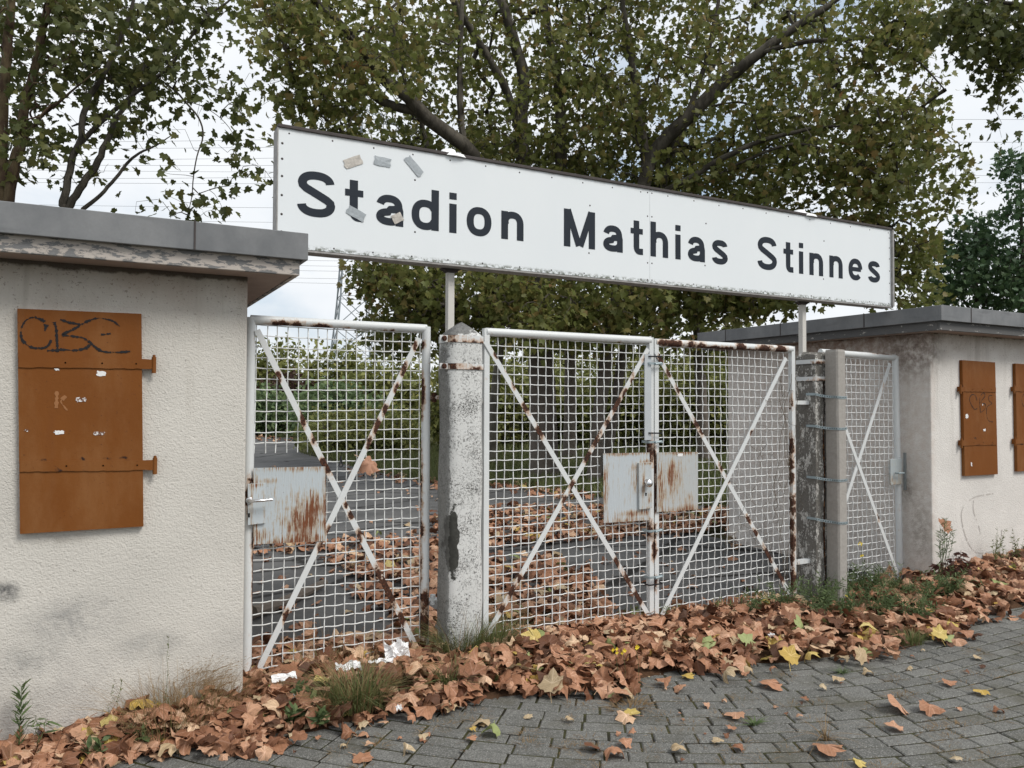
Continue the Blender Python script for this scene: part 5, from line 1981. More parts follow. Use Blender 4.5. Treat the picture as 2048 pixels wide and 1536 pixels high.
at = np.concatenate([ell((1000, 120, 17.0), 310, 340, 3.0, 900, rg_), ell((700, 70, 13.8), 180, 160, 1.5, 200, rg_), ell((640, 215, 13.4), 120, 95, 1.2, 85, rg_), ell((790, 330, 15.0), 95, 70, 1.2, 55, rg_),
                     ell((905, 565, 15.2), 190, 75, 2.0, 330, rg_), ell((850, 650, 15.5), 140, 60, 1.5, 130, rg_), ell((1010, 380, 17.0), 200, 140, 2.2, 300, rg_), ell((560, 30, 13.2), 100, 90, 1.2, 70, rg_), ell((760, 540, 14.8), 55, 50, .8, 50, rg_),
                     ell((1080, 640, 14.8), 120, 60, 1.5, 120, rg_)])
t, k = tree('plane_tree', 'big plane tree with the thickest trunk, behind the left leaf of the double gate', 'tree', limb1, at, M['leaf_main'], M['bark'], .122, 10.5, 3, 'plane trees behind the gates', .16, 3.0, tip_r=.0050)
total += k
D2 = 15.4
limb2 = [[(1186, 968, D2, .20), (1190, 930, D2, .17), (1196, 850, D2, .165), (1208, 750, D2, .16), (1222, 650, D2, .15), (1234, 590, D2, .15), (1262, 480, D2, .15), (1285, 380, D2, .16), (1303, 315, D2, .17), (1340, 270, 15.2, .175), (1378, 232, 15.0, .165), (1465, 149, 14.8, .14), (1523, 103, 14.6, .115), (1590, 55, 14.5, .09), (1655, 12, 14.4, .07), (1730, -40, 14.3, .05)],
         [(1212, 968, D2 + .4, .15), (1216, 900, D2 + .4, .13), (1232, 800, D2 + .4, .125), (1243, 720, D2 + .4, .12), (1258, 620, D2 + .4, .11), (1300, 480, D2 + .4, .10), (1332, 344, D2 + .3, .09), (1357, 269, D2 + .3, .08), (1400, 160, D2 + .2, .06), (1430, 40, D2, .05), (1445, -60, D2, .04)],
         [(1290, 400, D2, .08), (1366, 364, 15.0, .075), (1448, 315, 14.6, .065), (1540, 277, 14.3, .05), (1640, 255, 14.0, .035), (1740, 250, 13.8, .022)],
         [(1470, 330, 14.7, .03), (1573, 290, 14.2, .035), (1635, 295, 14.0, .03), (1700, 318, 13.8, .022), (1790, 370, 13.6, .014)],
         [(1520, 105, 14.6, .06), (1600, 85, 14.2, .055), (1684, 78, 14.0, .045), (1730, 76, 13.9, .04), (1780, 95, 13.8, .034), (1838, 124, 13.7, .025), (1890, 180, 13.6, .014)],
         [(1684, 78, 14.0, .03), (1725, 105, 13.9, .025), (1755, 150, 13.8, .018)],
         [(1280, 430, D2, .10), (1290, 300, 15.8, .10), (1270, 170, 16.0, .09), (1250, 40, 16.0, .07), (1240, -60, 16, .05)],
         [(1270, 470, D2, .05), (1420, 440, 14.6, .04), (1560, 440, 14.2, .03), (1690, 450, 14.0, .02), (1780, 470, 13.9, .012)],
         [(1232, 600, D2, .05), (1340, 560, 14.8, .04), (1450, 570, 14.4, .03), (1560, 590, 14.2, .015)]]
at = np.concatenate([ell((1380, 130, 16.8), 310, 340, 2.8, 950, rg_), ell((1690, 190, 14.8), 200, 215, 1.7, 330, rg_), ell((1810, 330, 13.9), 130, 130, 1.3, 140, rg_), ell((1620, 400, 14.8), 190, 120, 1.5, 150, rg_),
                     ell((1350, 400, 16.6), 230, 150, 2.0, 400, rg_), ell((1330, 570, 15.0), 230, 75, 1.8, 330, rg_), ell((1530, 560, 14.6), 170, 75, 1.4, 190, rg_), ell((1690, 500, 14.2), 120, 80, 1.2, 100, rg_), ell((1830, 500, 14), 55, 60, .8, 38, rg_), ell((1820, 590, 14.2), 80, 45, .8, 32, rg_), ell((1800, 60, 14.0), 95, 80, 1.0, 85, rg_), ell((1240, 650, 14.6), 130, 50, 1.2, 90, rg_)])
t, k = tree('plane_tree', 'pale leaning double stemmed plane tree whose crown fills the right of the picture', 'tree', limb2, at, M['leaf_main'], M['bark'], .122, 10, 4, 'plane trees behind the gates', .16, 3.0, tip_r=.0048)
total += k
# further stems deeper in
d = 20.5
t, k = tree('plane_tree', 'thin pale plane stem standing just right of the scarred gate post', 'tree', [[(984, 932, d, .20), (985, 900, d, .16), (988, 800, d, .14), (1000, 700, d, .13), (1006, 600, d, .12), (1012, 480, d, .09), (1010, 300, d, .06)]],
            np.concatenate([ell((1000, 480, d), 110, 110, 2, 80, rg_), ell((1010, 640, d), 90, 40, 1.5, 40, rg_)]), M['leaf_main'], M['bark_pale'], .19, 8, 5, 'plane trees behind the gates', .25, 3.5)
d = 22
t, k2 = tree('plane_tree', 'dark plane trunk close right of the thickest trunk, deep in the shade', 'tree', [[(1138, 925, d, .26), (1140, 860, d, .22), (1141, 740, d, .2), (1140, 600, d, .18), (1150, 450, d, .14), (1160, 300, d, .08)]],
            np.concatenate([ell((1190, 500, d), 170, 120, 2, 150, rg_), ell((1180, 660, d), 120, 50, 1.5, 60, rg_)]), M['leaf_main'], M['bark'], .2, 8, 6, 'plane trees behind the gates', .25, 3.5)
d = 21
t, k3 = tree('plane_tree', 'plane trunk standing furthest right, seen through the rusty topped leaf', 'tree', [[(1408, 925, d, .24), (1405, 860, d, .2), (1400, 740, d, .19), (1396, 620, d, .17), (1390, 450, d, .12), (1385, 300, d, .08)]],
            np.concatenate([ell((1450, 520, d), 170, 120, 2, 150, rg_), ell((1400, 670, d), 120, 50, 1.5, 50, rg_)]), M['leaf_main'], M['bark'], .2, 8, 7, 'plane trees behind the gates', .25, 3.5)
total += k + k2 + k3
# overhanging tree at the upper right
d = 11.5
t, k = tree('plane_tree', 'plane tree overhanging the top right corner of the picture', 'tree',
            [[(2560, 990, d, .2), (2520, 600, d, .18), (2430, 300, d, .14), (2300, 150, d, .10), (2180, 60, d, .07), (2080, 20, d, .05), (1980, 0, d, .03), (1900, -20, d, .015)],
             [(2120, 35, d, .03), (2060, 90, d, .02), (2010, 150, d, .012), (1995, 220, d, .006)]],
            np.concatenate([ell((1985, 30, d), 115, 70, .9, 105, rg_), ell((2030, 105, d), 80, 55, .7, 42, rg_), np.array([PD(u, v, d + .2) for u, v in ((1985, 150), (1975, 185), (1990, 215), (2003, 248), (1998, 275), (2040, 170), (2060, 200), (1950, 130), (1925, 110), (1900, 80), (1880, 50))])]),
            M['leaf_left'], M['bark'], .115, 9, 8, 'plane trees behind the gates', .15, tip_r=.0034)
total += k
# dark maples behind the right booth
MAPLE = [(v * np.array([1.1, 1, 1]), t) for v, t in TREE_LEAVES]
d = 17.5
t, k = tree('maple_tree', 'low bushy dark green maple showing over the right booth roof', 'tree',
            [[(1962, 950, d, .09), (1960, 760, d, .08), (1955, 640, d, .07), (1950, 540, d, .05), (1952, 450, d, .025)], [(1955, 640, d, .04), (1990, 560, d, .03), (2010, 480, d, .015)], [(1955, 640, d, .04), (1910, 570, d, .03), (1890, 500, d, .015)]],
            np.concatenate([ell((1955, 540, d), 85, 95, 1.3, 220, rg_), ell((1950, 470, d), 55, 55, .8, 60, rg_), ell((2030, 580, d), 60, 60, 1, 80, rg_), ell((1890, 575, d), 45, 45, .8, 45, rg_)]), M['leaf_dark'], M['bark'], .115, 7.5, 9, 'dark maples behind the right booth', .17, tip_r=.0035)
d = 16.5
t, k2 = tree('maple_tree', 'tall narrow dark green maple at the right edge of the picture', 'tree',
            [[(2046, 980, d, .09), (2046, 760, d, .08), (2045, 600, d, .06), (2043, 450, d, .04), (2040, 330, d, .02)]],
            np.concatenate([ell((2045, 430, d), 50, 140, .8, 130, rg_), ell((2060, 560, d), 70, 90, 1, 110, rg_), ell((2030, 320, d), 30, 30, .4, 22, rg_)]), M['leaf_dark'], M['bark'], .11, 7, 10, 'dark maples behind the right booth', .16, tip_r=.0035)
total += k + k2
print('tree leaves', total)

# ------------------------------------------------------------------ bushes and far trees


def bush(name, label, cat, c, ru, vtop, d, n, mat, size, seed, group, rd=None, lumps=7):
    """bush whose top shows at row vtop and whose foot stands on the ground at distance d"""
    rng = np.random.default_rng(seed)
    foot = PD(c, 808 + F * CAMH / d, d)
    top = PD(c, vtop, d)
    H = top[2]
    Rx = ru / F * d
    rd = rd or Rx * .7
    t = thing(name, (foot[0], foot[1], 0), label, cat, group)
    mb = MB()
    Q = []
    for k in range(lumps):
        lx, ly = rng.uniform(-.7, .7) * Rx, rng.uniform(-.6, .6) * rd
        lh = H * rng.uniform(.62, 1.0) if k else H
        cc = np.array([foot[0], foot[1], 0]) + rt0 * lx + np.array([fw[0], fw[1], 0]) * ly
        p = rng.normal(size=(n // lumps, 3))
        p = norm(p) * (rng.random((n // lumps, 1)) ** .45)
        p *= np.array([Rx * .55, Rx * .55, lh * .55])
        q = cc + p + np.array([0, 0, lh * .47])
        Q.append(q[q[:, 2] > .02])
        for s_ in range(3):
            b0 = cc + np.array([rng.uniform(-.2, .2), rng.uniform(-.2, .2), -.05])
            b1 = cc + np.array([rng.uniform(-.5, .5) * Rx * .5, rng.uniform(-.3, .3) * Rx * .5, lh * .85])
            mb.tube([b0, (b0 + b1) / 2 + rng.normal(size=3) * .08, b1], [.03, .02, .006], 5)
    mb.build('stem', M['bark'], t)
    Q = np.concatenate(Q)
    k = len(Q)
    tip = rng.normal(size=(k, 3))
    tip[:, 2] -= .3
    nr = rng.normal(size=(k, 3))
    nr[:, 2] = np.abs(nr[:, 2]) + .3
    V, T = scatter(KITE, np.zeros(k, int), Q, frames(tip, nr), size * 1.5 * rng.uniform(.6, 1.3, k))
    np_mesh('crown', V, T, mat, t)
    return t


bg_ = 'trees and bushes at the back of the yard'
bush('tree', 'distant tree line crown low over the far end of the path', 'tree', 545, 75, 668, 62, 3600, M['leaf_bush'], .34, 31, bg_)
bush('tree', 'distant round tree beside the foot of the pylon', 'tree', 665, 70, 672, 58, 3400, M['leaf_bush'], .32, 32, bg_)
bush('tree', 'distant pale tree peeping in the gap right of the pylon foot', 'tree', 770, 90, 690, 52, 3600, M['leaf_bush'], .3, 33, bg_)
bush('shrub', 'dark copper leaved shrub behind the hedge at the far end of the path', 'shrub', 590, 62, 735, 47, 2200, M['leaf_maroon'], .26, 34, bg_)
bush('hedge', 'green hedge crossing the far end of the path', 'hedge', 545, 110, 768, 40, 5200, M['leaf_hedge'], .20, 35, bg_, 1.2, 12)
bush('hedge', 'long green hedge behind the middle of the handled gate', 'hedge', 700, 110, 752, 34, 5200, M['leaf_hedge'], .18, 36, bg_, 1.2, 12)
bush('bush', 'wide olive bush behind the right half of the handled gate', 'bush', 720, 130, 800, 25, 6500, M['leaf_bush'], .11, 37, bg_, 1.3, 11)
bush('bush', 'tall olive bush behind the scarred gate post', 'bush', 905, 95, 705, 28, 6500, M['leaf_bush'], .14, 38, bg_, 1.5, 9)
bush('bush', 'shaded bush behind the thickest plane trunk', 'bush', 1080, 120, 690, 30, 6500, M['leaf_bush'], .15, 39, bg_, 1.5, 9)
bush('bush', 'shaded bush behind the pale double stems', 'bush', 1275, 115, 680, 28, 6500, M['leaf_bush'], .15, 40, bg_, 1.5, 9)
bush('bush', 'shaded bush at the end of the yard beside the booth side wall', 'bush', 1450, 115, 670, 26, 6500, M['leaf_bush'], .15, 41, bg_, 1.5, 9)
bush('bush', 'dark bush filling the back between trunks and right booth', 'bush', 1370, 160, 620, 36, 7000, M['leaf_bush'], .2, 42, bg_, 2, 9)
bush('bush', 'dark bush filling the back behind the thin pale stem', 'bush', 1010, 170, 630, 38, 7000, M['leaf_bush'], .2, 43, bg_, 2, 9)

# meadow grass between the yard and the bushes
rng = np.random.default_rng(50)
Q = []
while len(Q) < 26000:
    u, v = rng.uniform(520, 1475), rng.uniform(872, 1012)
    p = PZ(u, v)
    dd = math.hypot(p[0], p[1])
    if rng.random() > (dd / 40) ** 1.1 + .18:
        pass
    ey = np.interp(p[0], [e_[0] for e_ in edge[::-1]], [e_[1] for e_ in edge[::-1]]) if False else None
    ev = np.interp(u, (430, 585, 600, 690, 800, 900, 1000, 1100, 1200, 1330, 1450), (872, 876, 905, 929, 955, 972, 972, 984, 994, 1006, 1014))
    if v > ev + rng.normal() * 2.0:
        continue
    Q.append(p)
Q = np.array(Q)
k = len(Q)
tip = rng.normal(size=(k, 3)) * .35
tip[:, 2] = 1
nr = rng.normal(size=(k, 3))
BLADE = [(np.array([(-.045, 0, 0), (.045, 0, 0), (.03, .55, .05), (0, 1, .22), (-.03, .55, .05)], float), np.array([(0, 1, 2), (0, 2, 4), (4, 2, 3)]))]
V, T = scatter(BLADE, np.zeros(k, int), Q - np.array([0, 0, .09]) * 0, frames(tip, nr), rng.uniform(.10, .30, k))
o = np_mesh('meadow_grass', V, T, M['grass'])
tag(o, 'rough grass under the plane trees beyond the asphalt', 'grass', kind='stuff')

# ------------------------------------------------------------------ pylon and cables
dp = 105.0
py = thing('power_pylon', PD(705, 808 + F * CAMH / dp, dp) * np.array([1, 1, 0]), 'grey lattice power pylon behind the name board', 'pylon', None)
pb = np.array(wloc(py))
ax_, ay_ = norm(np.array([rt0[0] + .35 * fw[0], rt0[1] + .35 * fw[1], 0])), None
ay_ = np.array([-ax_[1], ax_[0], 0])
HZ = [0, 4, 8.0, 12.0, 16.0, 20.0, 24.0, 28.0, 31.0, 34.0, 37.0, 40.0, 43.0]
WD = [3.9, 3.3, 2.75, 2.3, 1.95, 1.7, 1.5, 1.35, 1.25, 1.15, 1.0, .8, .25]


def corner(i, k):
    sx, sy = ((-1, -1), (1, -1), (1, 1), (-1, 1))[k]
    return pb + ax_ * sx * WD[i] + ay_ * sy * WD[i] + np.array([0, 0, HZ[i]])


mb = MB()
for k in range(4):
    mb.tube([corner(i, k) for i in range(len(HZ))], .13, 4)
mb.build('leg', M['pylon'], py)
mb = MB()
for i in range(len(HZ) - 1):
    for k in range(4):
        k2 = (k + 1) % 4
        mb.tube([corner(i, k), corner(i + 1, k2)], .06, 4)
        mb.tube([corner(i, k2), corner(i + 1, k)], .06, 4)
        mb.tube([corner(i + 1, k), corner(i + 1, k2)], .05, 4)
mb.build('lattice', M['pylon'], py)
for zz, L in ((31.0, 7.5), (36.0, 9.5), (40.5, 6.0)):
    mb = MB()
    for s_ in (-1, 1):
        tip_ = pb + ax_ * s_ * L + np.array([0, 0, zz])
        for e in (-1, 1):
            a0 = pb + ax_ * s_ * 1.1 + ay_ * e * 1.1 + np.array([0, 0, zz])
            a1 = pb + ax_ * s_ * 1.1 + ay_ * e * 1.1 + np.array([0, 0, zz + 1.9])
            mb.tube([a0, tip_], .08, 4)
            mb.tube([a1, tip_], .07, 4)
            for f in (.2, .4, .6, .8):
                mb.tube([a0 + (tip_ - a0) * f, a1 + (tip_ - a1) * max(0, f - .15)], .045, 4)
                mb.tube([a0 + (tip_ - a0) * f, a1 + (tip_ - a1) * min(1, f + .1)], .045, 4)
        mb.tube([tip_, tip_ - np.array([0, 0, 2.0])], .07, 5)
    mb.build('cross_arm', M['pylon'], py)

lines_px = [(110, 355, 560, 352), (110, 362, 560, 366), (0, 318, 560, 314), (0, 326, 555, 330), (150, 295, 560, 292), (200, 282, 560, 276), (0, 404, 555, 416), (250, 436, 555, 444), (560, 517, 690, 520), (560, 527, 690, 531), (560, 537, 690, 541), (560, 552, 690, 556), (560, 561, 690, 566), (0, 336, 560, 344)]
for i, (u0, v0, u1, v1) in enumerate(lines_px):
    dd = dp + 6 + i * .8
    a = PD(u0 - 900, v0 - (v1 - v0) / (u1 - u0) * 900 * .6, dd)
    b_ = PD(u1 + 900, v1 + (v1 - v0) / (u1 - u0) * 900 * .6 - 4, dd)
    mb = MB()
    pts = []
    mid = (a + b_) / 2
    for k in range(33):
        f = k / 32
        q = a + (b_ - a) * f
        q[2] += ((2 * f - 1) ** 2 - .30) * 1.2
        pts.append(q)
    mb.tube(pts, .022, 4, cap=False)
    o = mb.build('power_line', M['cable'], None, mid)
    tag(o, 'thin overhead power line crossing the sky behind the trees', 'power line', 'overhead power lines')
for (v0, v1) in ((238, 240), (283, 286), (350, 352), (364, 367)):
    a, b_ = PD(1600, v0 + 3, 120), PD(2600, v1 - 3, 120)
    mb = MB()
    mb.tube([a + (b_ - a) * k / 16 + np.array([0, 0, ((k / 8 - 1) ** 2) * .5]) for k in range(17)], .022, 4, cap=False)
    o = mb.build('power_line', M['cable'], None, (a + b_) / 2)
    tag(o, 'thin overhead power line crossing the sky above the right booth', 'power line', 'overhead power lines at the right')

# ------------------------------------------------------------------ fallen leaves
rng = np.random.default_rng(77)
LV = []      # (pos, tip, normal, size, material, group key, priority)


def add_leaf(p, size, mat='fallen', key=None, tilt=.5, label=None, nr=None, tip=None):
    n = nr if nr is not None else np.array([rng.normal() * tilt, rng.normal() * tilt, 1.0])
    t = tip if tip is not None else np.array([rng.normal(), rng.normal(), rng.normal() * tilt * .5])
    LV.append([np.array(p, float), t, n, size, mat, key, label])


def zone(x):
    return 'left_wall' if x < .70 else 'small_gate' if x < 2.2 else 'double_gate' if x < 5.1 else 'end_gate' if x < 6.5 else 'right_wall'


def rmat():
    r = rng.random()
    return 'fallen_yellow' if r < .022 else 'fallen_pale' if r < .06 else 'fallen_green' if r < .068 else 'fallen'


CLEAR = []     # green tufts and weeds keep the leaves off
for u, v, r in ((712, 1405, .16), (925, 1318, .12), (985, 1300, .08), (900, 1372, .07), (345, 1425, .15), (1640, 1215, .16), (1700, 1215, .2), (1760, 1215, .2), (1820, 1215, .16), (1890, 1195, .16), (1822, 1278, .10), (1560, 1225, .10), (580, 1440, .07), (612, 1402, .06)):
    q = PZ(u, v, .04)
    CLEAR.append((q[0], q[1], r))
# drift along walls and gates
layers = 4
for lay in range(layers):
    n = 2000 if lay < layers - 1 else 1700
    for _ in range(n):
        x = rng.uniform(-1.0, 9.5) if rng.random() < .8 else rng.uniform(-.6, 3.6)
        fy, by = float(front_y(x)), float(back_y(x))
        t = rng.beta(1.15, 1.15)
        # lumpy front margin
        y = fy + (by - fy) * t + .10 * math.sin(x * 7.0) * (1 - t) + rng.normal() * .05
        y = min(y, by - .03)
        if 1.9 < x < 2.16 and y > 4.30:
            continue
        if 5.13 < x < 5.4 and y > 4.2:
            continue
        # thin among the green weeds at the end gate
        if 4.9 < x < 6.6 and t > .55 and rng.random() < .7:
            continue
        if any(((x - a) / r) ** 2 + ((y - b_) / (r * .8)) ** 2 < 1 for a, b_, r in CLEAR) and (lay > 0 or rng.random() < .5):
            continue
        # thin out near the ragged edge
        if t < .10 and rng.random() < .55:
            continue
        h = float(pile_h(x, y))
        z = h - .012 + .014 * lay + rng.uniform(0, .02)
        sz = rng.uniform(.045, .115) if rng.random() < .85 else rng.uniform(.11, .155)
        add_leaf((x, y, z + sz * .10), sz, rmat(), zone(x) if lay >= 2 else None, .45 if lay < 2 else .75)

# single leaves on the paving: pixel, size, material, label
SING = [
    (1795, 1420, .165, 'fallen', 'largest dry leaf on the paving, lying flat with its stalk towards the camera'),
    (1858, 1424, .125, 'fallen', 'dark brown crumpled leaf touching the largest leaf on the paving'),
    (1655, 1506, .150, 'fallen', 'tan star shaped leaf on the paving near the lower right edge'),
    (1790, 1462, .085, 'fallen', 'small forked brown leaf on the paving, just nearer than the largest leaf'),
    (1897, 1372, .075, 'fallen', 'upright pinkish brown leaf on the paving left of a yellow leaf'),
    (1962, 1390, .085, 'fallen_yellow', 'curled yellow and brown leaf on the paving near the right edge'),
    (1540, 1376, .125, 'fallen', 'ragged brown leaf lying on the paving just off the drift, centre right'),
    (1472, 1437, .105, 'fallen', 'rolled brown leaf on the paving beside a small green rosette'),
    (1464, 1463, .055, 'fallen', 'tiny brown leaf below the rolled leaf on the paving'),
    (1263, 1433, .085, 'fallen_yellow', 'bright yellow folded leaf on the paving in front of the double gate'),
    (1185, 1502, .085, 'fallen', 'orange brown folded leaf on the paving, lowest centre'),
    (1249, 1494, .065, 'fallen', 'red brown rolled leaf right of the orange brown folded leaf'),
    (1358, 1508, .075, 'fallen_pale', 'pale cream leaf on the paving, bottom centre'),
    (1436, 1489, .055, 'fallen_pale', 'small tan sliver of a leaf on the paving, right of the cream leaf'),
    (1330, 1372, .105, 'fallen', 'large brown leaf against a weed stem at the edge of the drift'),
    (1360, 1383, .075, 'fallen', 'rolled brown leaf right beside the weed stem on the paving'),
    (1674, 1366, .075, 'fallen_pale', 'tan half moon leaf on the paving right of centre'),
    (1646, 1381, .045, 'fallen_pale', 'pink cream sliver on the paving left of the tan half moon leaf'),
    (1610, 1404, .04, 'fallen', 'tiny dark brown chip of a leaf on the paving'),
    (1955, 1320, .065, 'fallen_pale', 'small tan leaf on the paving close to the drift at the right'),
    (1476, 1343, .085, 'fallen', 'dark curled leaf with a stalk just off the front of the drift'),
    (1490, 1354, .055, 'fallen', 'small brown leaf in front of the dark curled leaf with a stalk'),
    (1718, 1533, .06, 'fallen_yellow', 'yellowish leaf cut off by the bottom edge of the picture'),
    (1912, 1525, .05, 'fallen_pale', 'pale scrap of leaf on the paving near the bottom right'),
    (1263, 1472, .04, 'fallen', 'thin tan leaf sliver on the paving below the bright yellow leaf'),
    (1140, 1446, .045, 'fallen_pale', 'white cream seed husk like leaf on the paving left of the bright yellow leaf'),
    (943, 1483, .05, 'fallen', 'orange scrap of leaf on a paver joint, bottom left of centre'),
    (740, 1497, .05, 'fallen', 'thin brown leaf sliver on the paving near the dry stalk'),
    (765, 1452, .055, 'fallen', 'small brown forked leaf beside the dry grass tuft on the paving'),
    (725, 1457, .055, 'fallen_pale', 'little tan leaf standing on the paving beside the dry stalk'),
    (845, 1480, .05, 'fallen_pale', 'cream husk lying on a paver, lower left of centre'),
    (637, 1482, .03, 'fallen', 'smallest brown chip of leaf on the pavers, lower left'),
    (690, 1438, .075, 'fallen_yellow', 'dull yellow round leaf under the grass tuft at the drift edge'),
    (1146, 1388, .075, 'fallen_pale', 'pale apple coloured leaf at the very edge of the drift'),
    (1375, 1358, .075, 'fallen_yellow', 'pale yellow leaf with brown rim at the edge of the drift'),
    (1600, 1440, .04, 'fallen', 'flake of brown leaf on the paving left of the largest leaf'),
]
for u, v, sz, mt, lb in SING:
    p = PZ(u, v)
    add_leaf(p + np.array([0, 0, .016 + sz * .05]), sz, mt, 'single', .22, lb)
# leaves with their own look on the drift
DR = [(1068, 1296, .16, 'fallen_yellow', 'big bright yellow leaf on the drift right of the scarred post'),
      (945, 1362, .17, 'fallen', 'large upright brown leaf on the grass tuft in front of the scarred post'),
      (1104, 1368, .13, 'fallen_pale', 'whitish ribbed leaf on the drift in front of the double gate'),
      (1415, 1297, .10, 'fallen_green', 'pale green leaf standing in the drift below the rusty gate leaf'),
      (1493, 1292, .10, 'fallen_green', 'second pale green leaf in the drift, lying flat'),
      (1600, 1262, .11, 'fallen_green', 'pale green leaf in the drift near the yellow flowers'),
      (1880, 1268, .10, 'fallen_yellow', 'yellow leaf at the right end of the drift'),
      (1580, 1312, .12, 'fallen_yellow', 'yellow leaf at the front edge of the drift, right of centre'),
      (1722, 1308, .10, 'fallen_pale', 'cream leaf at the front edge of the drift, right of the green tuft'),
      (1890, 1052, .13, 'fallen', 'brown leaf caught in the top of the tall weed by the right booth')]
for u, v, sz, mt, lb in DR[:-1]:
    p = PZ(u, v, .075)
    p[2] = max(float(pile_h(p[0], p[1])) + .07, .05)
    add_leaf(p, sz, mt, 'single', .5, lb, nr=np.array([rng.normal() * .4 - .2, -.7, .8]), tip=np.array([rng.normal(), .3, .5]))
p = PY(*DR[-1][:2], 4.12)
add_leaf(p, .13, 'fallen', 'single', .5, DR[-1][4], nr=np.array([-.3, -1, .4]), tip=np.array([.9, .1, .3]))

# small scraps
for _ in range(190):
    u, v = rng.uniform(560, 2048), rng.uniform(1300, 1536)
    p = PZ(u, v)
    if p[1] < front_y(p[0]) + .1:
        near = math.exp(-(float(front_y(p[0])) - p[1]) / .35)
        if rng.random() < .12 + .8 * near:
            add_leaf(p + np.array([0, 0, .010]), rng.uniform(.015, .05) if rng.random() < .75 else rng.uniform(.05, .11), rmat() if rng.random() < .8 else 'fallen_pale', None, .25)

# leaves on the yard behind the gates


def inside(pt, poly):
    x, y = pt
    c = False
    n = len(poly)
    for i in range(n):
        (x0, y0), (x1, y1) = poly[i], poly[i - 1]
        if (y0 > y) != (y1 > y) and x < (x1 - x0) * (y - y0) / (y1 - y0) + x0:
            c = not c
    return c


YARD = [([(505, 1096), (700, 1085), (862, 1062), (866, 1108), (520, 1112)], 120, 2), ([(640, 1124), (862, 1108), (868, 1172), (730, 1164)], 120, 2), ([(700, 1182), (866, 1150), (868, 1330), (830, 1320), (780, 1230)], 120, 2),
        ([(505, 1300), (860, 1270), (868, 1340), (505, 1360)], 170, 2), ([(862, 1020), (885, 1020), (885, 1200), (862, 1200)], 60, 2),
        ([(962, 1018), (1200, 1014), (1320, 1034), (970, 1052)], 260, 2), ([(962, 1058), (1300, 1046), (1475, 1040), (1475, 1062), (1200, 1080), (965, 1098)], 380, 2), ([(962, 1122), (1100, 1118), (1190, 1165), (1225, 1235), (1150, 1262), (965, 1270)], 420, 3),
        ([(1310, 1028), (1485, 1016), (1490, 1050), (1320, 1062)], 120, 1), ([(965, 956), (1090, 975), (1220, 1000), (1100, 1000), (965, 970)], 120, 1), ([(840, 965), (960, 970), (960, 985), (860, 990)], 40, 1), ([(1450, 1010), (1560, 1060), (1480, 1100), (1440, 1060)], 40, 1),
        ([(690, 935), (880, 960), (880, 985), (690, 945)], 60, 1), ([(510, 872), (590, 876), (590, 884), (510, 882)], 50, 1)]
for poly, n, lay in YARD:
    u0, u1 = min(q[0] for q in poly), max(q[0] for q in poly)
    v0, v1 = min(q[1] for q in poly), max(q[1] for q in poly)
    k = 0
    while k < n:
        u, v = rng.uniform(u0, u1), rng.uniform(v0, v1)
        if not inside((u + rng.normal() * 6, v + rng.normal() * 2), poly):
            continue
        p = PZ(u, v)
        add_leaf(p + np.array([0, 0, .02 + .02 * rng.random() * lay]), rng.uniform(.08, .16), rmat(), None, .45)
        k += 1
for _ in range(330):
    u, v = rng.uniform(500, 1500), rng.uniform(930, 1300)
    p = PZ(u, v)
    if p[1] > 4.9 and p[0] < 6.3:
        add_leaf(p + np.array([0, 0, .012]), rng.uniform(.03, .13), rmat(), None, .3)

# choose which are objects of their own
cand = [i for i, l in enumerate(LV) if l[5] == 'single']


def pxsize(l):
    q = l[0] - C0
    d = q @ fw
    u, v = 1024 + F * (q @ rt) / d, 768 - F * (q @ up) / d
    return (l[3] / d * F) if (-20 < u < 2070 and v < 1560) else 0


rest = sorted([i for i, l in enumerate(LV) if l[5] and l[5] != 'single'], key=lambda i: -pxsize(LV[i]))
pick = cand + rest[:286 - len(cand)]
GL = {}
for mt in ('fallen', 'fallen_yellow', 'fallen_pale', 'fallen_green'):
    for k, (v, t) in enumerate(GROUND_LEAVES):
        me = bpy.data.meshes.new('fallen_leaf')
        me.from_pydata(v.tolist(), [], t.tolist())
        me.polygons.foreach_set('use_smooth', [True] * len(t))
        me.materials.append(M[mt])
        leaf_coords(me, v - np.array([0, .34, 0]))
        me.update()
        GL[mt, k] = me
COLW = {'fallen': 'brown', 'fallen_yellow': 'yellow', 'fallen_pale': 'pale buff', 'fallen_green': 'pale green'}
PLACE = {'left_wall': 'drift against the booth with one shutter', 'small_gate': 'drift under the handled gate', 'double_gate': 'drift in front of the double gate', 'end_gate': 'drift by the weedy end gate', 'right_wall': 'drift against the booth with two shutters'}
for i in pick:
    p, t, n, sz, mt, key, lb = LV[i]
    k = int(rng.integers(0, len(GROUND_LEAVES)))
    if key == 'single':
        k = 10 if sz > .14 else int(rng.choice((0, 5, 10, 1)))
    o = bpy.data.objects.new('fallen_leaf', GL[mt, k])
    COL.objects.link(o)
    Rm = frames(t[None], n[None])[0]
    mw = Matrix([[Rm[r][c] for c in range(3)] for r in range(3)]).to_4x4()
    o.matrix_world = Matrix.Translation(tuple(p)) @ mw @ Matrix.Scale(sz, 4)
    if key == 'single':
        tag(o, lb, 'leaf', 'single fallen leaves')
    else:
        tag(o, '%s curled plane leaf in the %s' % (COLW[mt], PLACE[key]), 'leaf', '%s leaves in the %s' % (COLW[mt], PLACE[key]))
ps = set(pick)
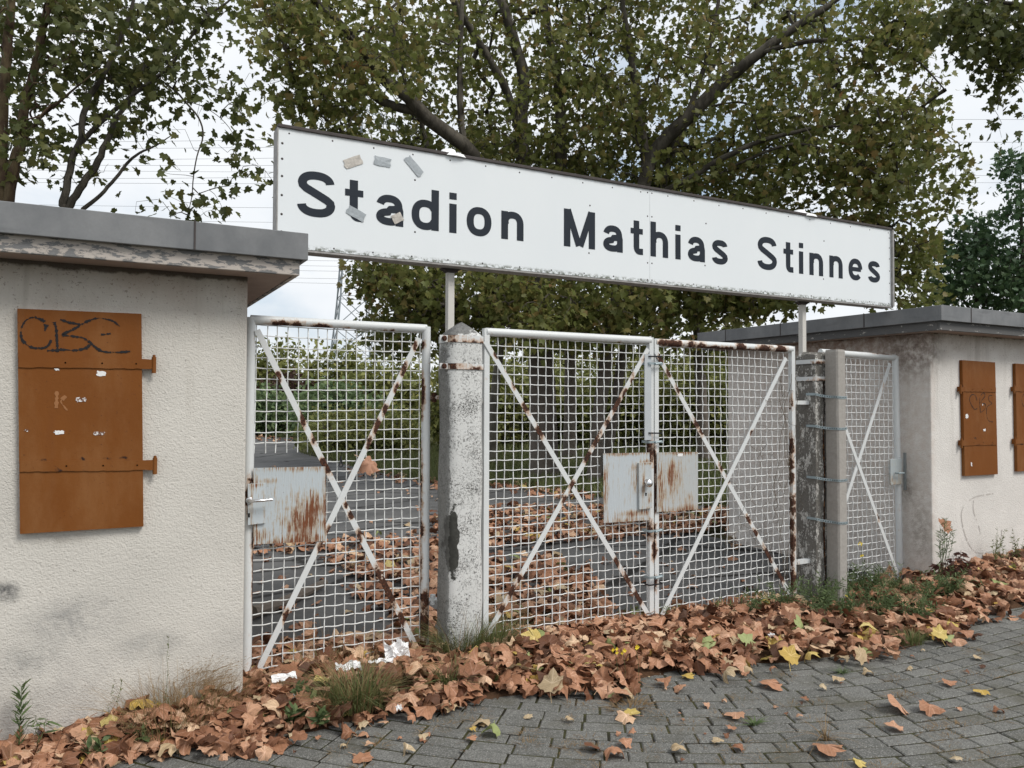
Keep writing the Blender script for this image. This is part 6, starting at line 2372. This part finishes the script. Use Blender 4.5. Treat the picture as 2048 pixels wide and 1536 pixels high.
for mt in ('fallen', 'fallen_yellow', 'fallen_pale', 'fallen_green'):
    sel = [l for i, l in enumerate(LV) if i not in ps and l[4] == mt]
    k = len(sel)
    V, T = scatter(GROUND_LEAVES, rng.integers(0, len(GROUND_LEAVES), k), np.array([l[0] for l in sel]), frames(np.array([l[1] for l in sel]), np.array([l[2] for l in sel])), np.array([l[3] for l in sel]))
    o = np_mesh('leaf_litter', V, T, M[mt], None, True)
    leaf_coords(o.data, SC_UV[0] - np.array([0, .34, 0]))
    tag(o, {'fallen': 'brown', 'fallen_yellow': 'yellow', 'fallen_pale': 'buff', 'fallen_green': 'pale green'}[mt] + ' leaf litter heaped along the gates and over the yard', 'leaf litter', kind='stuff')
print('fallen', len(LV), 'objects', len(pick))

# ------------------------------------------------------------------ grass and weeds


def blades(mb_list, c, n, rad, h, lean, w, rng, fan=1.0):
    """curved blades; appends (V, T)"""
    for _ in range(n):
        a = rng.uniform(0, 2 * math.pi)
        r = rad * math.sqrt(rng.random())
        b0 = np.array([c[0] + r * math.cos(a), c[1] + r * math.sin(a) * .7, c[2] - .01])
        hh = h * rng.uniform(.45, 1.15)
        dirx = np.array([math.cos(a), math.sin(a), 0]) * lean * rng.uniform(.2, 1.2) + np.array([rng.normal(), rng.normal(), 0]) * .25 * fan
        side = norm(np.cross(np.array([dirx[0], dirx[1], .6]), [0, 0, 1.0]) + rng.normal(size=3) * .2)
        pts = []
        m_ = 5
        for k in range(m_ + 1):
            f = k / m_
            pts.append(b0 + np.array([0, 0, hh * (f - .35 * f * f * min(1.6, np.linalg.norm(dirx)))]) + dirx * hh * f * f)
        vs = []
        for k, q in enumerate(pts):
            ww = w * (1 - (k / m_) ** 1.6) * .5 + .0003
            vs += [q - side * ww, q + side * ww]
        t = []
        for k in range(m_):
            i = 2 * k
            t += [(i, i + 1, i + 3), (i, i + 3, i + 2)]
        mb_list.append((np.array(vs), np.array(t)))


def merge(lst):
    V, T, o = [], [], 0
    for v, t in lst:
        V.append(v)
        T.append(t + o)
        o += len(v)
    return np.concatenate(V), np.concatenate(T)


def pile_pt(u, v, z=.04):
    p = PZ(u, v, z)
    p[2] = float(pile_h(p[0], p[1])) if p[1] > front_y(p[0]) else float(gz(p[0], p[1]))
    return p


def tuft(label, u, v, n, rad, h, lean, mat='grass', dry=0, seed=0, w=.0042, z=.04):
    rng = np.random.default_rng(seed + 900)
    c = pile_pt(u, v, z)
    L = []
    blades(L, c, n, rad, h, lean, w, rng)
    t = thing('grass_tuft', c, label, 'grass', 'grass tufts')
    V, T = merge(L)
    np_mesh('blades', V, T, M[mat], t)
    if dry:
        L = []
        blades(L, c, dry, rad * 1.1, h * 1.6, lean * .8, w * .55, rng)
        V, T = merge(L)
        np_mesh('dry_blades', V, T, M['grass_dry'], t)
    return t


tuft('thick olive grass tuft at the paving edge below the white paper', 712, 1408, 520, .17, .24, 1.1, 'grass', 160, 1)
tuft('bright green grass tuft at the foot of the scarred post', 925, 1318, 560, .14, .27, 1.0, 'grass', 60, 2)
tuft('small green grass tuft in the leaves right of the scarred post', 985, 1305, 380, .12, .26, .9, 'grass', 45, 3)
tuft('drooping green grass tuft in front of the scarred post', 900, 1372, 180, .08, .17, 1.1, 'grass', 20, 4)
tuft('dry straw coloured grass clump against the rendered wall of the handled gate side', 345, 1420, 110, .2, .2, .9, 'grass', 320, 5, z=.12)
tuft('dry grass clump leaning towards the booth corner', 420, 1400, 20, .17, .17, .9, 'grass', 170, 6, z=.12)
tuft('short green tuft at the lowest left corner of the drift', 60, 1515, 120, .10, .08, 1.0, 'grass', 60, 7)
tuft('green tuft in the drift at its right front edge', 1822, 1278, 220, .10, .10, .9, 'grass', 20, 8)
tuft('long dry grass in front of the left end of the double gate', 1010, 1280, 30, .13, .2, .7, 'grass', 70, 9)
tuft('flattened brown grass patch on the paving in front of the drift', 1260, 1400, 120, .11, .05, 1.9, 'grass_dry', 60, 10)
tuft('dry thin grass in the leaves under the handled gate', 640, 1345, 15, .16, .2, .6, 'grass', 60, 11)
# blades and moss in the joints of the paving
L = []
rng = np.random.default_rng(66)
for _ in range(620):
    u, v = rng.uniform(560, 2048), rng.uniform(1240, 1536)
    p = PZ(u, v)
    if p[1] > front_y(p[0]) - .02:
        continue
    r_ = math.hypot(p[0] - ACX, p[1] - ACY)
    k = round((r_ - 2.75) / .103)
    r2 = 2.75 + .103 * k
    an = math.atan2(p[1] - ACY, p[0] - ACX)
    p = np.array([ACX + r2 * math.cos(an), ACY + r2 * math.sin(an), float(gz(p[0], p[1])) - .004])
    nn = rng.integers(3, 12) if rng.random() < .80 else rng.integers(25, 70)
    blades(L, p, int(nn), .02 if nn < 20 else .05, .022 if nn < 20 else .035, 1.6, .0028, rng, 1.5)
V, T = merge(L)
o = np_mesh('joint_grass', V, T, M['grass_dry'])
tag(o, 'tiny dry grass sprouting from the joints of the paving', 'grass', kind='stuff')


def weed(name, label, cat, base, tops, leaf_len, n_leaf, mat, seed, r=.0028, width=.16, fl=0, spread=.6, top_only=0.0, droop=0.0, group=None):
    """herb: stems to the given tops with narrow leaves; fl yellow flower heads"""
    rng = np.random.default_rng(seed + 300)
    base = np.array(base)
    t = thing(name, base, label, cat, group)
    mb = MB()
    Q, tip = [], []
    fl_p = []
    for tp in tops:
        tp = np.array(tp)
        pts = [base + (tp - base) * f + rng.normal(size=3) * .006 * math.sin(f * math.pi) for f in np.linspace(0, 1, 8)]
        mb.tube(pts, [r * (1 - .6 * f) for f in np.linspace(0, 1, 8)], 5)
        ax = norm(tp - base)
        for _ in range(n_leaf):
            f = top_only + (1 - top_only) * rng.random()
            q = base + (tp - base) * f
            dd = rng.normal(size=3)
            dd = norm(dd - ax * (dd @ ax))
            Q.append(q)
            tip.append(dd * spread + ax * .55 - np.array([0, 0, droop]))
        for _ in range(fl):
            fl_p.append(tp + rng.normal(size=3) * .03)
    mb.build('stem', M[mat], t)
    Q, tip = np.array(Q), np.array(tip)
    k = len(Q)
    shape = [(np.array([(0, 0, 0), (width * .5, .3, .03), (width * .4, .65, .02), (0, 1, -.05), (-width * .4, .65, .02), (-width * .5, .3, .03)], float), np.array([(0, 1, 5), (1, 2, 5), (5, 2, 4), (4, 2, 3)]))]
    V, T = scatter(shape, np.zeros(k, int), Q, frames(tip, rng.normal(size=(k, 3)) + np.array([0, 0, .8])), leaf_len * rng.uniform(.5, 1.2, k))
    np_mesh('leaves', V, T, M[mat], t)
    if fl_p:
        mb = MB()
        for q in fl_p:
            for j in range(4):
                a = j * math.pi / 2 + rng.uniform(0, 1)
                c, s_ = math.cos(a), math.sin(a)
                mb.add([q, q + np.array([.006 * c - .004 * s_, .006 * s_ + .004 * c, .003]), q + np.array([.011 * c, .011 * s_, .002]), q + np.array([.006 * c + .004 * s_, .006 * s_ - .004 * c, .003])], [(0, 1, 2, 3)])
        mb.build('flower', M['flower'], t)
    return t


def up_px(u, v, Y):
    return PY(u, v, Y)


b0 = PY(38, 1508, 4.2)
weed('horseweed', 'young upright narrow leaved weed at the far left of the booth wall', 'weed', b0, [PY(43, 1372, 4.2)], .055, 85, 'weed', 1, .003, .16, 0, .55, .12)
b0 = PY(76, 1500, 4.18)
weed('drooping_weed', 'weed with long arching leaves right of the upright weed at the far left', 'weed', b0, [PY(72, 1430, 4.18), PY(92, 1440, 4.16)], .085, 10, 'weed', 2, .0025, .13, 0, 1.0, .5, .5)
for k, (u, v, ut, vt) in enumerate(((330, 1420, 338, 1275), (225, 1440, 245, 1358), (215, 1445, 226, 1368))):
    weed('dry_stalk', ['tallest dry seed stalk against the render below the shutter', 'short dry stalk with a bent tip against the render', 'thin dry stalk leaning left against the render'][k], 'weed', PY(u, v, 4.24), [PY(ut, vt, 4.25)], .018, 14, 'grass', 10 + k, .0014, .3, 0, .6)
# pale grass panicles against the wall by the corner
L = []
rng = np.random.default_rng(5)
for k in range(46):
    a = PY(rng.uniform(330, 430), rng.uniform(1410, 1440), 4.22)
    u2, v2 = rng.uniform(360, 478), rng.uniform(1318, 1375)
    b_ = PY(u2, v2, 4.26)
    mid = (a + b_) / 2 + np.array([-.02, 0, .05])
    pts = [a, (a + mid) / 2 + [0, 0, .01], mid, (mid + b_) / 2 + [0, 0, .008], b_]
    vs, t = [], []
    for j, q in enumerate(pts):
        ww = .0009
        vs += [q - [0, 0, ww], q + [0, 0, ww]]
    for j in range(4):
        t += [(2 * j, 2 * j + 1, 2 * j + 3), (2 * j, 2 * j + 3, 2 * j + 2)]
    L.append((np.array(vs), np.array(t)))
    for _ in range(6):
        q = b_ + rng.normal(size=3) * np.array([.02, .004, .014])
        s_ = rng.uniform(.005, .010)
        L.append((np.array([q, q + [s_, 0, s_ * .25], q + [s_ * 2, 0, s_ * .6], q + [s_, 0, s_ * .55]]), np.array([(0, 1, 2), (0, 2, 3)])))
V, T = merge(L)
o = np_mesh('seeding_grass', V, T, M['grass_dry'], None, False, PY(400, 1420, 4.22))
tag(o, 'pale seeding grass heads against the booth wall near its corner', 'grass')

# leafy weeds in the drift below the handled gate
for k, (u, v, lb) in enumerate(((575, 1440, 'ragged dark green weed at the booth corner, nearest the paving'), (610, 1400, 'ragged dark green weed in the leaves under the handled gate'), (640, 1440, 'low green weed beside the olive grass tuft'), (190, 1490, 'low green weed in the drift below the shutter'), (270, 1470, 'small green weed among dry grass below the shutter'))):
    c = pile_pt(u, v, .05)
    weed('leafy_weed', lb, 'weed', c, [c + np.array([R.uniform(-.06, .06), R.uniform(-.05, .03), R.uniform(.05, .10)]) for _ in range(5)], .06, 9, 'weed', 30 + k, .002, .42, 0, .9)
# yellow flowering rocket round the spalled post and end gate
fl_spots = [(1640, 1205, 4), (1690, 1190, 5), (1740, 1185, 5), (1790, 1195, 4), (1640, 1235, 4), (1700, 1240, 5), (1760, 1235, 5), (1850, 1205, 4), (1900, 1195, 4), (1560, 1222, 3), (1500, 1235, 3), (1830, 1240, 4)]
words = ['left of the spalled post', 'at the foot of the prop post', 'under the end gate', 'under the end gate at its lock side', 'in front of the spalled post', 'in front of the prop post', 'in front of the end gate', 'at the foot of the booth corner', 'in front of the tall weed', 'left of the weedy patch', 'furthest left by the rusty bottom rail', 'at the front right of the weedy patch']
for k, (u, v, ns) in enumerate(fl_spots):
    c = pile_pt(u, v, .04)
    c[1] = min(c[1], 4.50)
    tops = [c + np.array([R.uniform(-.22, .22), R.uniform(-.18, .12), R.uniform(.08, .26)]) for _ in range(ns * 7)]
    weed('wall_rocket', 'fine leaved green weed with yellow flowers ' + words[k], 'weed', c, tops, .045, 20, 'weed', 50 + k, .0016, .17, 0, .9, group='yellow flowering weeds')
    mb = MB()
for k, (u, v, Y_) in enumerate(((1722, 1088, 4.5), (1724, 1110, 4.5), (1582, 1216, 4.2), (1660, 1216, 4.0), (1690, 1192, 4.2), (1716, 1222, 3.95), (1722, 1230, 3.95), (1730, 1218, 3.95), (1794, 1221, 3.95), (1803, 1206, 4.1), (1762, 1208, 4.1), (1740, 1248, 3.9), (1680, 1252, 3.85), (1700, 1262, 3.85), (1770, 1268, 3.8), (1645, 1243, 3.9), (1230, 1302, 3.6), (1272, 1296, 3.6), (1245, 1300, 3.6))):
    c = PY(u, v, Y_)
    mb = MB()
    for q in [c + G.normal(size=3) * .009 for _ in range(4)]:
        for j in range(4):
            a = j * math.pi / 2
            cc_, ss_ = math.cos(a), math.sin(a)
            mb.add([q, q + np.array([.006 * cc_ - .005 * ss_, -.004, .006 * ss_ + .005 * cc_]), q + np.array([.012 * cc_, -.003, .012 * ss_]), q + np.array([.006 * cc_ + .005 * ss_, -.004, .006 * ss_ - .005 * cc_])], [(0, 1, 2, 3)])
    gnd = np.array([c[0] + .02, c[1], max(0.0, float(pile_h(c[0], min(c[1], 4.5))))])
    mb.m = 1
    mb.tube([gnd, (gnd + c) / 2 + np.array([.008, 0, 0]), c], .0012, 4)
    o = mb.build('yellow_flower', [M['flower'], M['weed']], None, gnd)
    tag(o, 'small yellow flower head in the weeds by the end gate' if u > 1500 else 'small yellow flower head in the drift before the double gate', 'flower', 'yellow flower heads by the end gate' if u > 1500 else 'yellow flower heads in the drift')
# green and dry weeds under the meeting stiles
for k, (u, v, lb) in enumerate(((1265, 1235, 'wiry green weed below the meeting gate stiles'), (1210, 1250, 'wiry green weed left of the meeting gate stiles'), (1330, 1240, 'wiry green weed right of the meeting gate stiles'), (1440, 1228, 'wiry green weed along the rusty bottom rail'))):
    c = pile_pt(u, v, .04)
    weed('wiry_weed', lb, 'weed', c, [c + np.array([R.uniform(-.14, .14), R.uniform(-.08, .04), R.uniform(.04, .13)]) for _ in range(12)], .035, 14, 'grass', 80 + k, .0014, .2, 0, .9)
# tall weed and withered dock by the right booth
b0 = PY(1884, 1160, 4.12)
weed('horseweed', 'tall bushy topped weed with a caught leaf, before the right booth wall', 'weed', b0, [PY(1893, 1035, 4.12), PY(1880, 1050, 4.12), PY(1905, 1055, 4.10), PY(1886, 1062, 4.1), PY(1898, 1045, 4.14), PY(1890, 1040, 4.1), PY(1908, 1068, 4.1), PY(1878, 1068, 4.1)], .045, 40, 'weed', 95, .003, .12, 0, .75, .45)
b0 = PY(1915, 1165, 4.05)
weed('withered_dock', 'withered dark reddish brown plant at the foot of the tall weed', 'weed', b0, [PY(u, v, 4.05) for u, v in ((1922, 1100), (1905, 1110), (1935, 1120), (1895, 1125), (1930, 1108), (1945, 1140), (1875, 1128), (1912, 1105))], .075, 16, 'weed_dark', 96, .003, .4, 0, .8, .3, .7)
b0 = PY(1905, 1190, 4.0)
for k, (u, v, lb) in enumerate(((2010, 1135, 'thin branching weed along the right booth wall'), (1990, 1120, 'sparse dry weed along the right booth wall, nearer the corner'), (2040, 1120, 'weed at the right edge against the booth wall'))):
    c = PY(u, v, 4.15)
    weed('wall_weed', lb, 'weed', c, [PY(u + R.uniform(-30, 25), v - R.uniform(25, 65), 4.18) for _ in range(8)], .03, 14, 'grass', 110 + k, .0016, .3, 0, .8)
# small rosettes and a dead grass star on the paving
for k, (u, v, lb) in enumerate(((1683, 1346, 'dark green grass rosette on the paving in front of the drift'), (1510, 1450, 'small leafy green rosette on the paving right of the rolled leaf'))):
    c = PZ(u, v)
    L = []
    rng = np.random.default_rng(200 + k)
    blades(L, c, 60 if k == 0 else 26, .02, .06, 1.5, .005 if k == 0 else .012, rng, 1)
    V, T = merge(L)
    o = np_mesh('rosette', V, T, M['weed'], None, False, c)
    tag(o, lb, 'weed')
c = PZ(1650, 1478)
L = []
rng = np.random.default_rng(210)
blades(L, c, 26, .02, .17, 1.9, .003, rng, 2)
V, T = merge(L)
o = np_mesh('dead_grass_star', V, T, M['grass_dry'], None, False, c)
tag(o, 'bleached dead grass star lying on the paving by the tan star shaped leaf', 'grass')
a, b_ = PZ(688, 1500), PZ(758, 1408)
mb = MB()
mb.tube([a + np.array([0, 0, .006]), (a + b_) / 2 + np.array([0, 0, .03]), b_ + np.array([0, 0, .07])], [.0015, .002, .002], 5)
o = mb.build('dry_stalk', M['grass_dry'], None, a)
tag(o, 'single dry stalk lying from the olive grass tuft onto the paving', 'stalk')
# branch lying behind the handled gate
pts = [PZ(505, 1225, .06), PZ(560, 1208, .05), PZ(620, 1180, .05), PZ(650, 1165, .06)]
mb = MB()
mb.tube(pts, [.05, .045, .04, .03], 9)
o = mb.build('fallen_branch', M['bark'], None, pts[1])
tag(o, 'thick fallen branch lying on the asphalt behind the handled gate', 'branch')
for k in range(16):
    u, v = R.uniform(960, 1500), R.uniform(985, 1040)
    a = PZ(u, v)
    an = R.uniform(-.5, .5)
    mb = MB()
    L_ = R.uniform(.2, .5)
    mb.tube([a + np.array([0, 0, .01]), a + np.array([L_ * .5 * math.cos(an), L_ * .5 * math.sin(an), .03]), a + np.array([L_ * math.cos(an + .3), L_ * math.sin(an + .3), .012])], [.006, .005, .002], 4)
    o = mb.build('fallen_twig', M['twig'], None, a)
    tag(o, 'thin dark twig lying on the asphalt behind the double gate', 'twig', 'twigs on the asphalt')

# ------------------------------------------------------------------ paper litter


def crumple(label, u, v, w_, h_, rough, seed, Y=None, up_=.0, z=.06):
    rng = np.random.default_rng(seed + 400)
    c = PY(u, v, Y) if Y else PZ(u, v, z)
    n = 14
    vs, fs = [], []
    for j in range(n + 1):
        for i in range(n + 1):
            a, b = i / n - .5, j / n - .5
            q = np.array([a * w_, b * h_ * (1 - up_), b * h_ * up_])
            q[2] += rough * (math.sin(a * 9 + seed) * math.cos(b * 7 + seed * 2)) + rng.normal() * rough * .22
            q[1] += rng.normal() * rough * .3 + rough * .6 * math.sin(a * 13 + b * 5)
            vs.append(c + q)
    for j in range(n):
        for i in range(n):
            k = j * (n + 1) + i
            if rng.random() < .06 and (i in (0, n - 1) or j in (0, n - 1)):
                continue
            fs.append((k, k + 1, k + n + 2, k + n + 1))
    mb = MB()
    mb.add(vs, fs)
    o = mb.build('paper_scrap', M['paper'], None, c)
    md = o.modifiers.new('t', 'SOLIDIFY')
    md.thickness = .0006
    return tag(o, label, 'paper', 'paper litter under the handled gate')


crumple('largest crumpled white paper standing under the handled gate', 795, 1308, .15, .16, .02, 1, 4.34, .85)
crumple('crumpled white paper lying left of the largest paper', 765, 1328, .15, .09, .012, 2, 4.30, .5)
crumple('flat torn white paper below the middle of the handled gate', 697, 1333, .14, .07, .010, 3, 4.27, .5)
crumple('white paper strip near the booth corner under the handled gate', 568, 1354, .13, .06, .006, 4, 4.27, .5)
crumple('little white paper ball in the leaves by the olive grass tuft', 592, 1393, .035, .03, .008, 5, 4.1, .6)
crumple('tiny white paper flake in the drift before the scarred post', 798, 1415, .03, .03, .006, 6, 3.72, .6)
crumple('bluish white paper flake in the drift below the rusty gate leaf', 1635, 1268, .045, .035, .008, 7, 3.72, .6)
crumple('small white paper flake left of the bluish flake in the drift', 1543, 1270, .05, .025, .008, 8, 3.7, .6)
